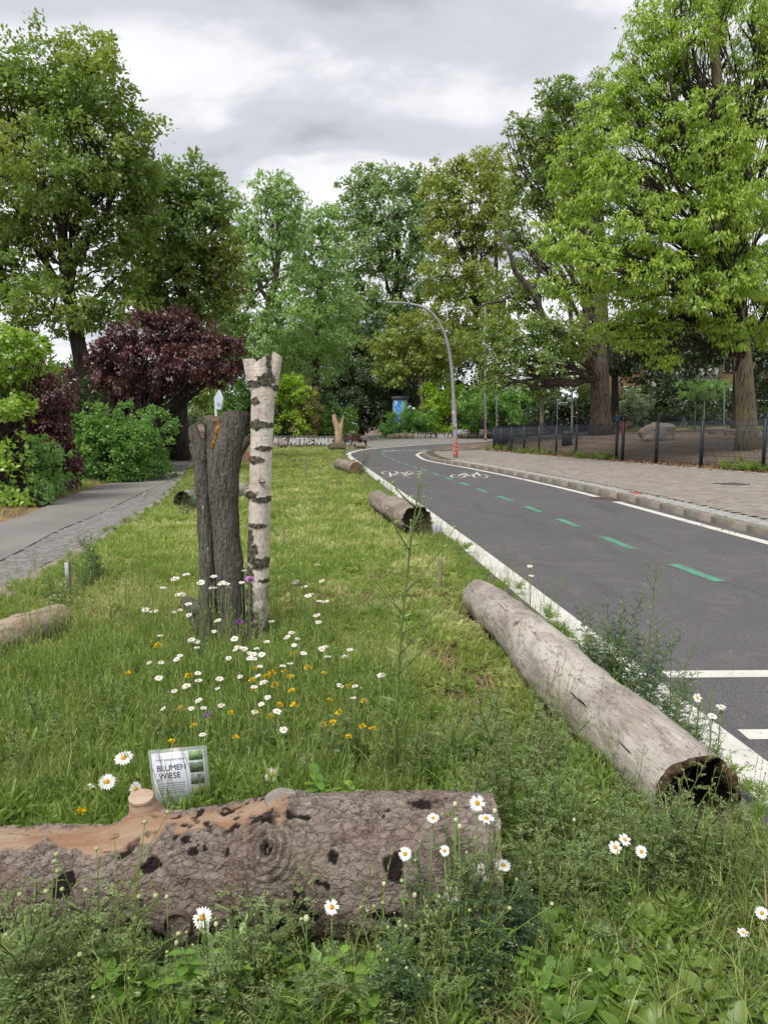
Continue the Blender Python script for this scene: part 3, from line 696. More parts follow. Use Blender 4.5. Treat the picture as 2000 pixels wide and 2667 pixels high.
def tree(name, label, cat, base, Y, trunk, tr, blobs, mat, bark, ls, lw=.55, dens=1.0, droop=.2, group=None, limbs=(), seed=0, fork=.55, twigs=True, up=.15, off=.0, mi_label=None, flat=.55, sub=None, kfill=1.38, lbark=None):
    """trunk: pixels the trunk passes (first is the foot); blobs: (px, py, rx, ry, dY) in photo pixels at distance Y"""
    b0 = At(*trunk[0], Y) if base is None else np.array(base, float)
    b0[2] = float(Zs(b0[0], b0[1])) - .12 if base is None else b0[2]
    root = empty(name, b0, label, cat, group)
    gt = Geo(); pts = [b0] + [At(a, b, Y) for a, b in trunk[1:]]
    pts = np.array(pts); n = 12; s = np.linspace(0, len(pts) - 1, n)
    tp = np.stack([np.interp(s, np.arange(len(pts)), pts[:, i]) for i in range(3)], 1)
    for _ in range(2): tp[1:-1] = (tp[:-2] + 2 * tp[1:-1] + tp[2:]) / 4
    rad = tr * (1 - .62 * np.linspace(0, 1, n) ** 1.2); rad[0] *= 1.35; rad[1] *= 1.06
    gt.tube(tp, rad, 14)
    gl = Geo(); gb = Geo()
    for lb in limbs:                                   # visible limbs: (radius, pixels..., dY)
        r0, dY = lb[0], lb[1]; P = [At(a, b, Y + dY * i / (len(lb) - 3)) for i, (a, b) in enumerate(lb[2:])]
        P = np.array(P); m = 9; s = np.linspace(0, len(P) - 1, m); P = np.stack([np.interp(s, np.arange(len(P)), P[:, i]) for i in range(3)], 1)
        P[1:-1] = (P[:-2] + 2 * P[1:-1] + P[2:]) / 4; P[1:-1] += np.random.default_rng(seed + 5).normal(size=(m - 2, 3)) * r0 * .5
        gl.tube(P, np.linspace(r0, r0 * .3, m), 8)
    for bi, bl in enumerate(blobs):
        x, y, rx, ry = bl[:4]; dY = bl[4] if len(bl) > 4 else 0; yy = Y + dY
        C = At(x, y, yy); sc = yy / FPX; rad_ = np.array([rx * sc, max(rx, ry) * sc * .85, ry * sc])
        nl = int(dens * kfill * rx * ry * math.pi * sc * sc * 3.4 / (ls * ls * lw * .5) * (bl[5] if len(bl) > 5 else 1))
        ncl = sub or int(34 + 16 * (rx * ry) ** .5 / 60)
        cc = blob_leaves(gb, C, rad_, nl, ls, lw, droop, ncl, flat, seed * 31 + bi, up=up)
        i0 = min(n - 1, int(n * (fork + .4 * R.random()))); a = tp[i0]
        if C[2] < a[2]: i0 = max(3, i0 - 3); a = tp[i0]
        main = curve3(a, C, 0, 7, .03, seed + bi, lead=[0, 0, .5]); r0 = max(.02, min(rad[i0] * .5, .018 * np.linalg.norm(C - a) + .02))
        gl.tube(main, np.linspace(r0, r0 * .35, 7), 6, caps=False)
        if twigs:
            for q in cc[::3]:
                k = R.randrange(3, 7); gl.tube(curve3(main[k], q, 0, 5, .05, seed + bi, lead=(q - main[k]) / (np.linalg.norm(q - main[k]) + 1e-6) * .5 + np.array([0, 0, .2])), np.linspace(r0 * .32, r0 * .1, 5), 4, caps=False)
    gt.build('trunk', bark, root, sm=True)
    if gl.n: gl.build('branches', lbark or bark, root, sm=True, kind='stuff')
    gb.build('crown', mat, root, kind='stuff')
    return root

def shrub(name, label, cat, Y, blobs, mat, ls, lw=.6, dens=1.0, droop=.1, group=None, seed=0, bark=None, base=None, flat=.7, sub=None, kf=1.35, skirt=True):
    xs = [b[0] for b in blobs]; bx = base or sum(xs) / len(xs)
    b0 = At(bx, 1100, Y); b0[2] = float(Zs(b0[0], Y)) - .12
    root = empty(name, b0, label, cat, group); gb = Geo(); gs = Geo()
    for bi, bl in enumerate(blobs):
        x, y, rx, ry = bl[:4]; dY = bl[4] if len(bl) > 4 else 0; yy = Y + dY
        C = At(x, y, yy); sc = yy / FPX; rad_ = np.array([rx * sc, max(rx, ry) * sc * .8, ry * sc])
        nl = int(dens * kf * rx * ry * math.pi * sc * sc * 4.2 / (ls * ls * lw * .5))
        cc = blob_leaves(gb, C, rad_, nl, ls, lw, droop, sub or int(24 + 14 * (rx * ry) ** .5 / 60), flat, seed * 37 + bi, up=.2)
        if skirt and C[2] - rad_[2] > b0[2] + .1 and y > 1000:      # leaves down to the ground
            hh = C[2] - b0[2]; C2 = np.array([C[0], C[1] - .05, b0[2] + hh * .42]); blob_leaves(gb, C2, np.array([rad_[0] * .9, rad_[1] * .8, hh * .5]), int(nl * .8), ls, lw, droop, 26, flat, seed * 41 + bi, up=.0)
        for q in cc[::2]:
            a = b0 + np.array([R.uniform(-.25, .25), R.uniform(-.2, .2), 0]); gs.tube(curve3(a, q, 0, 5, .04, seed + bi, lead=[0, 0, .8]), np.linspace(.025, .006, 5), 4, caps=False)
    gs.build('stems', bark or BKD, root, kind='stuff'); gb.build('foliage', mat, root, kind='stuff')
    return root

# left side
tree('maple_tree', 'tall dark trunked tree rising behind the purple bushes on the left', 'tree', None, 27,
     [(245, 1165), (228, 1000), (198, 880), (186, 790), (165, 690), (160, 560), (150, 380)], .33,
     [(110, 200, 130, 80), (225, 150, 70, 55), (250, 240, 100, 80, -1), (50, 330, 150, 110, 1), (240, 370, 140, 100, -1), (340, 450, 80, 80), (120, 460, 130, 90, -1.5), (0, 520, 120, 90),
      (300, 560, 110, 70), (90, 590, 110, 60, 1, .55), (-60, 250, 90, 120), (60, 745, 130, 70, 0, .9), (140, 800, 120, 60, -1), (300, 800, 90, 60), (20, 860, 70, 45, 0, .8), (-70, 700, 90, 90), (330, 690, 80, 50, 0, .6), (340, 350, 40, 50), (50, 640, 90, 40), (230, 650, 70, 36), (380, 560, 50, 50)],
     LF['left'], BKD, .17, .6, 1.02, .2, seed=1, limbs=[(.16, 1.5, (190, 800), (120, 700), (70, 600), (30, 520)), (.14, -1, (170, 700), (250, 600), (300, 500), (330, 420)), (.1, -1, (150, 520), (80, 500), (20, 480), (-30, 430)), (.1, 0, (188, 820), (260, 760), (330, 700))])
tree('maple_tree', 'second tree from the left, olive tipped crown lower than its neighbour', 'tree', None, 31,
     [(470, 1150), (470, 1000), (480, 860), (470, 720), (480, 600)], .3,
     [(490, 470, 70, 50), (540, 540, 60, 60), (420, 540, 80, 60), (400, 470, 50, 40), (360, 620, 60, 50), (350, 740, 60, 50), (600, 740, 36, 50), (590, 660, 36, 50), (480, 610, 110, 70), (400, 670, 80, 60, -1), (540, 660, 70, 70), (470, 740, 110, 70), (560, 790, 50, 60), (400, 800, 80, 50), (500, 850, 90, 50)],
     LF['left2'], BKD, .2, .6, 1.1, .2, seed=2, limbs=[(.11, 0, (478, 700), (540, 620), (580, 560)), (.1, 0, (476, 720), (410, 660), (370, 600))])
shrub('plum_tree', 'wide dark purple plum arching over the left path', 'purple plum', 23,
      [(310, 910, 60, 50), (370, 880, 60, 45), (450, 860, 60, 40), (530, 890, 55, 38), (590, 940, 42, 40), (400, 950, 90, 50), (500, 950, 75, 40, -.6), (310, 980, 60, 50), (340, 1035, 60, 34), (420, 835, 44, 18), (265, 960, 30, 50), (570, 985, 44, 22, 0), (450, 1005, 60, 26), (610, 905, 28, 26), (625, 950, 18, 24), (480, 835, 30, 14)],
      LF['purple'], .12, .42, 1.15, .35, seed=3, base=345, skirt=False)
shrub('purple_bush', 'dark purple bush with arching sprays at the left edge', 'purple bush', 16.5,
      [(110, 1030, 80, 65), (60, 1080, 80, 60), (130, 1110, 55, 60), (50, 1010, 60, 45), (170, 1210, 45, 60, .4)], LF['purple'], .1, .4, 1.2, .3, seed=4)
shrub('maple_sapling', 'yellow green maple leaves hanging in at the left edge of the picture', 'young maple', 14,
      [(20, 940, 90, 60), (-30, 1000, 90, 70), (60, 905, 55, 34), (10, 1060, 70, 40, -.5)], LF['fresh2'], .1, .8, 1.1, .3, seed=5)
shrub('shrub', 'grey green rounded shrub at the front left beside the dry verge', 'shrub', 15.2,
      [(60, 1200, 70, 50), (110, 1240, 70, 60), (20, 1260, 60, 60), (130, 1180, 40, 30)], LF['shrub2'], .085, .7, 1.0, .1, seed=6)
shrub('shrub', 'bushy green shrub in front of the dark purple plum', 'shrub', 19.5,
      [(240, 1150, 70, 55), (310, 1130, 70, 55), (200, 1220, 55, 55), (290, 1190, 75, 50), (230, 1110, 45, 40), (370, 1150, 60, 44, .8), (400, 1110, 50, 40, 1.5)], LF['shrub'], .09, .65, 1.0, .1, seed=7)
shrub('shrub', 'low yellow green seedling bush standing on the dry verge by the path', 'shrub', 13.6,
      [(115, 1275, 20, 26), (85, 1290, 18, 20), (14, 1290, 26, 30)], LF['shrub2'], .05, .6, .7, .1, seed=77)
shrub('shrub', 'dark green shrub where the left path bends behind the tall stump', 'shrub', 32,
      [(440, 1120, 45, 40), (390, 1130, 60, 50), (360, 1090, 60, 50), (455, 1150, 30, 26)], LF['dark'], .12, .6, 1.1, .1, seed=8)
shrub('shrub', 'lighter green shrub on the far side of the bend in the left path', 'shrub', 38,
      [(450, 1110, 34, 36), (430, 1080, 40, 30)], LF['shrub'], .12, .6, 1.1, .1, seed=9)
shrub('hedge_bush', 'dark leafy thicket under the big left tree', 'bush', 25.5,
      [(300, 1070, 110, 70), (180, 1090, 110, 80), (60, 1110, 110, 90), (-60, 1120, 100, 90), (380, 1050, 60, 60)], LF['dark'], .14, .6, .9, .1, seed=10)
shrub('hedge_bush', 'pale green thicket seen through the gap behind the big left trunk', 'bush', 30,
      [(60, 1000, 140, 50), (200, 1010, 120, 60), (330, 1010, 90, 60)], LF['shrub2'], .18, .6, 1, .1, seed=12)
shrub('willow_bush', 'yellow green hanging bush behind the white five sided sign', 'bush', 38,
      [(530, 1020, 45, 40), (515, 1060, 40, 36), (545, 985, 30, 20)], LF['willow'], .22, .3, 1, .7, seed=13)
shrub('flowering_bush', 'pale flowering shrub peeping out beside the cut stump', 'bush', 33,
      [(485, 1090, 32, 26), (470, 1120, 26, 22)], LF['silver'], .13, .6, 1, .1, seed=14)
shrub('bush', 'yellow green rounded bush right of the birch top', 'bush', 60,
      [(740, 1000, 50, 30), (770, 1020, 40, 26), (710, 1030, 40, 30)], LF['fresh'], .2, .6, 1, .1, seed=15)
shrub('bush', 'reddish tipped loose bush behind the long painted wall', 'bush', 61,
      [(790, 1060, 40, 50), (800, 1030, 28, 28)], leafmat('leaf_reddish', (.13, .13, .05), (.25, .22, .10)), .22, .5, .9, .1, seed=16)
# far trees
tree('poplar_tree', 'far pale green tree with a leaning bare trunk behind the birch', 'tree', None, 60,
     [(670, 1140), (672, 960), (690, 830), (715, 760), (730, 640), (720, 520)], .42,
     [(690, 500, 70, 38), (740, 520, 55, 40, 0, .8), (630, 580, 60, 60), (700, 610, 70, 50), (770, 600, 50, 40, 0, .7), (640, 680, 80, 60), (590, 760, 60, 60), (740, 720, 70, 40, 0, .6), (650, 800, 70, 50), (760, 830, 90, 50), (690, 900, 100, 50), (600, 880, 60, 50)],
     LF['far'], BK, .34, .5, .85, .5, seed=20, limbs=[(.2, 0, (705, 800), (660, 700), (640, 600))])
tree('poplar_tree', 'lower far tree whose rounded top fills the dip in the skyline', 'tree', None, 66,
     [(820, 1130), (822, 960), (830, 800), (840, 700)], .4,
     [(830, 570, 50, 32), (790, 610, 50, 40), (860, 620, 40, 40), (820, 680, 80, 50), (800, 760, 80, 50), (860, 800, 70, 50), (830, 880, 90, 50), (800, 940, 80, 60)],
     LF['far'], BK, .36, .5, .95, .5, seed=21)
tree('ash_tree', 'tallest far tree at the middle of the skyline', 'tree', None, 88,
     [(1010, 1130), (1012, 900), (1030, 760), (1040, 650), (1030, 560)], .55,
     [(950, 490, 60, 40), (1020, 470, 60, 36), (1090, 480, 55, 40), (930, 560, 60, 50), (1030, 560, 90, 60), (1110, 580, 50, 60), (950, 650, 80, 60), (1060, 670, 90, 60), (910, 740, 60, 50), (1000, 770, 90, 60), (1110, 770, 70, 60), (920, 840, 70, 50), (1020, 860, 90, 50), (940, 920, 80, 60)],
     LF['far2'], BKD, .44, .5, .9, .4, seed=22, limbs=[(.3, 0, (1030, 800), (1060, 720), (1080, 640)), (.25, 0, (1025, 800), (1000, 700), (980, 600))])
tree('yew_tree', 'very dark evergreen behind the wooden benches', 'tree', None, 84,
     [(940, 1140), (940, 1040), (942, 960)], .4, [(930, 990, 80, 50), (880, 1040, 80, 50), (960, 1060, 90, 50), (1010, 1010, 60, 50), (860, 990, 60, 50), (930, 1100, 60, 28)], LF['dark'], BKD, .3, .5, 1.0, .3, seed=23)
tree('yew_tree', 'dark conifer beside the round advertising column', 'tree', None, 86,
     [(1010, 1135), (1010, 1060), (1010, 1000)], .3, [(1000, 1050, 60, 40), (1030, 1090, 50, 30), (990, 1105, 44, 26), (1060, 1010, 50, 50)], LF['dark'], BKD, .3, .5, 1.0, .2, seed=24)
shrub('hedge_bush', 'green hedge behind the long painted wall', 'hedge', 63,
      [(640, 1080, 60, 40), (700, 1060, 60, 50), (860, 1100, 60, 30), (760, 1105, 80, 30), (690, 1115, 60, 24), (830, 1075, 46, 40), (590, 1060, 60, 60)], LF['shrub'], .24, .6, 1, .1, seed=25)
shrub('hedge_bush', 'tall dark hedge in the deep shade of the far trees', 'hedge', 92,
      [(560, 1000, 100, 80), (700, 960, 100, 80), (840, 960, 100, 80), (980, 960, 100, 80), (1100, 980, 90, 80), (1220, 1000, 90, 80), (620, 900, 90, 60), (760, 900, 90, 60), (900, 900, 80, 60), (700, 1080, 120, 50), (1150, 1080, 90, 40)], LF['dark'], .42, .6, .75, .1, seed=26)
# middle right
tree('chestnut_tree', 'olive chestnut with a pale trunk left of the curved street lamp', 'tree', None, 79,
     [(1108, 1125), (1100, 1030), (1090, 950), (1085, 900)], .32,
     [(1060, 860, 60, 40), (1120, 870, 70, 50), (1010, 910, 45, 40), (1080, 930, 70, 40), (1030, 970, 50, 34), (1130, 950, 50, 34), (1170, 900, 50, 50)], LF['olive'], BKP, .34, .55, 1.0, .5, seed=27)
tree('maple_tree', 'brownish olive tree standing left of the big oak', 'tree', None, 74,
     [(1262, 1120), (1255, 980), (1240, 850), (1230, 720), (1230, 600)], .36,
     [(1160, 460, 55, 40), (1240, 450, 60, 36), (1150, 530, 50, 60), (1230, 530, 80, 60), (1310, 530, 50, 50), (1180, 620, 70, 60), (1290, 620, 60, 50, 0, .7), (1170, 720, 70, 60), (1260, 730, 80, 50), (1220, 810, 80, 50), (1180, 880, 60, 50), (1290, 830, 60, 50)],
     LF['olive'], BKD, .38, .55, .95, .35, seed=28)
tree('poplar_tree', 'thin topped tree poking up against the blue gap in the clouds', 'tree', None, 78,
     [(1300, 1120), (1295, 800), (1290, 560), (1285, 430)], .25,
     [(1270, 410, 36, 26, 0, .8), (1300, 420, 30, 30, 0, .6), (1250, 450, 34, 26, 0, .8), (1320, 470, 40, 34, 0, .8)], LF['olive'], BK, .32, .5, .8, .3, seed=29)
shrub('hedge_bush', 'bright hedge filling the space under the trees right of the curved lamp', 'hedge', 70, [(1300, 1050, 60, 34), (1360, 1065, 60, 34), (1240, 1055, 50, 30), (1330, 1090, 60, 20), (1390, 1040, 50, 30)], LF['shrub'], .24, .6, 1, .1, seed=44, skirt=False)
tree('oak_tree', 'spreading oak with thick low limbs inside the fenced ground', 'tree', None, 45,
     [(1566, 1128), (1564, 1060), (1560, 985), (1566, 930), (1570, 860), (1560, 700), (1540, 500)], .66,
     [(1470, 330, 70, 50), (1540, 260, 80, 44), (1450, 250, 50, 34), (1400, 390, 60, 50), (1500, 420, 100, 60), (1360, 350, 40, 40, 0, .8), (1370, 470, 60, 50), (1460, 530, 70, 50), (1330, 590, 50, 40, 0, .6),
      (1390, 660, 50, 50, 0, .6), (1330, 760, 70, 50), (1270, 880, 70, 45, -1), (1350, 880, 80, 50, -2), (1450, 860, 80, 46, -2), (1300, 940, 60, 34, -3), (1410, 940, 70, 34, -3, .8), (1500, 900, 60, 36, -2, .8), (1630, 870, 70, 44), (1280, 1000, 50, 22, -3, .7)],
     LF['oak'], BK, .22, .55, .95, .3, seed=30, fork=.3,
     limbs=[(.3, -3, (1562, 985), (1510, 1000), (1450, 998), (1390, 975), (1330, 935), (1290, 900)), (.34, -2, (1560, 975), (1500, 915), (1440, 850), (1380, 780), (1330, 690), (1300, 600)),
            (.26, 2, (1566, 950), (1610, 915), (1660, 880), (1720, 850)), (.3, 0, (1562, 940), (1545, 860), (1500, 760), (1470, 620)), (.18, -1, (1420, 830), (1395, 760), (1400, 680), (1420, 600)), (.16, -4, (1470, 1000), (1420, 1010), (1360, 1000), (1300, 975)), (.13, -2, (1380, 780), (1330, 770), (1280, 790), (1230, 800))])
tree('dark_tree', 'slim dark trunked tree right behind the big oak', 'tree', None, 52,
     [(1600, 1112), (1602, 1040), (1600, 960), (1605, 900)], .32, [(1600, 920, 90, 50), (1680, 940, 80, 50), (1740, 900, 90, 60)], LF['dark'], BKD, .26, .55, .9, .3, seed=31)
tree('dark_tree', 'dark trunk close behind the mossy linden trunk', 'tree', None, 43,
     [(1918, 1120), (1918, 1040), (1920, 940), (1925, 880)], .3, [(1820, 930, 90, 50), (1880, 880, 100, 60), (1960, 900, 90, 60), (1790, 860, 90, 50), (2040, 950, 80, 60)], LF['dark'], BKD, .22, .55, .8, .3, seed=32)
tree('street_tree', 'small street tree with a smooth grey trunk left of the street name sign', 'tree', None, 55,
     [(1411, 1122), (1412, 1060), (1411, 1010)], .2, [(1411, 1000, 46, 36), (1440, 970, 50, 36), (1380, 985, 44, 30)], LF['oak'], BKP, .22, .55, .9, .3, seed=33)
r_ = tree('whitewashed_tree', 'young tree with a white painted trunk beside the oak', 'tree', None, 56,
     [(1490, 1118), (1490, 1050), (1489, 1000)], .1, [(1490, 985, 36, 26), (1520, 1000, 40, 26)], LF['oak'], simple('lime_wash', (.62, .60, .53), (.45, .43, .38), 8), .22, .55, .8, .3, seed=34)
tree('acacia_sapling', 'feathery light green sapling in front of the flats', 'young tree', None, 47,
     [(1810, 1110), (1811, 1060), (1812, 1000)], .05, [(1800, 1010, 46, 16), (1850, 1020, 46, 18), (1780, 1030, 30, 10), (1880, 1005, 24, 12)], LF['shrub2'], BKP, .2, .35, .7, .3, seed=35, sub=12)
tree('acacia_sapling', 'second feathery sapling nearer to the white pole', 'young tree', None, 49,
     [(1833, 1110), (1834, 1060), (1836, 1015)], .05, [(1840, 1005, 34, 14), (1870, 1000, 26, 10)], LF['shrub2'], BKP, .2, .35, .7, .3, seed=36, sub=12)
shrub('variegated_bush', 'silvery green bush behind the seated people', 'bush', 56, [(1655, 1050, 34, 28), (1630, 1070, 26, 20)], LF['silver'], .18, .6, 1, .1, seed=37)
shrub('bush', 'bright green round shrub between the advertising column and the lamp', 'bush', 79, [(1150, 1020, 50, 34), (1180, 1050, 50, 36), (1130, 1060, 40, 34), (1160, 985, 24, 16)], LF['fresh'], .24, .6, 1, .2, seed=38)
shrub('bush', 'green bush growing around the foot of the advertising column', 'bush', 76, [(1058, 1095, 42, 26), (1020, 1112, 30, 16), (1100, 1100, 40, 24)], LF['shrub'], .2, .5, 1, .2, seed=39)
shrub('hedge_bush', 'fresh green hedge behind the slim lamp poles', 'hedge', 80, [(1250, 1060, 60, 40), (1310, 1040, 60, 50), (1350, 1080, 60, 40), (1240, 1100, 70, 26), (1320, 1100, 70, 26), (1390, 1060, 50, 40)], LF['shrub'], .24, .6, 1, .1, seed=40)
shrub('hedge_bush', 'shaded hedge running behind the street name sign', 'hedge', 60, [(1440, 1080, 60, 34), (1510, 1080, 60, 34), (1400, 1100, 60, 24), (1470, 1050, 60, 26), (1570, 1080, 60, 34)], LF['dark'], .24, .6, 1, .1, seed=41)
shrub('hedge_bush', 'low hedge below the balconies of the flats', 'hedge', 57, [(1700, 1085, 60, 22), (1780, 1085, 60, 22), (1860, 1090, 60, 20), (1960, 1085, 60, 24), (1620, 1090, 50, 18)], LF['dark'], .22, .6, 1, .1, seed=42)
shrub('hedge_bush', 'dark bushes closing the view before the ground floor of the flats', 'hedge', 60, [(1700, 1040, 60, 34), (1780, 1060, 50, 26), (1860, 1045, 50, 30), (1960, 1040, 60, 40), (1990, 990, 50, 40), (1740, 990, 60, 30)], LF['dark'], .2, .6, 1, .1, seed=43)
# the big linden on the right, nearest of the tall trees
tree('linden_tree', 'huge bright green linden with hanging leaves filling the right side', 'tree', None, 27.5,
     [(1947, 1172), (1945, 1080), (1936, 960), (1925, 800), (1900, 560), (1880, 360), (1865, 180), (1850, 0)], .38,
     [(1740, 60, 80, 70), (1850, 0, 90, 80), (1960, 60, 80, 80, 0, .7), (2070, 60, 90, 110), (1690, 170, 70, 60), (1780, 190, 60, 50, 0, .8), (1990, 200, 80, 60, 0, .8), (1660, 280, 70, 60), (1740, 330, 80, 60), (1960, 330, 80, 60), (1900, 240, 50, 50, 1, .5),
      (1560, 330, 60, 50), (1590, 410, 80, 60, -.6), (1700, 440, 80, 60), (1820, 440, 90, 60, -.6), (1950, 440, 90, 60), (1490, 440, 50, 50), (1520, 530, 80, 50), (1640, 540, 90, 60, -1), (1770, 560, 90, 50), (1900, 560, 90, 60, -1), (2030, 540, 90, 80),
      (1450, 640, 60, 50), (1540, 650, 80, 50, -1), (1660, 660, 80, 50), (1790, 660, 90, 50, -1), (1930, 670, 90, 50), (1450, 740, 50, 40), (1540, 760, 70, 40, -1), (1640, 790, 80, 50, -1), (1760, 770, 90, 50), (1880, 760, 80, 46, -1), (2010, 740, 90, 70),
      (1590, 860, 50, 34, -.5), (1690, 880, 60, 40, -1), (1730, 940, 40, 26, -1), (1700, 850, 60, 40), (1900, 850, 60, 40, -1.4), (1910, 895, 44, 24, -1.4), (2030, 860, 60, 60), (1830, 830, 60, 36), (1850, 300, 60, 50, -2), (1880, 400, 70, 50, -2.4), (1900, 500, 80, 50, -2.6), (1860, 600, 80, 50, -2.8), (1920, 740, 80, 50, -2.4), (1600, 480, 60, 50, -2), (1680, 600, 70, 50, -2.6), (1560, 690, 60, 40, -2.4), (1720, 720, 70, 40, -2.8), (1820, 780, 70, 40, -2.6), (1620, 240, 50, 50), (1800, 110, 60, 50, -1)],
     LF['lime'], BKL, .165, .38, .74, .85, seed=50, fork=.35, flat=.5, up=.4, lbark=BKD,
     limbs=[(.12, -1, (1926, 780), (1860, 640), (1790, 520), (1730, 400)), (.11, -1, (1905, 600), (1830, 480), (1780, 330), (1740, 180)), (.1, 0, (1890, 380), (1830, 280), (1800, 160), (1790, 60)), (.1, -1, (1925, 800), (1800, 760), (1690, 730), (1580, 690)), (.09, 0, (1900, 380), (1960, 260), (2000, 150)), (.07, -1, (1730, 440), (1680, 410), (1640, 430), (1610, 450))])

# ================================================================== logs and stumps
def smoothpts(P, n):
    P = np.asarray(P, float); s = np.linspace(0, len(P) - 1, n)
    Q = np.stack([np.interp(s, np.arange(len(P)), P[:, i]) for i in range(3)], 1)
    for _ in range(max(1, n // 12)): Q[1:-1] = (Q[:-2] + 2 * Q[1:-1] + Q[2:]) / 4
    return Q
def frames(P):
    T = np.gradient(P, axis=0); T /= np.linalg.norm(T, axis=1)[:, None]
    up = np.array([0, 0, 1.]) if abs(T[0][2]) < .8 else np.array([0, -1., 0])
    U = []; u = np.cross(T[0], up)
    for t in T:
        u = u - t * u.dot(t); u = u / np.linalg.norm(u); U.append(u)
    U = np.array(U); return T, U, np.cross(U, T)
def btube(P, rad, nu, nv, disp):
    """P axis points, rad radii; disp(pos, unit normal, u, th) -> radial shift (metres). Gives points (nu, nv, 3)"""
    P = smoothpts(P, nu); rad = np.interp(np.linspace(0, 1, nu), np.linspace(0, 1, len(rad)), rad)
    T, U, Wv = frames(P); th = np.arange(nv) / nv * 2 * math.pi
    N = np.cos(th)[None, :, None] * U[:, None] + np.sin(th)[None, :, None] * Wv[:, None]
    S0 = P[:, None] + N * rad[:, None, None]
    u = np.repeat(np.linspace(0, 1, nu)[:, None], nv, 1)
    d = disp(S0.reshape(-1, 3), N.reshape(-1, 3), u.ravel(), np.tile(th, nu)).reshape(nu, nv, 1)
    return S0 + N * d, P
def grid_faces(nu, nv):
    i, j = np.meshgrid(np.arange(nu - 1), np.arange(nv), indexing='ij'); i = i.ravel(); j = j.ravel(); k = (j + 1) % nv
    return np.stack([i * nv + j, (i + 1) * nv + j, (i + 1) * nv + k, i * nv + k], 1)
def cap(ring, ctr, n=7, rough=.004, seed=0, dish=0.0, flip=False, push=None):
    """a sawn end: rings closing on the centre"""
    g = Geo(); m = len(ring); V = []; A = []
    push = np.zeros(3) if push is None else np.array(push)
    for i in range(n):
        f = 1 - i / n; V.append(ctr + (ring - ctr) * f + push * (1 - f * f) * dish); A += [f] * m
    V = np.concatenate(V); V = V + (fbm(V * 45, 3, seed)[:, None] * rough) * (np.array(A)[:, None] < .99) * (push if np.linalg.norm(push) else 1)
    F = grid_faces(n, m); g.add(V, F if not flip else F[:, ::-1], 0, np.array(A)); b = g.n
    g.add([ctr + push * dish], np.zeros((0, 3), int)) if False else None
    last = np.arange(b - m, b); g.f.append((last[None, ::-1] if not flip else last[None, :], 0)); return g

ENDD = m_endgrain('dark_end_grain', (.10, .07, .05), (.17, .125, .09), (.03, .02, .016))
ENDO = m_endgrain('orange_end_grain', (.42, .24, .12), (.33, .20, .12), (.08, .045, .03))
ENDG = m_endgrain('grey_end_grain', (.24, .21, .18), (.33, .29, .25), (.08, .065, .055))
HOLL = simple('rotten_hollow', (.022, .014, .011), (.05, .032, .02), 18, .95, .9, 60, .01)

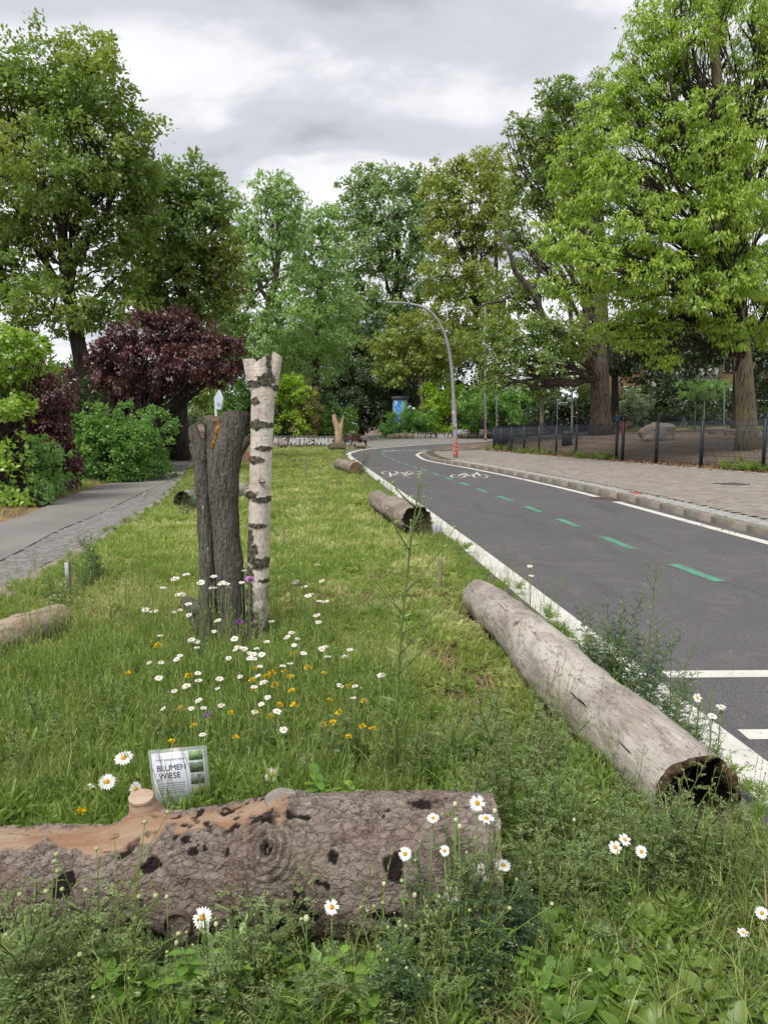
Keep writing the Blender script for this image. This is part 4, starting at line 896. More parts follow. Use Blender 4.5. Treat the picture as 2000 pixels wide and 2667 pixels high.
# ---- the barked log across the foreground
LA = np.array([-1.85, 2.04, .175]); LB = np.array([.325, 1.955, .247])
def front_log():
    root = empty('log', (-.75, 2.1, .05), 'thick bark covered log lying across the front of the bed before the printed card', 'log')
    nu, nv = 640, 270
    XS = [-1.85, -1.5, -1.2, -.95, -.75, -.55, -.3, 0, .2, .325]; RS = [.13, .13, .135, .14, .15, .172, .19, .2, .202, .198]
    rc = lambda x: np.interp(x, XS, RS); yc = lambda x: 2.03 - .03 * (x + 1.85)
    AX = [np.array([x, yc(x), .048 + rc(x)]) for x in np.linspace(-1.85, .325, 12)]
    def hit(px_, py_):
        d = ray(px_, py_); d = d / np.linalg.norm(d); o = np.array([0, 0, CAMH]); best = (9, None)
        for t in np.arange(1.5, 4, .003):
            p = o + d * t; r_ = math.hypot(p[1] - yc(p[0]), p[2] - .048 - rc(p[0])) - rc(p[0])
            if r_ < best[0]: best = (r_, p)
            if r_ < 0: return p
        return best[1]
    knot = hit(702, 2222); k2 = hit(478, 2415); k3 = hit(330, 2200)
    st1 = hit(378, 2112); st2 = hit(735, 2098)
    rots = [(hit(a, b), r) for a, b, r in ((702, 2222, .012), (515, 2215, .018), (510, 2240, .014), (590, 2215, .012), (830, 2270, .02), (870, 2255, .024), (858, 2290, .02), (790, 2330, .022), (780, 2365, .02), (1035, 2250, .022), (1040, 2275, .02), (160, 2300, .024), (165, 2325, .018), (1000, 2112, .018), (700, 2390, .03), (640, 2420, .04), (330, 2235, .014))]
    A = {}
    def disp(S0, N, u, th):
        x = S0[:, 0]
        wv = np.stack([fbm(S0 * 9, 3, 21), fbm(S0 * 9, 3, 22), fbm(S0 * 9, 3, 23)], 1) * .022
        q = (S0 + wv * 1.5) * np.array([26, 52, 52]); f1, f2, cid, off = worley(q, 3)
        q2 = (S0 + wv * 1.3) * np.array([62, 125, 125]); g1, g2, cid2, off2 = worley(q2, 31)
        edge = f2 - f1; topn = smooth(-.2, .9, N[:, 2])
        plate = smooth(.03, .2, edge)
        sz = .3 + .7 * smooth(-.25, .3, fbm(S0 * 4.5, 3, 77) + .35 * topn); h = plate * (.0006 + .0045 * topn) * sz + cid * (.0012 + .004 * sz) + off[:, 0] * (.0012 + .003 * sz) + (g2 - g1) * .0014 * cid2
        h += fbm(S0 * 5, 4, 5) * .011 + fbm(S0 * 2, 2, 6) * .015 + fbm(S0 * 60, 3, 7) * .0016
        h += .006 * fbm(S0 * np.array([10, 24, 24]), 3, 12)
        # missing plates
        miss = smooth(.62, .7, cid) * smooth(.1, .35, fbm(S0 * 6, 3, 15)); h -= miss * .004
        def near(p, r): return np.exp(-((np.linalg.norm(S0 - p, axis=1) / r) ** 2))
        dk = np.linalg.norm(S0 - knot, axis=1)
        dkw = dk + fbm(S0 * 30, 3, 14) * .008; h += .055 * np.exp(-(dk / .085) ** 2) - .03 * np.exp(-(dk / .018) ** 2) + .007 * np.sin(dkw * 330) * np.exp(-(dk / .075) ** 4)
        d2 = np.linalg.norm(S0 - k2, axis=1); h += .05 * np.exp(-(d2 / .06) ** 2) + .004 * np.sin(d2 * 300) * np.exp(-(d2 / .05) ** 2)
        h += .03 * near(st1 + np.array([0, .0, 0]), .07) + .028 * near(st2, .09) + .02 * near(k3, .07) + .016 * near(hit(1150, 2150), .1)
        # bare wood along the upper left
        zr = N[:, 2]; nb = fbm(S0 * 8, 4, 40) * .22 + fbm(S0 * 30, 3, 41) * .08
        lim = np.interp(x, [-1.9, -1.2, -1.0, -.85, -.62, -.5, -.3, -.18, .5], [.80, .84, .92, .86, .955, .97, .975, 1.3, 1.5])
        bare = smooth(-.04, .04, zr + nb - lim)
        bare = np.maximum(bare, smooth(.3, .33, x + nb * .06) * smooth(-.1, .2, fbm(S0 * 14, 3, 44)))
        rot = np.zeros(len(x))
        for p, r in rots: rot = np.maximum(rot, smooth(.40, .52, near(p, r * 1.7) * np.clip(.62 + 2.1 * fbm(S0 * np.array([34, 34, 17]), 5, 50), 0, 1.4)))
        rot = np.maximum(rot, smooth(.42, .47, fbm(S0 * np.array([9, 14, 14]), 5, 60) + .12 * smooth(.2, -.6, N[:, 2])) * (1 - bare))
        rot = np.maximum(rot, smooth(.2, .3, fbm(S0 * 30, 3, 61)) * smooth(-.1, .06, .08 - abs(zr + nb - lim - .01)) * (x > -.75) * (x < .1) * (zr > .5))
        h = h * (1 - bare) + bare * (-.006 + fbm(S0 * np.array([6, 40, 40]), 3, 8) * .004 + fbm(S0 * 4, 2, 9) * .008 + .03 * near(st1, .07) + .03 * near(st2, .09)) - rot * .005
        ul = smooth(.0, .0001, 1); A['bare'] = bare; A['rot'] = rot; A['cell'] = np.clip(cid * .55 + .3 + cid2 * .35 + fbm(S0 * 7, 3, 70) * .4 - miss * .2, 0, 1)
        A['crack_knotshade'] = np.clip((1 - smooth(.0, .10, edge)) * sz * (.25 + .75 * topn) * smooth(-.3, .3, fbm(S0 * 20, 2, 88)) + (1 - smooth(0, .06, g2 - g1)) * .3 * (1 - .5 * topn) + miss * .1 + smooth(.0, .8, np.sin(dkw * 330 + 3.1)) * np.exp(-(dk / .07) ** 4) * 1.0, 0, 1) * (1 - bare)  # also darkens the knot's ring grooves in colour, where flat light barely shades them
        return h
    V, P = btube(AX, [rc(a_[0]) for a_ in AX], nu, nv, disp)
    V = V.copy(); V[-1, :, 0] -= .0
    g = Geo(); g.add(V.reshape(-1, 3), grid_faces(nu, nv)); me = g.mesh('bark', m_frontlog(), root.location, True)
    for k, a in A.items():
        at = me.attributes.new(k, 'FLOAT', 'POINT'); at.data.foreach_set('value', a.astype(np.float32))
    link('bark', me, root)
    cap(V[-1], V[-1].mean(0), 10, .006, 3, .012, True, (1, 0, 0)).build('cut_end', ENDO, root, sm=True)
    cap(V[0], V[0].mean(0), 6, .006, 4).build('cut_end', ENDO, root, sm=True)
    # sawn branch stubs
    WOOD = simple('stub_wood', (.36, .20, .12), (.50, .38, .29), 9, .85, .9, 60, .006, stretch=(.6, 1, 5))
    for p, dx, r, hh, mt, ecc, nm in ((st1, -.008, .038, .042, WOOD, 1.15, 3), (st2, .0, .045, .018, None, 1.1, 4)):
        base = p + np.array([0, .02, -.06]); top = p + np.array([dx, .0, hh + .005])
        def dp(S0, N, u, th): return fbm(S0 * 22, 4, nm) * .008 + (1 - u) ** 2 * r * .9 + .006 * np.exp(-((u - .97) / .03) ** 2)
        V2, _ = btube([base, (base + top) / 2, top], [r, r * .95, r * .88], 22, 40, dp)
        V2[..., 0] = p[0] + (V2[..., 0] - p[0]) * ecc
        gg = Geo(); gg.add(V2.reshape(-1, 3), grid_faces(22, 40))
        o = gg.build('branch_stub', mt or simple('stub_bark', (.36, .24, .17), (.24, .17, .13), 16, .9, .8, 70, .006), root, sm=True)
        cap(V2[-1], V2[-1].mean(0), 8, .003, 5).build('sawn_face', WOOD if mt else ENDG, o, origin=tuple(root.location), sm=True)
    # a stub pointing at the viewer, low on the left
    a = k2 + np.array([0, .05, .02]); b = k2 + np.array([-.005, -.045, .03])
    V3, _ = btube([a, (a + b) / 2, b], [.05, .042, .036], 16, 32, lambda S0, N, u, th: fbm(S0 * 25, 4, 9) * .008 + (1 - u) ** 2 * .03)
    gg = Geo(); gg.add(V3.reshape(-1, 3), grid_faces(16, 32)); o = gg.build('branch_stub', simple('stub_bark_dark', (.12, .085, .07), (.2, .15, .125), 16, .9, .8, 70, .006), root, sm=True)
    # loose bark flakes on the upper side
    gf = Geo()
    FL = simple('bark_flake', (.26, .205, .18), (.14, .10, .085), 25, .9, .6, 90, .003)
    prot = []
    for q in range(4):
        n = 7; an = np.sort(np.array([R.uniform(0, 6.28) for _ in range(n)])); rr = np.array([R.uniform(.6, 1) for _ in range(n)])
        g4 = Geo(); T_ = np.stack([np.cos(an) * rr, np.sin(an) * rr * .7, rr * .10], 1); B_ = T_ * .8 - np.array([0, 0, .22])
        g4.add(np.concatenate([T_, B_, [[0, 0, .02]]]), [[i, (i + 1) % n, 2 * n] for i in range(n)]); g4.add(np.concatenate([B_, T_]), [[i, (i + 1) % n, n + (i + 1) % n, n + i] for i in range(n)])
        prot.append(g4.mesh('bark_flake', FL))
    for k in range(170):
        i = R.randrange(120, nu - 6); j = R.randrange(nv); v = V[i, j]; nn = v - P[i]; nn = nn / np.linalg.norm(nn)
        if nn[2] < .15 or nn[1] > .6: continue
        if A['bare'].reshape(nu, nv)[i, j] > .3 and R.random() > .15: continue
        q = Vector(nn).to_track_quat('Z', 'Y').to_euler(); sc = R.uniform(.006, .017)
        o = link('bark_flake', prot[R.randrange(4)], root, Vector(v + nn * .002) - Vector(root.location), q, (sc * 1.2, sc, sc)); 
    return root
front_log()

def plain_log(label, A, B, rads, mat, endmat, nu=200, nv=96, amp=.012, seed=0, hollow=0, bend=None, cutends=True, knots=(), name='log', shell=.7):
    """local x runs along the log from the near end A to B"""
    A = np.array(A, float); B = np.array(B, float); L_ = np.linalg.norm(B - A)
    root = empty(name, A, label, 'log'); root.rotation_euler = Vector(B - A).to_track_quat('X', 'Z').to_euler()
    ctrl = [(0, 0, 0), (L_ * .5, 0, 0), (L_, 0, 0)] if bend is None else [(L_ * t, y, z) for t, y, z in bend]
    att = {}
    def disp(S0, N, u, th):
        h = fbm(S0 * np.array([2.2, 5, 5]) + seed, 4, seed) * amp * 1.6 + fbm(S0 * np.array([7, 22, 22]) + seed, 4, seed + 1) * amp * .45 + fbm(S0 * 40, 3, seed + 2) * amp * .1
        dk = np.zeros(len(u))
        for kx, kt, kr, kh in knots:
            dd = np.sqrt(((u - kx) * L_) ** 2 + (np.angle(np.exp(1j * (th - kt))) * .16) ** 2); h += kh * np.exp(-(dd / kr) ** 2); dk = np.maximum(dk, np.exp(-(dd / (kr * .35)) ** 2)); h -= kh * .7 * np.exp(-(dd / (kr * .3)) ** 2)
        edge = np.maximum(smooth(.02, 0, u), smooth(.99, 1, u)); h += edge * fbm(S0 * 30, 3, 90) * amp * .8
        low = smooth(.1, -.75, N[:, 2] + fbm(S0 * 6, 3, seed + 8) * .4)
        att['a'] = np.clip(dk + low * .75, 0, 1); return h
    V, P = btube(ctrl, rads, nu, nv, disp)
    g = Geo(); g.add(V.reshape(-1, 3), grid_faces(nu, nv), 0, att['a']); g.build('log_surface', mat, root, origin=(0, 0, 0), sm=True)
    if hollow:
        rg = V[0]; c = rg.mean(0); r_ = np.random.default_rng(seed); m = len(rg)
        sh = shell + .34 * np.array(fbm(np.c_[np.cos(np.arange(m) / m * 6.283) * 2, np.sin(np.arange(m) / m * 6.283) * 2, np.zeros(m)] + seed, 3, 2))
        inner = c + (rg - c) * sh[:, None]
        gi = Geo(); rim = np.concatenate([rg, (rg + inner) / 2 + np.array([.03, 0, 0]) * (fbm(rg * 40, 3, 3)[:, None] - .2), inner + np.array([.03, 0, 0])]); gi.add(rim, grid_faces(3, m)[:, ::-1], 0, np.repeat([1., .85, .7], m)); gi.build('rim', endmat, root, origin=(0, 0, 0), sm=False)
        rows = [inner]
        for k in range(1, 14):
            q = c + (inner - c) * (1 - .018 * k) ; q = q + np.array([hollow * k / 13, 0, 0]); q = q + (fbm(q * 16, 3, 5)[:, None] * .022) * np.array([.3, 1, 1]); rows.append(q)
        gi = Geo(); gi.add(np.concatenate(rows), grid_faces(14, m)[:, ::-1]); last = np.arange(gi.n - m, gi.n); gi.f.append((last[None, :], 0)); gi.build('hollow', HOLL, root, origin=(0, 0, 0), sm=True)
    else: cap(V[0], V[0].mean(0), 9, .006, seed, .01, False, (1, 0, 0)).build('cut_end', endmat, root, origin=(0, 0, 0), sm=True)
    cap(V[-1], V[-1].mean(0), 6, .006, seed + 1, .01, True, (1, 0, 0)).build('cut_end', endmat, root, origin=(0, 0, 0), sm=True)
    return root
WLOG = m_weathered('pale_weathered_wood', (.27, .23, .20), (.52, .47, .42), (.38, .32, .27), (.095, .07, .055))
WLOG2 = m_weathered('grey_weathered_wood', (.20, .165, .135), (.34, .29, .245), (.26, .20, .16), (.07, .05, .04))
WLOG3 = m_weathered('tan_weathered_wood', (.36, .28, .20), (.48, .39, .29), (.30, .215, .15), (.10, .07, .05))
zz = .05
plain_log('long pale weathered log along the road edge with a hollow near end', (1.14, 2.44, .20), (.76, 5.62, .19), [.172, .168, .166, .172, .18, .168, .16, .155, .15, .125], WLOG, simple('crumbly_rim', (.17, .12, .07), (.055, .035, .024), 30, .95, 1, 70, .01),
          360, 150, .014, 3, hollow=.55, bend=[(0, .0, 0), (.35, .03, .0), (.7, -.02, .0), (1, 0, -.01)], knots=[(.55, 2.2, .08, .01), (.3, .9, .06, .01)], shell=.74)
plain_log('grey cracked log with a dark round cut end, second along the road edge', (.45, 9.45, .255), (-.12, 12.6, .22), [.215, .20, .185, .18, .185, .17], WLOG2, ENDD, 220, 90, .026, 8, hollow=.06, shell=.9, knots=[(.3, 1.2, .12, .03), (.7, 2, .1, .03)])
plain_log('short log with a reddish brown cut end beside the bend of the road', (-.83, 21.3, .25), (-1.55, 24.4, .23), [.21, .2, .2], WLOG2, m_endgrain('reddish_end', (.17, .09, .05), (.24, .14, .08), (.05, .03, .02)), 80, 48, .02, 9)
plain_log('tan log at the left edge of the bed beside the cobbles', (-2.33, 4.98, .185), (-2.72, 3.1, .19), [.10, .125, .135, .14, .14], WLOG3, ENDG, 200, 80, .012, 12, knots=[(.2, 1.0, .05, .012), (.13, -2.2, .05, .012), (.25, -2.8, .03, .014)])
a_ = Gd(478, 1328, .05); plain_log('pale log with a dark hollow end half hidden by the tall stump', (a_[0], a_[1], .20), (a_[0] + .65, a_[1] + 2.2, .19), [.19, .17, .16], WLOG, ENDD, 80, 48, .012, 14, hollow=.08, shell=.86)
a_ = Gd(645, 1208, .05); plain_log('short upended log piece seen between the stump and the birch', (a_[0], a_[1], .25), (a_[0] - .1, a_[1] + .8, .25), [.27, .26], WLOG2, ENDO, 40, 40, .02, 15)
a_ = Gd(877, 1174, .05); plain_log('dark mossy log chunk at the foot of the forked trunk', (a_[0] - .45, a_[1], .25), (a_[0] + .45, a_[1] + .3, .25), [.24, .28, .25], m_weathered('mossy_wood', (.09, .08, .05), (.15, .13, .09), (.10, .10, .05), (.04, .03, .02)), ENDD, 40, 40, .05, 16)
a_ = Gd(735, 1166, .05); plain_log('small dark log block before the long painted wall', (a_[0] - .28, a_[1], .25), (a_[0] + .28, a_[1] + .2, .25), [.26, .27], WLOG2, ENDD, 30, 30, .03, 17)
a_ = Gd(936, 1168, .05); plain_log('small round brown log block at the far tip of the bed', (a_[0] - .3, a_[1], .2), (a_[0] + .3, a_[1] + .4, .2), [.2, .2], WLOG2, ENDD, 30, 30, .02, 18)

# ---- the tall stump and the birch
def stump_disp(seed, amp=.006, ridge=.005):
    def f(S0, N, u, th):
        q = S0 * np.array([125, 125, 17]) + fbm(S0 * 14, 3, seed)[:, None] * 2.2
        rd = abs(vnoise(q, seed)) ; rd2 = abs(vnoise(q * 1.9 + 5, seed + 1))
        return -ridge * (1 - smooth(0, .35, rd)) - ridge * .5 * (1 - smooth(0, .3, rd2)) + fbm(S0 * np.array([9, 9, 3.5]), 4, seed) * amp * 2 + fbm(S0 * 70, 3, seed) * .0012
    return f
GB = m_bark('cut_trunk_bark', (.135, .125, .108), (.20, .187, .162), (.045, .038, .032), (70, 70, 5), (170, 170, 40), .6, moss=(.16, .145, .08))
def stump():
    Y = 4.78; b0 = At(585, 1712, Y); b0[2] = .05
    root = empty('tree_stump', b0, 'tall dark double trunk stump sawn off at head height left of the birch', 'stump'); p = lambda a, b, dy=0: At(a, b, Y + dy)
    dep = ray(600, 1300)[1] * Y / 1; m = Y / ray(600, 1400)[1] / FPX
    def stem(name, pts, rads, nu, nv, seed, endm, tilt=None, **k):
        V, P = btube(pts, [r * m for r in rads], nu, nv, stump_disp(seed, **k))
        if tilt is not None:      # slanting saw cut
            ax = P[-1] - P[-4]; ax /= np.linalg.norm(ax); top = V[-6:]
            for i in range(nu - 26, nu):
                f = (i - nu + 26) / 25; V[i] += ax * ((V[i] - P[i]) @ np.array(tilt))[:, None] * f
        g = Geo(); g.add(V.reshape(-1, 3), grid_faces(nu, nv)); o = g.build(name, GB, root, sm=True)
        cap(V[-1], V[-1].mean(0), 9, .004, seed).build('sawn_top', endm, o, origin=tuple(root.location), sm=True); return V
    stem('trunk', [p(606, 1760), p(606, 1650), p(600, 1520), p(590, 1400), p(583, 1300), p(582, 1230), p(593, 1160), p(607, 1110), p(616, 1078)], [46, 40, 37, 36, 37, 39, 41, 39, 37], 330, 150, 1, ENDD, tilt=(.35, -.25, 0))
    stem('forked_limb', [p(575, 1290, .01), p(566, 1230, .03), p(557, 1160, .03), p(553, 1088, .03)], [30, 30, 26, 23], 120, 90, 2, ENDD, tilt=(-.2, .3, 0))
    stem('forked_limb', [p(541, 1770, -.03), p(543, 1640, -.03), p(542, 1520, -.03), p(537, 1420, -.02), p(530, 1300, -.01), p(524, 1200, 0), p(515, 1112, 0)], [29, 25, 22, 20, 20, 21, 24], 260, 80, 3, ENDG, tilt=(.2, -.4, 0))
    stem('branch_stub', [p(610, 1185, .02), p(632, 1160, -.01), p(648, 1140, -.03)], [20, 15, 11], 40, 40, 4, ENDD, amp=.004)
    # pale torn face at the top left, and the orange rot streak
    g = Geo(); c = p(527, 1118, -.055)
    V, P = btube([p(521, 1106, -.045), p(527, 1122, -.05), p(529, 1140, -.045)], [.022, .02, .006], 16, 20, lambda S0, N, u, th: fbm(S0 * 60, 3, 5) * .006)
    g.add(V.reshape(-1, 3), grid_faces(16, 20)); g.build('torn_wood', simple('torn_wood', (.42, .36, .30), (.28, .22, .18), 40, .9, .7), root, sm=True)
    V, P = btube([p(572, 1086, -.05), p(568, 1112, -.062), p(560, 1140, -.066), p(552, 1165, -.07)], [.010, .016, .015, .007], 30, 20, lambda S0, N, u, th: fbm(S0 * 55, 4, 6) * .011)
    g = Geo(); g.add(V.reshape(-1, 3), grid_faces(30, 20)); g.build('rot_streak', simple('orange_rot', (.46, .23, .04), (.10, .04, .02), 38, .9, .8, 80, .004), root, sm=True)
    # broken slab at the foot
    V, P = btube([p(478, 1560, .02), p(510, 1590, .0), p(540, 1680, .0)], [.022, .07, .06], 50, 50, lambda S0, N, u, th: fbm(S0 * 12, 4, 8) * .03)
    g = Geo(); g.add(V.reshape(-1, 3), grid_faces(50, 50)); o = g.build('broken_foot', GB, root, sm=True); cap(V[0], V[0].mean(0), 5, .01, 2).build('torn_face', ENDD, o, origin=tuple(root.location))
    return root
stump()
def birch():
    Y = 4.72; m = Y / ray(680, 1400)[1] / FPX; b0 = At(672, 1715, Y); b0[2] = .05; p = lambda a, b, dy=0: At(a, b, Y + dy)
    root = empty('birch_stump', b0, 'white birch trunk sawn off high with black scars and a forked top', 'birch stump'); BB = m_birch()
    sc = [((664, 1000), (26, 9)), ((690, 990), (20, 14)), ((662, 1045), (13, 8)), ((668, 1105), (24, 11)), ((700, 1108), (16, 6)), ((688, 1168), (20, 5)), ((662, 1198), (20, 9)), ((682, 1252), (7, 7)), ((655, 1290), (15, 12)), ((680, 1302), (28, 7)),
          ((665, 1370), (22, 6)), ((650, 1400), (9, 26)), ((655, 1440), (13, 22)), ((675, 1468), (24, 14)), ((650, 1500), (10, 20)), ((698, 950), (5, 16)), ((702, 975), (6, 10)), ((716, 1008), (7, 7)), ((650, 1560), (9, 60)), ((652, 1640), (14, 60)), ((690, 1515), (14, 5)), ((700, 1640), (8, 30))]
    scars = [(p(a, b, -.07), w * m, h * m) for (a, b), (w, h) in sc]
    def att(V):
        a = np.zeros(len(V)); nz = fbm(V * np.array([34, 34, 60]), 4, 3) * .55 + fbm(V * 120, 2, 5) * .12
        for c, w, h in scars:
            d = ((V[:, 0] - c[0]) / w) ** 2 + ((V[:, 2] - c[2]) / h) ** 2
            a = np.maximum(a, np.where((V[:, 1] < Y + .05), smooth(.28, .42, np.exp(-d * .8) + nz * .8), 0))
        back = smooth(.45, .55, fbm(V * np.array([5, 5, 16]), 4, 9) + .15); return np.maximum(a, np.where(V[:, 1] > Y + .03, back, 0))
    def stem(name, pts, rads, nu, nv, seed, tilt=None, endm=None, jag=0):
        def dp(S0, N, u, th):
            return fbm(S0 * np.array([12, 12, 5]), 4, seed) * .007 + fbm(S0 * np.array([50, 50, 90]), 3, seed) * .0018
        V, P = btube(pts, [r * m for r in rads], nu, nv, dp); a = att(V.reshape(-1, 3))
        N = (V - P[:, None]); N /= np.linalg.norm(N, axis=2)[..., None]; V = V + N * (a.reshape(nu, nv, 1) * (.004 + .004 * fbm(V.reshape(-1, 3) * 70, 2, 4).reshape(nu, nv, 1)))
        ax = P[-1] - P[-4]; ax /= np.linalg.norm(ax)
        if tilt is not None:
            for i in range(nu - 22, nu): V[i] += ax * ((V[i] - P[i]) @ np.array(tilt))[:, None] * ((i - nu + 22) / 21)
        if jag: 
            for i in range(nu - 8, nu): V[i] += ax * (fbm(V[i] * 45, 3, 2)[:, None] * jag) * ((i - nu + 8) / 7)
        g = Geo(); g.add(V.reshape(-1, 3), grid_faces(nu, nv), 0, a); o = g.build(name, BB, root, sm=True)
        cap(V[-1], V[-1].mean(0), 7, .004, seed).build('sawn_top', endm or ENDG, o, origin=tuple(root.location), sm=True)
    stem('trunk', [p(671, 1790), p(670, 1650), p(671, 1500), p(675, 1380), p(677, 1273), p(682, 1150), p(685, 1050), p(685, 980), p(684, 945)], [32, 31, 29, 27, 28, 28, 30, 31, 27], 380, 130, 11, tilt=(.5, -.3, 0), jag=.02)
    stem('forked_limb', [p(676, 1010, .01), p(662, 975, 0), p(648, 936, -.01)], [24, 21, 16], 70, 70, 12, tilt=(-.3, -.2, 0), endm=ENDG)
    stem('forked_limb', [p(700, 1030, .0), p(710, 980, 0), p(724, 924, 0)], [19, 16, 12], 80, 60, 13, tilt=(-.3, -.1, 0))
    stem('forked_limb', [p(697, 1000, .03), p(701, 965, .03), p(704, 932, .03)], [18, 16, 12], 60, 60, 14, tilt=(.2, 0, 0), jag=.02)
    stem('branch_stub', [p(664, 1300, -.02), p(648, 1286, -.04), p(642, 1276, -.05)], [12, 10, 6], 30, 30, 15)
    stem('branch_stub', [p(686, 1265, -.05), p(684, 1255, -.075), p(683, 1250, -.09)], [9, 7, 5], 24, 30, 16)
birch()
# forked pale trunk far down the bed
Y = 51; b0 = At(882, 1160, Y); b0[2] = .05; root = empty('tree_stump', b0, 'pale barkless forked trunk like a V standing at the far end of the bed', 'stump')
g = Geo(); sfar = Y / FPX
for pts, rr in (([(884, 1166), (883, 1140), (880, 1120), (874, 1100), (868, 1080)], [.28, .24, .2, .2, .13]), ([(884, 1150), (887, 1125), (890, 1105), (894, 1082)], [.2, .17, .15, .08])):
    V, P = btube([At(a, b, Y) for a, b in pts], rr, 50, 24, lambda S0, N, u, th: fbm(S0 * np.array([4, 4, 1.5]), 4, 3) * .08)
    gg = Geo(); gg.add(V.reshape(-1, 3), grid_faces(50, 24)); last = np.arange(gg.n - 24, gg.n); gg.f.append((last[None, ::-1], 0)); gg.build('trunk', simple('bleached_wood', (.42, .27, .17), (.50, .38, .27), 3, .9, .8, 12, .03, stretch=(3, 3, .5)), root, sm=True)

# stakes in the bed
WS = simple('grey_stake_wood', (.30, .25, .19), (.19, .155, .12), 9, .9, .6, 60, .003, stretch=(3, 3, .4))
def stake(label, foot, h, w, col=None, lean=(0, 0)):
    b = Gd(*foot, .05); root = empty('stake', (b[0], b[1], .03), label, 'stake'); g = Geo()
    V, P = btube([(0, 0, -.05), (lean[0] * .5, lean[1] * .5, h * .5), (lean[0], lean[1], h)], [w / 2, w / 2, w * .46], 24, 10, lambda S0, N, u, th: fbm(S0 * 30, 3, 4) * w * .06)
    g.add(V.reshape(-1, 3), grid_faces(24, 10)); last = np.arange(g.n - 10, g.n); g.f.append((last[None, ::-1], 0)); g.build('shaft', WS, root, origin=(0, 0, 0))
    if col:
        g = Geo(); g.box((0, -w * .5 - .004, h * .6), (w * .9, .006, h * .72)); g.build('painted_face', simple('white_painted_wood', (.55, .56, .57), (.40, .40, .41), 12), root, origin=(0, 0, 0))
stake('wooden stake left of the far end of the long pale log', (1146, 1545), .34, .032)
stake('stake with a white painted face beside the tan log', (181, 1560), .36, .035, 1, (.01, 0))
stake('thin stake close to the log with the reddish cut end', (951, 1277), .42, .05)
stake('thin grey stake in the middle of the far grass', (797, 1245), .5, .05)
stake('mossy thin stake right of the birch trunk', (741, 1432), .33, .022, None, (-.01, 0))
stake('short stake by the upended log piece', (634, 1212), .4, .06)
stake('short pale stake at the foot of the forked trunk', (870, 1172), .5, .12)
stake('pale stake right of the forked trunk', (911, 1172), .45, .12)

# white daubed stone beside the road
def rock(name, label, cat, c, r, mat, seed=0, group=None, n=26, sub=.28, col=None, flat=True):
    u = np.linspace(0, math.pi, n); v = np.arange(n * 2) / (n * 2) * 2 * math.pi; U, V_ = np.meshgrid(u, v, indexing='ij')
    P = np.stack([np.sin(U) * np.cos(V_), np.sin(U) * np.sin(V_), np.cos(U)], 2).reshape(-1, 3)
    P = np.sign(P) * abs(P) ** .72; d = 1 + fbm(P * 1.4 + seed, 3, seed) * sub * 1.5; 
    f1, f2, cid, off = worley(P * 1.3 + seed, seed); d = d + (f2 - f1) * .12 + fbm(P * 6, 3, seed) * .04
    P = P * d[:, None] * np.array(r); root = empty(name, c, label, cat, group)
    g = Geo(); g.add(P, grid_faces(n, n * 2)); g.build('stone', mat, root, origin=(0, 0, 0), sm=True); return root
b = Gd(1133, 1386, .05); rock('stone', 'small white stone with blue scribbles between the second log and the road', 'stone', (b[0], b[1], .08), (.085, .07, .07), simple('white_stone', (.62, .62, .63), (.35, .40, .55), 26), 3)

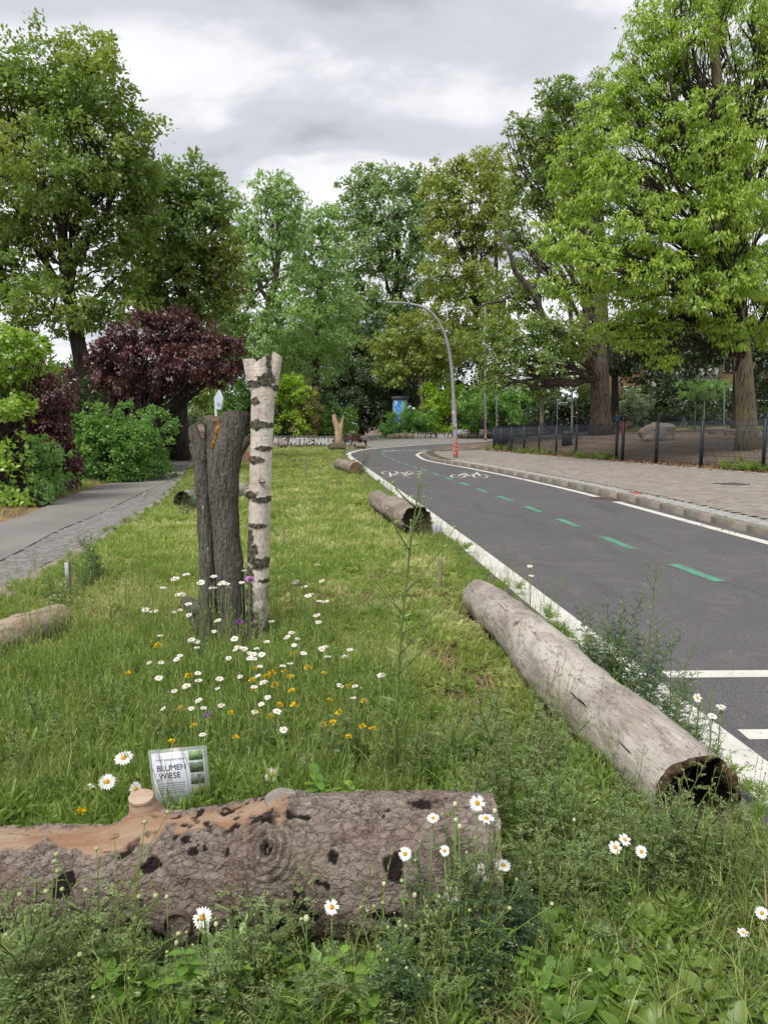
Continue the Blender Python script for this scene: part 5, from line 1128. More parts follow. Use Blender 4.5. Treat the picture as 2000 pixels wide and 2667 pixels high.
# ---- printed card behind the front log
def card():
    Y = 2.43; c0 = At(470, 2037, Y); root = empty('info_card', (c0[0], Y, .05), 'laminated printed card about the flower meadow standing behind the front log', 'sign', rz=.12)
    s = Y / ray(470, 2037)[1] / FPX; cz = c0[2] - .05; roll = -.045
    def P2(px_, py_, dy=0.0):
        x = (px_ - 470) * s; z = (2037 - py_) * s * 1.04; cr, sr = math.cos(-roll), math.sin(-roll); x, z = x * cr - z * sr, x * sr + z * cr
        return (x, dy + (z) * -.05, cz + z)
    def quad(name, a, dy, mat, th=.0012, mi=0):
        x0, y0, x1, y1 = a; g = Geo(); f = [P2(x0, y0, dy), P2(x1, y0, dy), P2(x1, y1, dy), P2(x0, y1, dy)]; b = [(x, y + th, z) for x, y, z in f]
        g.add(f + b, [[3, 2, 1, 0], [4, 5, 6, 7], [0, 1, 5, 4], [1, 2, 6, 5], [2, 3, 7, 6], [3, 0, 4, 7]]); return g.build(name, mat, root, origin=(0, 0, 0))
    k = NT('laminate'); gb = k.n('ShaderNodeBsdfPrincipled'); gb.inputs['Base Color'].default_value = (.75, .82, .80, 1); gb.inputs['Roughness'].default_value = .22
    tr = k.n('ShaderNodeBsdfTransparent'); mx = k.n('ShaderNodeMixShader'); mx.inputs[0].default_value = .32; k.t.links.new(tr.outputs[0], mx.inputs[1]); k.t.links.new(gb.outputs[0], mx.inputs[2]); k.t.links.new(mx.outputs[0], k.out.inputs[0])
    quad('laminate_edge', (397, 1945, 544, 2150), .0, k.m, .0008)
    paper = simple('printed_paper', (.66, .68, .76), None, bump=0, rough=.35, spec=.5)
    pp = quad('paper', (404, 1955, 536, 2150), -.0012, paper, .0010)
    def pic(name, c1, c2, c3, sc, top=None):
        k = NT(name); v = k.obj; c = k.mix(k.step(k.noise(sc, 5, .7, v), .4, .6), c1, c2); c = k.mix(k.step(k.noise(sc * 2.2, 4, .7, v), .58, .66), c, c3)
        return k.pbr(c, .35, None, 0, .5)
    pics = [pic('meadow_photo_green', (.18, .36, .12), (.30, .45, .22), (.45, .30, .22), 90), pic('meadow_photo_dark', (.08, .10, .10), (.16, .26, .10), (.40, .42, .45), 160), pic('meadow_photo_mixed', (.14, .22, .16), (.30, .28, .34), (.42, .24, .22), 120), pic('meadow_photo_brown', (.12, .18, .08), (.22, .2, .12), (.2, .28, .14), 120), pic('meadow_photo_shade', (.05, .08, .05), (.10, .17, .08), (.15, .22, .12), 140)]
    for i, (y0, y1) in enumerate(((1956, 1981), (1987, 2014), (2019, 2046), (2052, 2079), (2085, 2112))): quad('photograph', (497, y0, 532, y1), -.0019, pics[i], .0006)
    ink = simple('dark_ink', (.045, .04, .06), bump=0); grey = simple('grey_ink', (.34, .34, .40), bump=0); purp = simple('purple_ink', (.42, .28, .40), bump=0); red = simple('red_ink', (.45, .10, .08), bump=0)
    def text(name, t, x0, yb, h, mat, wid=None, bold=0.0):
        cu = bpy.data.curves.new(name, 'FONT'); cu.body = t; cu.size = 1; cu.offset = bold; ob = bpy.data.objects.new(name, cu); me = bpy.data.meshes.new_from_object(ob)
        V = np.array([v.co[:] for v in me.vertices]); hh = .72; w_ = V[:, 0].max() - V[:, 0].min(); V[:, 0] -= V[:, 0].min(); sx = (wid / w_) if wid else h / hh
        for v, q in zip(me.vertices, V): v.co = P2(x0 + q[0] * sx, yb - q[1] * h / hh, -.0022)
        me.materials.clear(); me.materials.append(mat); me.name = name; link(name, me, root); bpy.data.objects.remove(ob)
    text('heading', 'BLUMEN', 415, 2003, 16, ink, 72); text('heading', 'WIESE', 417, 2024, 16, ink, 55)
    text('small_print', 'Hier entsteht eine', 414, 1976, 7, purp, 72)
    # the rest is too small to read: rows of short grey marks
    g = Geo(); y = 2036
    for ln in range(14):
        if ln in (5, 9): y += 7; continue
        bold = ln > 9; x = 415
        while x < 482 - (ln * 7 % 13):
            w = R.uniform(3, 9); a, b_, c, d = P2(x, y, -.0021), P2(x + w, y, -.0021), P2(x + w, y + (3.2 if bold else 2.2), -.0021), P2(x, y + (3.2 if bold else 2.2), -.0021); g.poly([d, c, b_, a]); x += w + 1.6
        y += 6.4
    g.build('small_print', grey, root, origin=(0, 0, 0))
    quad('red_mark', (492, 2117, 513, 2127), -.0021, red, .0006)
    sk = Geo(); sk.box((-.012 + .0, .018, cz - .03), (.045, .018, .30), 0); sk.build('backing_stake', simple('brown_stake', (.26, .16, .12), (.16, .10, .075), 20, .9, .6, stretch=(1, 1, .2)), root, origin=(0, 0, 0))
card()

# ================================================================== fence
FM = simple('anthracite_steel', (.014, .02, .03), (.022, .03, .04), 6, .55, 0, spec=.5)
WM = simple('fence_wire', (.03, .037, .046), None, bump=0, rough=.5, spec=.5, metal=.3)
def fence(label, pts, tops, z0s, wire=.05, rot=None, redpost=None, thick=.009, rows=None):
    root = empty('fence', (pts[0][0], pts[0][1], z0s[0]), label, 'fence')
    for i, (x, y) in enumerate(pts):
        nx_ = pts[min(i + 1, len(pts) - 1)]; pv = pts[max(i - 1, 0)]; an = math.atan2(nx_[1] - pv[1], nx_[0] - pv[0])
        g = Geo(); h = tops[i] - z0s[i]
        g.box((x, y, z0s[i] + h / 2 - .02), (.07, .09, h + .0), an); g.box((x, y, tops[i] - .005), (.066, .09, .03), an)
        for q in range(5): g.box((x, y, z0s[i] + h * (.12 + .19 * q)), (.075, .03, .02), an)
        o = g.build('post', FM, root)
        if i == redpost:
            g = Geo(); g.box((x - .03, y - .045, tops[i] - .26), (.055, .012, .5), an); g.box((x - .02, y - .047, tops[i] - .05), (.07, .012, .1), an)
            g.build('red_tape', simple('red_tape', (.62, .06, .05), bump=0), o, origin=tuple(root.location))
        if i + 1 < len(pts):
            a = np.array(pts[i]); b = np.array(nx_); L_ = np.linalg.norm(b - a); dv = (b - a) / L_; n = max(2, int(L_ / wire)); g = Geo()
            for k in range(1, n):
                t = k / n; c = a + (b - a) * t; zt = tops[i] * (1 - t) + tops[i + 1] * t - .04; zb = z0s[i] * (1 - t) + z0s[i + 1] * t + .04
                g.box((c[0], c[1], (zt + zb) / 2), (thick, thick, zt - zb), an)
            H = tops[i] - z0s[i] - .08; m = rows or max(4, int(H / .2))
            for k in range(m + 1):
                f = k / m; z1 = z0s[i] + .04 + H * f; z2 = z0s[i + 1] + .04 + (tops[i + 1] - z0s[i + 1] - .08) * f
                for sgn in (-1, 1):
                    nn = np.array([-dv[1], dv[0]]) * .007 * sgn; P = [(a[0] + nn[0], a[1] + nn[1], z1), (b[0] + nn[0], b[1] + nn[1], z2)]; g.tube(P, thick * .62, 4)
            g.build('wire_panel', WM, root)
    return root
tops = [At(a, c, y)[2] for (a, b, c), (x, y) in zip(FENCE_PX, FPTS)]
cft = np.polyfit([p[1] for p in FPTS], tops, 2); tops = [float(np.polyval(cft, p[1])) for p in FPTS]
dnx = np.array(FPTS[0]) - np.array(FPTS[1])
ext = [tuple(np.array(FPTS[0]) + dnx * k * np.array([1.05, 1])) for k in (3, 2, 1)]
P_ = ext + FPTS + [(7.9, 45.4), (9.6, 47.8), (11.6, 49.6)]
T_ = [tops[0] + .04] * 3 + tops + [tops[-1] + .08, tops[-1] + .25, tops[-1] + .5]
Z_ = [.10] * (3 + len(FPTS)) + [.2, .4, .6]
fence('dark steel mesh fence between the sidewalk and the bare earth, one post taped red', P_, T_, Z_, redpost=3 + 3)
bp = [(11.8, 50.0)] + [(14.5 + 2.5 * i, 51 - .1 * i) for i in range(9)]
fence('low dark mesh fence far behind the boulders', bp, [Zs(*p) + 1.15 for p in bp], [Zs(*p) for p in bp], wire=.12, thick=.012, rows=4)

# ================================================================== lamps, poles, signs
STEEL = simple('galvanised_steel', (.40, .41, .42), (.31, .315, .325), 8, .45, .2, 60, .001, metal=.5)
def stickers(root, axis, r, zs, seed, cols):
    rr = random.Random(seed)
    for z in zs:
        h = rr.uniform(.05, .16); c = cols[rr.randrange(len(cols))]; a0 = rr.uniform(-2.6, -1.2); a1 = a0 + rr.uniform(.8, 1.6); n = 6; g = Geo(); V = []
        x0, y0, rad = axis(z)
        for k in range(n + 1):
            a = a0 + (a1 - a0) * k / n
            for zz in (z, z + h): V.append((x0 + (rad + .003) * math.cos(a), y0 + (rad + .003) * math.sin(a), zz))
        g.add(V, [[2 * k, 2 * k + 2, 2 * k + 3, 2 * k + 1] for k in range(n)])
        g.build('sticker', simple('sticker_' + c[0], c[1], c[2], 30, bump=0, rough=.5), root)
SC = [('white', (.68, .68, .66), (.45, .45, .45)), ('black', (.03, .03, .03), (.2, .2, .2)), ('blue', (.12, .25, .5), (.6, .6, .65)), ('yellow', (.65, .58, .32), (.5, .5, .4)), ('red', (.5, .07, .06), (.6, .5, .5)), ('grey', (.4, .42, .42), (.2, .2, .22))]
def lamp():
    Y = 31.2; b = Gd(1187, 1192, SH); Y = b[1]; root = empty('street_lamp', (b[0], b[1], SH), 'tall curved grey street lamp with stickers and red paint on its foot', 'street lamp')
    pts = [At(a, c, Y) for a, c in ((1187, 1194), (1185, 1140), (1182, 1060), (1179, 990), (1173, 930), (1163, 882), (1147, 842), (1124, 812), (1096, 796), (1066, 791))]
    P = smoothpts(pts, 40); rad = np.interp(np.arange(40), [0, 9, 10, 39], [.108, .105, .078, .05]); g = Geo(); g.tube(P, rad, 14); g.build('pole', STEEL, root, sm=True)
    g = Geo(); a = At(1070, 790.5, Y); c = At(1001, 787, Y); d = c - a; n = 9
    V = []; 
    for i in range(n):
        t = i / (n - 1); q = a + d * t; w = [.05, .07, .11, .15, .16, .16, .15, .11, .04][i]; h = [.05, .05, .06, .065, .06, .055, .05, .04, .02][i]
        for k in range(10): an = 2 * math.pi * k / 10; V.append((q[0], q[1] + w * math.cos(an), q[2] + h * math.sin(an) * (1 if math.sin(an) > 0 else .6)))
    g.add(V, grid_faces(n, 10)); g.f.append((np.array([list(range(10))]), 0)); g.f.append((np.array([list(range(g.n - 10, g.n))[::-1]]), 0)); g.build('lamp_head', STEEL, root, sm=True)
    gl = Geo(); q = a + d * .62; gl.box((q[0], q[1], q[2] - .038), (.5, .2, .012)); gl.build('lamp_glass', simple('lamp_glass', (.6, .62, .62), bump=0, rough=.2), root)
    ax = lambda z: (float(np.interp(z, P[:, 2], P[:, 0])), Y, float(np.interp(z, P[:, 2], rad)))
    stickers(root, ax, .08, [.92 + .115 * i for i in range(13)], 3, SC)
    g = Geo(); V = []; zs = np.linspace(.22, .88, 12); n = 9
    for z in zs:
        x0, y0, rr = ax(z)
        for k in range(n): an = -2.75 + 2.1 * k / (n - 1); V.append((x0 + (rr + .004) * math.cos(an), y0 + (rr + .004) * math.sin(an), z + .02 * math.sin(k)))
    g.add(V, [[i * n + k, i * n + k + 1, (i + 1) * n + k + 1, (i + 1) * n + k] for i in range(11) for k in range(n - 1)])
    kk = NT('red_graffiti'); c = kk.mix(kk.step(kk.noise(9, 4, .7), .5, .56), (.52, .035, .035), (.55, .42, .40)); g.build('red_paint', kk.pbr(c, .6), root)
lamp()
def pole(label, foot, top, Yd, r, stick=(), red=False, name='lamp_pole', cat='pole', mat=None):
    b = At(foot[0], foot[1], Yd); b[2] = max(float(Zg(b[0], b[1])), 0) ; t = At(top[0], top[1], Yd); root = empty(name, b, label, cat); g = Geo()
    g.tube([b, b * .6 + t * .4, t], [r, r * .9, r * .7], 10); g.build('shaft', mat or STEEL, root, sm=True); g = Geo()
    g.tube([b, b + np.array([0, 0, .35])], r * 1.25, 10); g.build('foot_collar', mat or STEEL, root, sm=True)
    ax = lambda z: (b[0], b[1], r)
    if stick: stickers(root, ax, r, [b[2] + z for z in stick], foot[0], SC)
    if red:
        g = Geo(); g.tube([b + np.array([0, 0, .55]), b + np.array([0, 0, 1.25])], r * 1.06, 10, caps=False); g.build('red_paint', simple('red_paint', (.5, .06, .05), (.5, .3, .28), 8), root)
    return root
pole('slim grey pole with stickers and a red band near the fence corner', (1264, 1158), (1263, 800), 52, .085, [.5 + .2 * i for i in range(12)], True)
pole('slim grey pole just right of the stickered one', (1294, 1140), (1294, 820), 60, .08, [1.5, 1.8, 2.2])
pole('thin white pole in front of the flats', (1886, 1118), (1886, 1005), 46, .045, name='pole', mat=simple('white_pole', (.60, .62, .62), bump=0))
r_ = pole('street name sign with a white plate on a thin pole behind the fence', (1451, 1125), (1451, 1040), 50, .03, name='street_sign', cat='street sign')
o_ = At(1466, 1051, 50); g = Geo(); g.box(o_, (.60, .025, .21)); pl_ = g.build('name_plate', simple('white_enamel', (.70, .71, .70), bump=0, rough=.4), r_)
g = Geo(); x = o_[0] - .24
while x < o_[0] + .2:
    w = R.uniform(.025, .05); g.box((x + w / 2, o_[1] - .016, o_[2] + .0), (w, .006, .085)); x += w + .018
g.build('lettering', simple('black_letter', (.05, .05, .05), bump=0), pl_, origin=tuple(r_.location))
# five sided sign behind the stump
b = At(563, 1090, 13.5); root = empty('park_sign', (b[0], 13.5, .03), 'white five sided park sign on a thin pole behind the tall stump', 'sign')
g = Geo(); g.tube([(b[0], 13.5, 0), (b[0], 13.5, At(563, 1050, 13.5)[2])], .024, 8); g.build('pole', simple('pale_blue_pole', (.42, .50, .58), bump=0), root)
g = Geo(); c = [At(x, y, 13.45) for x, y in ((569, 1015), (579, 1036), (575, 1066), (560, 1066), (557, 1036))]; c2 = [q + np.array([.02, .012, 0]) for q in c]
g.poly([*c][::-1]); g.poly([*c2]); g.add(c + c2, [[i, (i + 1) % 5, 5 + (i + 1) % 5, 5 + i] for i in range(5)]); o = g.build('sign_plate', simple('white_sign', (.62, .69, .74), (.56, .63, .69), 3, bump=0, rough=.4), root)
g = Geo(); q = At(569, 1052, 13.44); 
for i in range(8): an = i / 8 * 6.283; g.box((q[0] + .022 * math.cos(an), q[1] - .005, q[2] + .022 * math.sin(an)), (.014, .004, .014))
g.build('round_emblem', simple('blue_emblem', (.25, .35, .55), bump=0), o, origin=tuple(root.location))
# advertising column
b = At(1042, 1130, 79); b[2] = .24; root = empty('advertising_column', b, 'round advertising column with blue posters and a dark cap', 'advertising column')
zt = At(1042, 1032, 79)[2]; g = Geo(); n = 40
g.tube([(b[0], 79, .2), (b[0], 79, zt - .35)], .80, n); g.build('drum', simple('column_grey', (.35, .37, .38), bump=0), root, sm=False)
g = Geo(); g.tube([(b[0], 79, zt - .36), (b[0], 79, zt - .30), (b[0], 79, zt - .12), (b[0], 79, zt)], [.90, .97, .97, .84], n); g.build('cap', simple('column_cap', (.06, .07, .075), bump=0, rough=.5), root)
g = Geo(); g.tube([(b[0], 79, .22), (b[0], 79, .75)], .86, n); g.build('plinth', simple('column_plinth', (.16, .16, .17), bump=0), root)
kp = NT('blue_poster'); cc = kp.mix(kp.step(kp.noise(1.4, 4, .6), .45, .62), (.05, .27, .72), (.45, .66, .86)); bluep = kp.pbr(cc, .5)
for a0, a1, m_, z0, z1 in ((-2.75, -1.38, bluep, .9, zt - .5), (-1.34, -.5, simple('green_poster', (.10, .50, .48), (.45, .75, .55), 2, bump=0), .9, zt - .5), (-.46, .6, bluep, .9, zt - .5), (.65, 2.0, simple('red_poster', (.4, .1, .1), (.5, .5, .4), 2, bump=0), .9, zt - .5)):
    g = Geo(); V = []
    for k in range(11):
        an = a0 + (a1 - a0) * k / 10
        for z in (z0, z1): V.append((b[0] + .81 * math.cos(an), 79 + .81 * math.sin(an), z))
    g.add(V, [[2 * k, 2 * k + 2, 2 * k + 3, 2 * k + 1] for k in range(10)]); g.build('poster', m_, root)

# ---- painted walls
FONT = {'A': [[(0, 0), (.45, 1), (.9, 0)], [(.2, .38), (.7, .38)]], 'L': [[(0, 1), (0, 0), (.6, 0)]], 'E': [[(.6, 1), (0, 1), (0, 0), (.6, 0)], [(0, .5), (.5, .5)]], 'N': [[(0, 0), (0, 1), (.7, 0), (.7, 1)]], 'T': [[(0, 1), (.8, 1)], [(.4, 1), (.4, 0)]],
        'I': [[(.1, 1), (.1, 0)]], 'F': [[(.6, 1), (0, 1), (0, 0)], [(0, .5), (.5, .5)]], 'S': [[(.6, .85), (.35, 1), (.05, .85), (.1, .6), (.5, .42), (.6, .2), (.3, 0), (0, .12)]], 'U': [[(0, 1), (.03, .2), (.3, 0), (.6, .2), (.65, 1)]],
        'K': [[(0, 1), (0, 0)], [(.6, 1), (0, .45), (.65, 0)]], 'H': [[(0, 1), (0, 0)], [(.6, 1), (.6, 0)], [(0, .5), (.6, .5)]], 'B': [[(0, 0), (0, 1), (.45, .9), (.45, .62), (0, .52), (.55, .42), (.55, .1), (0, 0)]], 'R': [[(0, 0), (0, 1), (.5, .88), (.45, .55), (0, .5), (.6, 0)]],
        ':': [[(.1, .7), (.1, .85)], [(.1, .15), (.1, .3)]], 'u': [[(0, .7), (.03, .15), (.28, 0), (.5, .15), (.52, .7)], [(.12, .88), (.14, .98)], [(.4, .88), (.42, .98)]], '@': [[(0, 0), (.4, 1), (.8, 0)], [(.15, .38), (.7, .38)], [(.4 + .62 * math.cos(t), .45 + .55 * math.sin(t)) for t in np.linspace(0, 6.28, 14)]]}
def letter(ch, x0, y, z0, w, h, th, mat, parent, x1=None):
    g = Geo(); S_ = FONT[ch]; mw = max(p[0] for s in S_ for p in s) or .2
    for si, s in enumerate(S_):
        for i in range(len(s) - 1):
            a = np.array([x0 + s[i][0] / mw * w, z0 + s[i][1] * h]) if mw > .15 else np.array([x0 + w / 2, z0 + s[i][1] * h]); b = np.array([x0 + s[i + 1][0] / mw * w, z0 + s[i + 1][1] * h]) if mw > .15 else np.array([x0 + w / 2, z0 + s[i + 1][1] * h])
            d = b - a; L_ = np.linalg.norm(d); n = np.array([-d[1], d[0]]) / L_ * th / 2; e = d / L_ * th * .35; yy = y - .002 * (i % 3) - .007 * si
            c = [a - n - e, b - n + e, b + n + e, a + n - e]; g.poly([(q[0], yy, q[1]) for q in c])
    g.build('painted_letter', mat, parent)
WP = m_paint('white_wall_paint', (.66, .65, .62), .6)
def wall(label, x0, x1, Y, z0, h, mat, seg=2.0):
    root = empty('low_wall', (x0, Y, z0), label, 'wall'); n = max(1, round((x1 - x0) / seg)); w = (x1 - x0) / n
    for i in range(n):
        g = Geo(); g.box((x0 + w * (i + .5), Y + .17, z0 + h / 2 - .1), (w - .02, .34, h + .2)); g.build('wall_block', mat, root)
        g = Geo(); g.box((x0 + w * (i + .5), Y + .17, z0 + h + .03), (w - .012, .42, .06)); g.build('coping_stone', simple('coping', (.21, .19, .16), (.13, .12, .10), 2, world=True), root)
    return root
WB = simple('grimy_wall', (.075, .062, .052), (.13, .105, .085), 1.5, .95, .5, 20, .01, world=True)
Y1 = 56.0; s1 = Y1 / FPX; X = lambda p_, Y_: (p_ - 1000) * Y_ / FPX
z1 = float(Zg(-5, 56)) - .0
w1 = wall('long low wall painted with big white capital letters at the far end', X(590, Y1), X(897, Y1), Y1, z1, .62, WB)
def words_on(root, spec, Y_, z0, h, th):
    for ch, a, b in spec: letter(ch, X(a, Y_), Y_ - .012, z0 + R.uniform(-.02, .03), X(b, Y_) - X(a, Y_), h * R.uniform(.92, 1.05), th, WP, root)
words_on(w1, [('H', 643, 650), ('A', 714, 722), ('L', 724, 729), ('L', 731, 736), ('E', 738, 745), ('A', 755, 764), ('N', 766, 773), ('T', 774, 782), ('I', 784, 787), ('F', 789, 795), ('A', 796, 804), ('S', 806, 813), (':', 815, 818), ('N', 823, 831), ('A', 833, 841), ('N', 843, 850), ('U', 852, 859), ('K', 861, 869), ('A', 885, 894)], Y1, z1 + .05, .5, .10)
Y2 = 73.5; z2 = float(Zg(5, 73))
w2 = wall('low dark wall with smaller white capitals beside the graffiti covered bench', X(1080, Y2), X(1300, Y2), Y2, z2, .5, WB, 2.4)
words_on(w2, [('@', 1079, 1087), ('N', 1091, 1098), ('T', 1099, 1107), ('I', 1109, 1112), ('F', 1116, 1122), ('A', 1124, 1132), ('u', 1139, 1144), ('B', 1146, 1151), ('E', 1153, 1158), ('R', 1160, 1165), ('A', 1167, 1173), ('L', 1174, 1179), ('L', 1181, 1185)], Y2, z2 + .02, .46, .085)
root = empty('stone_edging', (X(1005, 72), 72, z2), 'row of big pale sandstone blocks left of the dark painted wall', 'low wall')
SAND = simple('sandstone', (.36, .29, .205), (.26, .205, .15), 2, .9, .7, 12, .02, world=True)
for i, (a, b, hh) in enumerate(((1008, 1024, .42), (1025, 1040, .5), (1041, 1058, .55), (1059, 1078, .5))):
    g = Geo(); g.box((X((a + b) / 2, 72 + i * .35), 72 + i * .35, z2 + hh / 2 - .05), (X(b, 72) - X(a, 72) - .04, .45, hh + .1), .12, taper=.96); g.build('block', SAND, root)
rock('boulder', 'flat pale boulder on the square behind the wooden bench', 'boulder', (X(951, 66), 66, z2 + .12), (.62, .4, .32), simple('pale_rock', (.33, .30, .27), (.24, .21, .19), 2, world=True), 5)
rock('boulder', 'smaller flat pale boulder right of its bigger neighbour', 'boulder', (X(968, 66.5), 66.5, z2 + .05), (.45, .3, .2), simple('pale_rock', (.33, .3, .27)), 6)
b = At(913, 1131, 57); root = empty('bollard', (b[0], 57, .12), 'short white post behind the wooden benches', 'bollard'); g = Geo(); g.tube([(b[0], 57, .1), (b[0], 57, .8), (b[0], 57, .86)], [.09, .09, .05], 10); g.build('shaft', simple('white_bollard', (.66, .66, .66), bump=0), root)
g = Geo(); g.tube([(b[0], 57, .5), (b[0], 57, .56)], .095, 10, caps=False); g.build('band', simple('grey_band', (.3, .3, .3), bump=0), root)
# ---- benches
def bench(label, c, w, rz, mat, leg, zb):
    root = empty('park_bench', (c[0], c[1], zb), label, 'bench', rz=rz)
    for i in range(4): g = Geo(); g.box((0, -.02 - .11 * i, .45), (w, .09, .035)); g.build('seat_slat', mat, root, origin=(0, 0, 0))
    for i in range(4): g = Geo(); g.box((0, .09 + .03 * i, .53 + .11 * i), (w, .03, .09), tilt=(-.25, 0)); g.build('back_slat', mat, root, origin=(0, 0, 0))
    for sx in (-1, 0, 1):
        g = Geo(); x = sx * w * .42; g.box((x, -.34, .21), (.05, .06, .43)); g.box((x, .02, .21), (.05, .06, .43)); g.box((x, -.16, .40), (.05, .42, .05)); g.tube([(x, .05, .4), (x, .19, .92)], .025, 6); g.build('leg', leg, root, origin=(0, 0, 0))
    return root
BW = simple('brown_bench_wood', (.13, .065, .045), (.085, .045, .035), 6); CI = simple('black_iron', (.025, .02, .02), bump=0)
kk = NT('scribbled_wood'); c = kk.mix(kk.step(kk.noise(3.5, 4, .7), .5, .56), (.62, .60, .58), (.16, .15, .30)); c = kk.mix(kk.step(kk.noise(5, 4, .7, kk.map(kk.obj, (1, 1, 1), (4, 4, 4))), .58, .62), c, (.12, .10, .09)); GW = kk.pbr(c, .7)
bench('brown wooden bench seen from behind right of the forked trunk', (X(917, 53.2), 53.2), 1.15, math.pi + .1, BW, CI, float(Zg(-2, 53.2)))
bench('brown bench seen end on beside the other brown bench', (X(940, 52.6), 52.6), .62, math.pi * .5 + .3, BW, CI, float(Zg(-2, 52.6)))
bench('long bench with a white scribbled backrest behind the street lamp', (X(1200, 72.6), 72.6), 1.7, 0.0, GW, CI, z2)
bench('second scribbled bench by the slim stickered pole', (X(1268, 72.2), 72.2), 1.5, 0.0, GW, CI, z2)

# ---- boulders and litter bin inside the fence
ROCK = simple('boulder_rock', (.36, .30, .235), (.22, .18, .145), 1.3, .95, .9, 9, .03, world=True)
b = Gd(1722, 1148, .1); rock('boulder', 'big angular pale boulder on the bare earth behind the fence', 'boulder', (b[0], b[1] + .5, b[2] + .38), (.82, .6, .50), ROCK, 8, n=30, sub=.2)
b = Gd(1618, 1122, .1); rock('boulder', 'long brown boulder that two people sit on', 'boulder', (b[0], b[1], b[2] + .28), (.72, .45, .36), simple('brown_rock', (.16, .12, .10), (.24, .18, .15), 2), 9)
seat_b = (b[0], b[1], b[2] + .60)
for px_, py_, r, lab in ((1865, 1130, .42, 'dark low boulder left of the linden trunk'), (1905, 1133, .34, 'small flat boulder touching the linden shade'), (1757, 1112, .5, 'brown boulder beside the person in grey')):
    b = Gd(px_, py_, .1); rock('boulder', lab, 'boulder', (b[0], b[1], b[2] + r * .35), (r, r * .7, r * .55), simple('brown_rock', (.16, .12, .10)), int(px_))
b = At(1484, 1112, 33); root = empty('litter_bin', (b[0], 38, Zs(b[0], 38)), 'dark round litter bin behind the fence', 'litter bin'); 
bx = X(1474, 38); bz = Zs(bx, 38) - .03; root.location = (bx, 38, bz); g = Geo(); g.tube([(bx, 38, bz), (bx, 38, bz + .75), (bx, 38, bz + .8)], [.27, .3, .24], 16); g.build('bin_body', FM, root); g = Geo(); g.tube([(bx, 38, bz + .62), (bx, 38, bz + .68)], .315, 16); g.build('rim', CI, root)

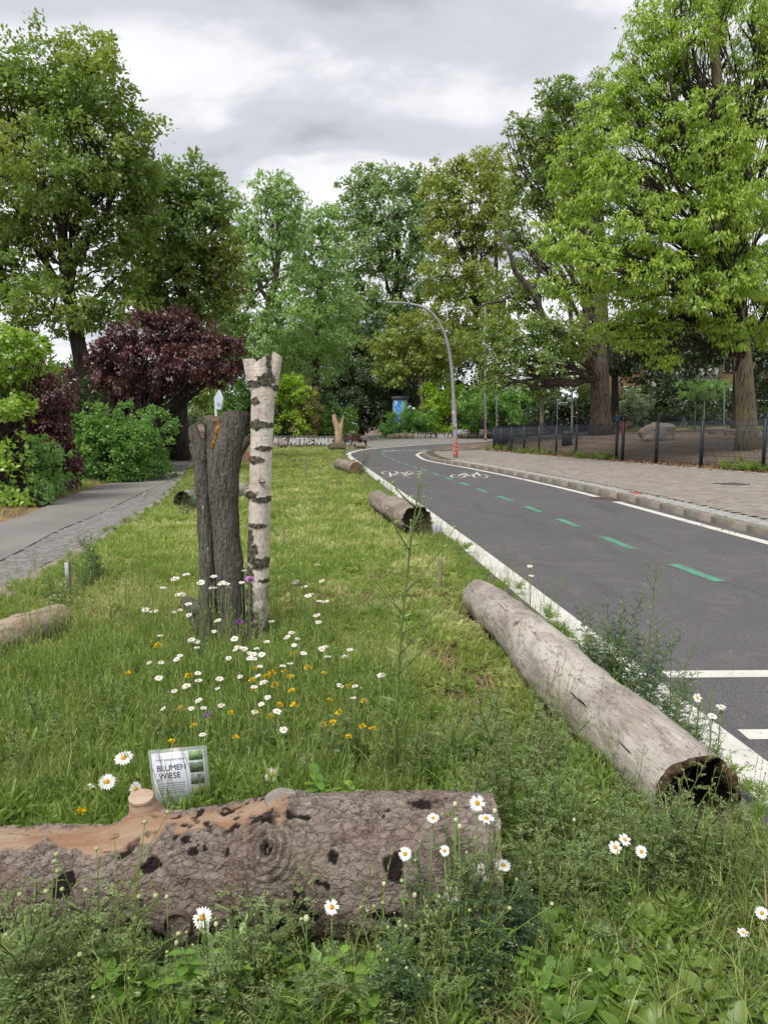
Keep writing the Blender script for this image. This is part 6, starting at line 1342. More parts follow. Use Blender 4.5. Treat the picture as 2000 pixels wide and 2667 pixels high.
# ---- people
def figure(label, base, face, shirt, trousers, hair, skin=(.38, .24, .17), pose='sit', s=1.0, arm=.0):
    """one continuous body grown over a skeleton; hair and clothes follow as children"""
    root = empty('person', base, label, 'person', rz=face)
    J = dict(pel=(0, 0, .10), ch=(0, .03, .34), nk=(0, -.01, .55), hd=(0, -.04, .66), tp=(0, -.03, .78), lh=(.09, 0, .07), rh=(-.09, 0, .07), ls=(.17, 0, .49), rs=(-.17, 0, .49),
             le=(.24, -.08, .24), re=(-.24, -.08, .24), lw=(.13, -.28, .20), rw=(-.13, -.28, .20), lf=(.09, -.36, .20), rf=(-.09, -.36, .20))
    if pose == 'sit': J.update(lk=(.12, -.42, .06), rk=(-.12, -.42, .06), la=(.12, -.44, -.38), ra=(-.12, -.44, -.38), lt=(.13, -.58, -.42), rt=(-.13, -.58, -.42))
    else: J.update(lk=(.15, -.38, .42), rk=(-.15, -.36, .40), la=(.12, -.58, .05), ra=(-.12, -.56, .05), lt=(.13, -.70, .03), rt=(-.13, -.68, .03), lw=(.10, -.40, .42), rw=(-.10, -.40, .40), lf=(.05, -.45, .40), rf=(-.05, -.45, .38), le=(.24, -.16, .30), re=(-.24, -.16, .30))
    E = [('pel', 'ch'), ('ch', 'nk'), ('nk', 'hd'), ('hd', 'tp'), ('pel', 'lh'), ('pel', 'rh'), ('lh', 'lk'), ('lk', 'la'), ('la', 'lt'), ('rh', 'rk'), ('rk', 'ra'), ('ra', 'rt'), ('nk', 'ls'), ('nk', 'rs'), ('ls', 'le'), ('le', 'lw'), ('lw', 'lf'), ('rs', 're'), ('re', 'rw'), ('rw', 'rf')]
    Rr = dict(pel=.13, ch=.14, nk=.055, hd=.085, tp=.07, lh=.09, rh=.09, ls=.065, rs=.065, le=.045, re=.045, lw=.03, rw=.03, lf=.035, rf=.035, lk=.06, rk=.06, la=.042, ra=.042, lt=.04, rt=.04)
    ks = list(J); me = bpy.data.meshes.new('body'); me.from_pydata([tuple(c * s for c in J[k]) for k in ks], [(ks.index(a), ks.index(b)) for a, b in E], [])
    ob = bpy.data.objects.new('body', me); COL.objects.link(ob)
    m = ob.modifiers.new('skin', 'SKIN'); 
    if not me.skin_vertices: me.skin_vertices.new() if hasattr(me.skin_vertices, 'new') else None
    for i, k in enumerate(ks): me.skin_vertices[0].data[i].radius = (Rr[k] * s, Rr[k] * s)
    me.skin_vertices[0].data[0].use_root = True
    ob.modifiers.new('sub', 'SUBSURF').levels = 1
    dg = bpy.context.evaluated_depsgraph_get(); me2 = bpy.data.meshes.new_from_object(ob.evaluated_get(dg)); bpy.data.objects.remove(ob)
    mats = [simple('skin', skin, bump=0, rough=.6), simple('shirt_%d%d' % (shirt[0] * 100, shirt[2] * 100), shirt, tuple(c * .6 for c in shirt), 9, .9, .3), simple('trousers_%d' % (trousers[2] * 100), trousers, None, rough=.9, bump=0)]
    me2.materials.clear(); [me2.materials.append(x) for x in mats]
    for p in me2.polygons:
        c = p.center / s; p.material_index = 0 if c.z > .585 or (c.y < -.25 and abs(c.x) < .16 and c.z > .17 and pose == 'sit') else (2 if c.z < .13 or (c.y < -.2 and pose != 'sit' and c.z < .46 and abs(c.x) > .07) else 1)
        p.use_smooth = True
    me2.name = 'body'; link('body', me2, root)
    # hair, face
    n = 14; u = np.linspace(0, math.pi * .62, n); v = np.arange(20) / 20 * 2 * math.pi; U, V_ = np.meshgrid(u, v, indexing='ij')
    P = np.stack([np.sin(U) * np.cos(V_) * .10, np.sin(U) * np.sin(V_) * .115 + .02, np.cos(U) * .12 + .0], 2).reshape(-1, 3) + np.array([0, -.03, .70]); P += fbm(P * 40, 2)[:, None] * .006
    g = Geo(); g.add(P * s, grid_faces(n, 20)); g.build('hair', simple('hair_%d' % (hair[0] * 100 + hair[2] * 10), hair, None, rough=.7, bump=.3), root, origin=(0, 0, 0), sm=True)
    return root
figure('seated person in a dark red top with purple hair on the long boulder', (seat_b[0] + .12, seat_b[1] - .1, seat_b[2] - .05), 2.5, (.10, .015, .025), (.06, .07, .12), (.07, .02, .10))
figure('seated person in blue beside the one in dark red', (seat_b[0] - .32, seat_b[1] + .05, seat_b[2] - .06), 2.9, (.10, .18, .28), (.03, .035, .05), (.10, .06, .04))
b = Gd(1780, 1118, .1); figure('person in grey sitting on the ground inside the fence', (b[0], b[1], b[2]), -.5, (.16, .17, .20), (.12, .13, .16), (.14, .09, .05), pose='ground')

# ---- flats behind the trees on the right
def flats():
    Y = 66; z0 = .2; x0, x1 = X(1590, Y), X(1590, Y) + 34; H = 10.5
    root = empty('apartment_building', (x0, Y, z0), 'ochre block of flats with pale balconies behind the trees', 'building')
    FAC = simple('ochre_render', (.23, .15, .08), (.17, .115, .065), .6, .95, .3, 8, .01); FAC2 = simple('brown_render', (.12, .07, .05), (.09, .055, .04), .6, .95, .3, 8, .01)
    g = Geo(); g.box(((x0 + x1) / 2, Y + 6, z0 + H / 2), (x1 - x0, 12, H)); g.build('walls', FAC, root)
    g = Geo(); g.box(((x0 + x1) / 2, Y + 6, z0 + H + .15), (x1 - x0 + .8, 12.8, .3)); g.build('roof', simple('roof_felt', (.12, .12, .12), bump=0), root)
    fr = simple('window_frame', (.55, .55, .53), bump=0); gl = NT('window_glass').pbr((.03, .035, .04), .08, None, 0, .6); bal = simple('pale_parapet', (.40, .43, .38), (.30, .33, .29), .8, .9, .3, 6, .01)
    for fl in range(4):
        for k in range(11):
            wx = x0 + 1.6 + k * 3.0; wz = z0 + 1.0 + fl * 2.65
            if k % 4 in (1, 2):     # loggia: dark recess wall panel, parapet, slab
                if k % 4 == 1:
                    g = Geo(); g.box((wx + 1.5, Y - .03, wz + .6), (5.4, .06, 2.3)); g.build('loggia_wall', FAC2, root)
                    g = Geo(); g.box((wx + 1.5, Y - 1.25, wz - .35), (5.6, .12, .95)); g.build('balcony_parapet', bal, root)
                    g = Geo(); g.box((wx + 1.5, Y - .65, wz - .86), (5.6, 1.3, .16)); g.build('balcony_slab', bal, root)
                    for q in (-2.74, 2.74):
                        g = Geo(); g.box((wx + 1.5 + q, Y - .62, wz + .92), (.14, 1.1, 3.2 - .62)); g.build('balcony_side', bal, root)
            g = Geo(); w, h = 1.35, 1.25
            for (cx, cz, ww, hh) in ((0, h / 2, w + .1, .07), (0, -h / 2, w + .1, .07), (-w / 2, 0, .07, h), (w / 2, 0, .07, h), (0, 0, .06, h)): g.box((wx + cx, Y - .10, wz + .6 + cz), (ww, .07, hh))
            o = g.build('window', fr, root)
            for q in (-1, 1): g = Geo(); g.box((wx + q * w / 4, Y - .075, wz + .6), (w / 2 - .06, .02, h - .06)); g.build('pane', gl, o, origin=tuple(root.location))
            if (k * 7 + fl * 3) % 5 == 0: g = Geo(); g.box((wx, Y - .145, wz + .95), (w, .02, .55)); g.build('roller_blind', simple('blind', (.45, .44, .40), bump=0), o, origin=tuple(root.location))
flats()

# ================================================================== meadow
GR = leafmat('meadow_grass', (.15, .21, .045), (.38, .46, .12), (.42, .42, .19), trans=.4, patch=1.1, gloss=.02)
GRD = leafmat('lush_grass', (.13, .20, .045), (.29, .40, .10), (.20, .28, .07), trans=.4, patch=2.0, gloss=.02)
HERB = leafmat('herb_leaf', (.07, .15, .02), (.18, .30, .04), (.15, .21, .035), trans=.35, patch=1.5, gloss=.05)
FEATH = leafmat('feathery_leaf', (.11, .16, .055), (.30, .38, .15), None, trans=.3, gloss=.04)
BLUEG = leafmat('bluish_leaf', (.05, .095, .04), (.12, .19, .085), None, trans=.3, gloss=.04)
BRT = leafmat('bright_leaf', (.12, .24, .03), (.25, .42, .06), None, trans=.4, gloss=.07)
DRY = leafmat('dry_straw', (.26, .18, .09), (.42, .31, .17), None, trans=.15, gloss=.02)
LITT = leafmat('dead_leaf', (.16, .085, .045), (.34, .22, .13), None, trans=.1, gloss=.04)
STEM = simple('green_stem', (.12, .19, .045), (.17, .24, .07), 30, .7, 0)
STEMD = simple('dark_stem', (.07, .10, .035), (.13, .11, .05), 30, .7, 0)

def grass_tpl(n, l0, l1, w, spread, seed, el=(1.0, 1.5), droop=(.4, 1.2), seg=3):
    r = random.Random(seed); g = Geo()
    for k in range(n):
        az = r.uniform(0, 6.283); d = r.uniform(0, spread); blade(g, (d * math.cos(az), d * math.sin(az), 0), az + r.uniform(-.8, .8), r.uniform(*el), r.uniform(l0, l1), w * r.uniform(.7, 1.3), 'grass', r.uniform(*droop), seg, 0, r.random())
    return g
def herb_tpl(n, l0, l1, wr, seed, prof='ovate', el=(.15, 1.0), h=.0, seg=3, droop=(.3, .9)):
    r = random.Random(seed); g = Geo()
    for k in range(n):
        az = k * 2.4 + r.uniform(-.4, .4); z = r.uniform(0, h); l = r.uniform(l0, l1); d = r.uniform(.0, .02); blade(g, (d * math.cos(az), d * math.sin(az), z), az, r.uniform(*el), l, l * wr, prof, r.uniform(*droop), seg, 0, r.random())
    return g
def feather_leaf(acc, p, D, L, n=5, r=rng, wr=.34):
    n = n + 2
    """points for a divided leaf: rachis along D with pairs of narrow leaflets"""
    D = D / np.linalg.norm(D); side = np.cross(D, [0, 0, 1]) + r.normal(size=3) * .15; side /= np.linalg.norm(side) + 1e-9
    for i in range(n):
        t = (i + .8) / n; q = p + D * L * t - np.array([0, 0, 1]) * L * .25 * t * t; ll = L * .27 * (1 - .5 * abs(t - .45))
        for s in (-1, 1):
            dd = D * .6 + side * s + r.normal(size=3) * .2; acc.append((q, dd, ll, ll * wr)); acc.append((q + dd * ll * .35, dd + D * .8, ll * .6, ll * wr * .8))
    acc.append((p, D, L * 1.02, L * .05))
def flush(g, acc, mi=0):
    P = np.array([a[0] for a in acc]); D = np.array([a[1] for a in acc]); leaves(g, P, D, np.array([a[2] for a in acc]), np.array([a[3] for a in acc]), rng.random(len(acc)), mi, .1)
def feather_tpl(n, l0, l1, seed):
    r = np.random.default_rng(seed); acc = []; g = Geo()
    for k in range(n):
        az = k * 2.4; el = r.uniform(.4, 1.2); feather_leaf(acc, np.array([0, 0, r.uniform(0, .03)]), np.array([math.cos(az) * math.cos(el), math.sin(az) * math.cos(el), math.sin(el)]), r.uniform(l0, l1), 6, r, .24)
    flush(g, acc); return g
def collection(name, geos, mat):
    c = bpy.data.collections.new(name)
    for i, g in enumerate(geos):
        o = bpy.data.objects.new('%s_%02d' % (name, i), g.mesh(name, mat)); c.objects.link(o)
    return c
def scatter(name, label, pts, yaw, sc, idx, coll, mat=None, tilt=.12, parent=None, zs=None):
    n = len(pts); me = bpy.data.meshes.new(name); me.vertices.add(n); me.vertices.foreach_set('co', np.asarray(pts, np.float32).ravel())
    r = me.attributes.new('rot', 'FLOAT_VECTOR', 'POINT'); rv = np.c_[rng.normal(size=(n, 2)) * tilt, yaw]; r.data.foreach_set('vector', rv.astype(np.float32).ravel())
    s = me.attributes.new('sc', 'FLOAT_VECTOR', 'POINT'); zs = sc if zs is None else zs; s.data.foreach_set('vector', np.c_[sc, sc, zs].astype(np.float32).ravel())
    i_ = me.attributes.new('pick', 'INT', 'POINT'); i_.data.foreach_set('value', np.asarray(idx, np.int32))
    o = link(name, me, parent); ng = bpy.data.node_groups.new(name, 'GeometryNodeTree')
    ng.interface.new_socket('Geometry', in_out='INPUT', socket_type='NodeSocketGeometry'); ng.interface.new_socket('Geometry', in_out='OUTPUT', socket_type='NodeSocketGeometry')
    N = ng.nodes; a = N.new('NodeGroupInput'); b = N.new('NodeGroupOutput'); ip = N.new('GeometryNodeInstanceOnPoints'); ci = N.new('GeometryNodeCollectionInfo')
    ci.inputs['Collection'].default_value = coll; ci.inputs['Separate Children'].default_value = True; ci.inputs['Reset Children'].default_value = True
    def at(nm, t):
        x = N.new('GeometryNodeInputNamedAttribute'); x.data_type = t; x.inputs['Name'].default_value = nm; return x.outputs['Attribute']
    L = ng.links.new; L(a.outputs[0], ip.inputs['Points']); L(ci.outputs[0], ip.inputs['Instance']); ip.inputs['Pick Instance'].default_value = True
    L(at('pick', 'INT'), ip.inputs['Instance Index']); L(at('rot', 'FLOAT_VECTOR'), ip.inputs['Rotation']); L(at('sc', 'FLOAT_VECTOR'), ip.inputs['Scale']); L(ip.outputs[0], b.inputs[0])
    o.modifiers.new('scatter', 'NODES').node_group = ng
    return props(o, label=label, kind='stuff')

LOGS = [((1.14, 2.36), (.76, 5.7), .14), ((.45, 9.4), (-.12, 12.7), .17), ((-.83, 21.2), (-1.55, 24.5), .18), ((-2.33, 5.0), (-2.72, 3.1), .12), ((-1.9, 2.04), (.33, 1.95), .16), ((-.98, 4.72), (-1.16, 4.78), .16), ((-.86, 4.72), (-.82, 4.72), .09)]
def clear(P):
    k = np.ones(len(P), bool)
    for a, b, r in LOGS:
        a = np.array(a); b = np.array(b); d = b - a; t = np.clip(((P[:, :2] - a) @ d) / (d @ d), 0, 1); k &= np.linalg.norm(P[:, :2] - (a + t[:, None] * d), axis=1) > r
    return k
blx = lambda y: np.interp(y, BL[:, 1], BL[:, 0]); brx = lambda y: np.interp(y, BR[:, 1][np.argsort(BR[:, 1])], BR[:, 0][np.argsort(BR[:, 1])])
def bedpts(n, y0, y1, p=1.5, xa=0., xb=1., seed=0, inset=.03):
    r = np.random.default_rng(seed); u = r.random(n); e = 1 - p
    y = (y0 ** e + u * (y1 ** e - y0 ** e)) ** (1 / e) if abs(e) > 1e-3 else y0 * (y1 / y0) ** u
    l, rr = blx(y) + inset, brx(y) - inset; x = l + (rr - l) * (xa + (xb - xa) * r.random(n)); z = Zg(x, y) + .05
    P = np.c_[x, y, z]; return P[clear(P)]
def bare(P, s=1.3, seed=3): return fbm(np.c_[P[:, :2] * s, np.zeros(len(P))], 4, seed)

SHORT = collection('short_grass', [grass_tpl(18, .045, .13, .0045, .04, i, (.6, 1.45), (.2, 1.4)) for i in range(6)] + [herb_tpl(11, .025, .055, .5, 20 + i, h=.03) for i in range(4)] + [feather_tpl(8, .05, .09, 40 + i) for i in range(2)], GR)
TALL = collection('tall_grass', [grass_tpl(12, .10, .32, .0042, .06, 60 + i, (1.1, 1.53), (.1, 1.3), 5) for i in range(4)] + [feather_tpl(16, .09, .19, 80 + i) for i in range(5)] + [herb_tpl(8, .05, .11, .16, 90 + i, 'lobed', (.7, 1.3), .10, 8) for i in range(2)], GRD)
FEA = collection('feathery_cover', [feather_tpl(18, .07, .15, 180 + i) for i in range(5)], FEATH)
HERBS = collection('low_herbs', [herb_tpl(16, .018, .045, .7, 100 + i, 'ovate', (.1, 1.1), .07, 4) for i in range(4)] + [herb_tpl(12, .05, .10, .22, 110 + i, 'lobed', (.2, 1.2), .05, 9) for i in range(3)] + [feather_tpl(12, .06, .11, 120 + i) for i in range(3)], HERB)
FARG = collection('far_grass', [grass_tpl(10, .07, .17, .016, .09, 130 + i, (.7, 1.4), (.3, 1.0)) for i in range(5)] + [herb_tpl(9, .05, .10, .5, 140 + i, h=.05) for i in range(2)], GR)
STRAW = collection('straw', [grass_tpl(8, .05, .14, .005, .05, 150 + i, (.0, .6), (.0, .8)) for i in range(5)], DRY)
def dl(seed):
    r = random.Random(seed); g = Geo(); blade(g, (0, 0, .006), 0, .1, .06, .035, 'ovate', r.uniform(-1.2, 1.5), 4, 0, r.random(), r.uniform(-.3, .4)); return g
DEADL = collection('dead_leaves', [dl(i) for i in range(8)], LITT)
def go(name, label, P, coll, n, s0, s1, tilt=.12, seed=0, zs=1.0, parent=None, lo=0):
    r = np.random.default_rng(seed + 500); m = len(P); s = r.uniform(s0, s1, m); scatter(name, label, P, r.uniform(0, 6.283, m), s, r.integers(lo, n, m), coll, None, tilt, parent, s * zs if np.ndim(zs) == 0 else s * zs)
P = bedpts(30000, 1.4, 9, 1.5, seed=1); b_ = bare(P, 2.2) ; keep = b_ + .6 * rng.random(len(P)) > .12; keep &= ~(((P[:, 1] < 2.0) | ((P[:, 0] > .4) & (P[:, 1] < 3.4))) & (rng.random(len(P)) < .93)); P = P[keep]
go('meadow_turf', 'short yellow green turf with small herbs in the near part of the bed', P, SHORT, 12, .7, 1.35, .15, 1)
P = bedpts(24000, 7, 49, 1.25, seed=2, inset=.05); b_ = bare(P, 1.6) + .4 * bare(P, .35, 8); P = P[b_ + .6 * rng.random(len(P)) > .14]
y_ = P[:, 1]; go('meadow_turf', 'grass in the far part of the bed', P, FARG, 7, .75, 1.25, .15, 2, zs=.8 + .25 * smooth(12, 40, y_))
# lush patch behind the front log and round the stumps
P = bedpts(15000, 2.3, 5.4, 1.0, 0, 1, 3); w = smooth(.45, -.25, P[:, 0] + .25 * (P[:, 1] - 3)) * smooth(5.4, 4.4, P[:, 1] + .5 * np.abs(P[:, 0] + .9)); near_l = np.exp(-((P[:, 0] - .62) / .3) ** 2) * smooth(4.0, 2.4, P[:, 1])
P = P[rng.random(len(P)) < np.maximum(w * .34, near_l * .16) * (1 + bare(P, 2.5, 12) * 2)]
go('tall_meadow', 'tall lush meadow grass behind the front log', P, TALL, 11, .5, 1.25, .2, 3)
P = bedpts(3500, 5, 30, 1.3, seed=23); b_ = bare(P, .7, 9); P = P[b_ + .45 * rng.random(len(P)) > .26]
go('tall_meadow', 'scattered taller grass tufts in the bed', P, TALL, 8, .45, .9, .14, 4)
def along(curve, n, off0, off1, y0, y1, z, seed, p=1.0):
    r = np.random.default_rng(seed); c = curve[(curve[:, 1] > y0) & (curve[:, 1] < y1)]; nn = nrmls(c); w = 1 / np.maximum(c[:, 1], 1) ** p; i = r.choice(len(c), n, p=w / w.sum())
    q = c[i] + nn[i] * r.uniform(off0, off1, n)[:, None] + r.normal(size=(n, 2)) * .12; return np.c_[q, Zg(q[:, 0], q[:, 1]) + z]
def seed_tpl(seed):
    r = random.Random(seed); g = Geo()
    for k in range(4):
        x, y = r.uniform(-.06, .06), r.uniform(-.06, .06); h = r.uniform(.28, .55); lx, ly = r.uniform(-.09, .09), r.uniform(-.09, .09)
        g.tube([(x, y, 0), (x + lx * .3, y + ly * .3, h * .5), (x + lx, y + ly, h)], [.0016, .0013, .0009], 3, caps=False)
        for q in range(7):
            t = .80 + .2 * q / 7; blade(g, (x + lx * t, y + ly * t, h * t), r.uniform(0, 6.28), r.uniform(.7, 1.3), .02, .004, 'ovate', .4, 2, 0, r.random())
        for q in range(3): t = r.uniform(.05, .5); blade(g, (x + lx * t * t, y + ly * t * t, h * t), r.uniform(0, 6.28), 1.1, r.uniform(.08, .16), .0035, 'grass', 1.1, 4, 0, r.random())
    return g
SEED = collection('seeding_grass', [seed_tpl(i) for i in range(6)], leafmat('seeding_grass', (.20, .26, .07), (.40, .46, .16), None, trans=.35, gloss=.02))
P = bedpts(1250, 2.35, 6.5, 1.0, 0, 1, 91); w = smooth(.7, -.3, P[:, 0] + .2 * (P[:, 1] - 3)) * smooth(6.5, 4.6, P[:, 1]); P = P[rng.random(len(P)) < w * .75]
go('seeding_grass', 'wispy seeding grass stalks standing over the flower patch', P, SEED, 6, .6, 1.05, .12, 91)
P = bedpts(900, 6, 26, 1.2, seed=92); P = P[bare(P, .6, 93) > .05]; go('seeding_grass', 'wispy seeding grass stalks farther down the bed', P, SEED, 6, .5, .95, .15, 92)
P = bedpts(420, 1.45, 3.2, 1.0, 0, 1, 94); P = P[(P[:, 0] > .42) | (P[:, 1] < 1.72)]; go('seeding_grass', 'wispy stalks rising among the weeds at the front', P, SEED, 6, .5, .9, .2, 94)
P = along(LW, 240, -.62, -.40, 2.5, 24, .05, 95, .7); P = P[clear(P)]; go('seeding_grass', 'wispy stalks along the stone edging of the road', P, SEED, 6, .5, .9, .2, 95)
# in front of the log and on the right corner
P = bedpts(14000, 1.35, 2.9, 1.0, 0, 1, 5); k = (P[:, 1] < 1.90) | (P[:, 0] > .42); P = P[k]; b_ = bare(P, 3.0, 5); P = P[b_ + .6 * rng.random(len(P)) > .36]
go('low_weeds', 'mixed low weeds growing in front of the log', P, HERBS, 10, .3, .85, .35, 5)
P = bedpts(1300, 1.4, 3.4, 1.0, 0, 1, 6); P = P[((P[:, 1] < 1.95) & (rng.random(len(P)) < .3)) | ((P[:, 0] > .5) & (rng.random(len(P)) < .28))]
P2 = bedpts(9000, 1.4, 3.0, 1.0, 0, 1, 66); P2 = P2[(P2[:, 0] > .42) & (bare(P2, 3.0, 67) + .6 * rng.random(len(P2)) > .22)]
go('low_weeds', 'small round leaved weeds in the right front', P2, HERBS, 4, .7, 1.5, .35, 66)
P2 = bedpts(1500, 1.4, 3.0, 1.0, 0, 1, 68); P2 = P2[(P2[:, 0] > .42)]; go('dry_stalks', 'dead stalks lying among the weeds of the right front', P2, STRAW, 5, .8, 1.5, .3, 68)
go('tall_meadow', 'long grass between the two nearest logs', P, TALL, 11, .5, 1.0, .2, 6)
P = bedpts(16000, 1.4, 40, 1.3, seed=7); b_ = bare(P, 2.2); P = P[(b_ < .02)]
go('dry_stalks', 'dry stalks and straw lying on the bare spots of the bed', P, STRAW, 5, .6, 1.3, .2, 7)
P = bedpts(12000, 1.4, 2.9, 1.0, 0, 1, 35); P = P[((P[:, 1] < 1.95) | (P[:, 0] > .42)) & (bare(P, 2.0, 33) + .8 * rng.random(len(P)) > .74)]
go('feathery_cover', 'grey green feathery ground cover around the near log ends', P, FEA, 5, .35, .9, .3, 35)
P = bedpts(5200, 1.4, 20, 1.5, seed=8); P[:, 2] += .004
go('fallen_leaves', 'brown fallen leaves scattered in the bed', P, DEADL, 8, .35, .8, .5, 8)
# weeds at the road edge, between kerb and log
P = along(LW, 1500, -.60, -.38, 2, 40, .05, 9, .8); P = P[clear(P)]; go('tall_meadow', 'uneven fringe of grass along the stone edging of the road', P, TALL, 11, .35, .8, .25, 9)
P = along(SO, 2200, .0, .3, 2, 45, .05, 10, .8); P = P[clear(P)]; go('tall_meadow', 'uneven fringe of grass hanging over the slabs of the path', P, TALL, 11, .3, .7, .3, 10)
# dry verge on the left
P = along(PL, 5200, -2.2, -.05, 5, 60, -.03, 11, .6); P[:, 2] += .01
go('dry_verge', 'straw and dry grass on the verge left of the path', P, STRAW, 5, 1.0, 2.2, .15, 11)
P = along(PL, 2600, -1.5, -.02, 5, 60, -.02, 12, .6); go('fallen_leaves', 'brown leaves on the verge left of the path', P, DEADL, 8, .6, 1.2, .5, 12)
P = along(PL, 4200, -2.0, -.25, 16, 60, -.03, 13, .5); go('verge_grass', 'grass growing under the shrubs along the far path', P, FARG, 7, .7, 1.5, .2, 13)
# foot of the fence
fc = np.array([[x, y] for x, y in P_[:15]]); fc = dense(fc, .3)
P = along(fc, 3600, -.35, .22, 5, 46, .10, 14, .9); P[:, 2] += rng.random(len(P)) * .05; go('leaf_litter', 'drift of dry brown leaves along the foot of the fence', P, DEADL, 8, .9, 1.9, .8, 14)
P = along(fc, 160, -.25, .1, 5, 46, .11, 15, .4); P = P[(P[:, 1] < 23.5) | (P[:, 1] > 29)]; go('fence_weeds', 'weeds and small shrubs at the foot of the fence', P, TALL, 11, 1.2, 2.6, .2, 15)
P = np.c_[rng.uniform(8, 34, 2600), rng.uniform(24, 50, 2600), np.zeros(2600)]; s_ = (P[:, 0] - 11.6) * .9605 + (P[:, 1] - 22) * .2785; P = P[s_ > .4]; P[:, 2] = Zg(P[:, 0], P[:, 1]) + .105
go('leaf_litter', 'dead leaves and crumbs on the bare earth inside the fence', P, DEADL, 8, .8, 1.8, .5, 16)
P = along(KR, 60, .16, 2.5, 8, 40, SH + .005, 17, .6); go('fallen_leaves', 'few small leaves lying on the sidewalk', P, DEADL, 8, .4, .9, .4, 17)
P = along(LW, 260, -.38, 1.3, 2, 30, .006, 37, .8); go('road_litter', 'small leaf crumbs along the white line', P, DEADL, 8, .12, .4, .4, 37)
P = along(KR, 300, -.35, -.02, 8, 40, .006, 38, .6); go('road_litter', 'leaf crumbs gathered in the gutter at the right kerb', P, DEADL, 8, .3, .8, .4, 38)
P = np.c_[rng.uniform(-22, -9, 5000), rng.uniform(44, 66, 5000), np.zeros(5000)]; P = P[(P[:, 1] > 57)]; P[:, 2] = Zg(P[:, 0], P[:, 1]) - .02
go('verge_grass', 'strip of grass behind the painted wall', P, FARG, 7, 1.5, 3, .2, 18)
P = np.c_[rng.uniform(16, 34, 3000), rng.uniform(50, 57, 3000), np.zeros(3000)]; P[:, 2] = [Zs(a, b) - .03 for a, b in P[:, :2]]
go('verge_grass', 'strip of grass before the flats', P, FARG, 7, 1.2, 2.4, .2, 19)

# ================================================================== single plants
SPEC = {}
def add_species(key, builder, n, h):
    SPEC[key] = ([builder(i) for i in range(n)], h)
def sp_parts(gs, gl, ms, ml, extra=()):
    # leaves and tiny buds stay joined: far too small to pick apart
    out = [('stem', gs.mesh('stem', ms, sm=True)), ('leaves', gl.mesh('leaves', ml))]
    for nm, g, m in extra: out.append((nm, g.mesh(nm, m)))
    return out
BUD = simple('pale_bud', (.42, .46, .22), (.30, .36, .14), 60, .7, 0); FUZZ = simple('fuzzy_bud', (.22, .28, .17), (.16, .22, .12), 60, .9, 0); BLUEF = leafmat('blue_petal', (.10, .08, .42), (.22, .17, .62), None, trans=.3)
def stemline(r, h, lean=.12, n=9, base=None):
    b = np.zeros(3) if base is None else base; d = np.array([r.normal() * lean, r.normal() * lean, 1]); d2 = np.array([r.normal() * lean, r.normal() * lean, 0]); t = np.linspace(0, 1, n)[:, None]
    return b + d * h * t + d2 * h * t * t
def b_feather(mat, mats, dense_=1.0, fuzz=False, big=1.0):
    def f(i):
        r = np.random.default_rng(900 + i + int(dense_ * 100)); gs, gl, gb = Geo(), Geo(), Geo(); acc = []
        for s in range(4):
            h = r.uniform(.62, 1.0); L = stemline(r, h, .16, 10, np.array([r.normal() * .05, r.normal() * .05, 0])); gs.tube(L, np.linspace(.006, .0025, 10), 5)
            m = int(26 * dense_ * h)
            for k in range(m):
                t = .08 + .92 * k / m; p = np.array([np.interp(t, np.linspace(0, 1, 10), L[:, c]) for c in range(3)]); az = k * 2.4 + s; el = r.uniform(.2, .9); ll = .20 * (1 - .55 * t) * r.uniform(.7, 1.2)
                feather_leaf(acc, p, np.array([math.cos(az) * math.cos(el), math.sin(az) * math.cos(el), math.sin(el)]), ll, 5, r)
            for q in range(2):
                a = L[-1 - q] + np.array([r.normal() * .03, r.normal() * .03, .05]); gs.tube([L[-2 - q], a], [.003, .002], 4)
                gb.tube([a, a + [0, 0, .010], a + [0, 0, .02]], [.003, .008, .004] if fuzz else [.003, .008, .004], 6)
        flush(gl, acc); return sp_parts(gs, gl, mats, mat, [('buds', gb, FUZZ if fuzz else BUD)])
    return f
add_species('mugwort', b_feather(FEATH, STEMD, 1.0, True), 4, 1.0)
add_species('bluefeather', b_feather(BLUEG, STEM, 1.25), 3, 1.0)
def b_tall(i):
    r = np.random.default_rng(700 + i); gs, gl, gb = Geo(), Geo(), Geo(); acc = []; L = stemline(r, 1, .07, 16); gs.tube(L, np.linspace(.0055, .002, 16), 5)
    for k in range(11):
        t = .25 + .7 * k / 11; p = np.array([np.interp(t, np.linspace(0, 1, 16), L[:, c]) for c in range(3)]); az = r.uniform(0, 6.28); el = r.uniform(.5, 1.0); ll = r.uniform(.12, .32) * (1.15 - t * .8); d = np.array([math.cos(az) * math.cos(el), math.sin(az) * math.cos(el), math.sin(el)])
        tt = np.linspace(0, 1, 5)[:, None]; B = p + d * ll * tt + np.array([0, 0, .25]) * ll * tt * tt; gs.tube(B, np.linspace(.0028, .0013, 5), 4)
        for q in range(6): u = r.random(); pp = B[int(u * 4)]; a2 = r.uniform(0, 6.28); acc.append((pp, np.array([math.cos(a2), math.sin(a2), r.uniform(.1, .9)]), r.uniform(.014, .032), .005))
        gb.tube([B[-1], B[-1] + [0, 0, .008]], [.003, .002], 4)
    for k in range(34): t = k / 34; p = np.array([np.interp(t, np.linspace(0, 1, 16), L[:, c]) for c in range(3)]); a2 = k * 2.4; acc.append((p, np.array([math.cos(a2), math.sin(a2), .5]), (1 - t * .6) * r.uniform(.035, .085), .012 * (1.1 - t * .6)))
    flush(gl, acc); return sp_parts(gs, gl, STEM, FEATH, [('buds', gb, BUD)])
add_species('tall', b_tall, 4, 1.0)
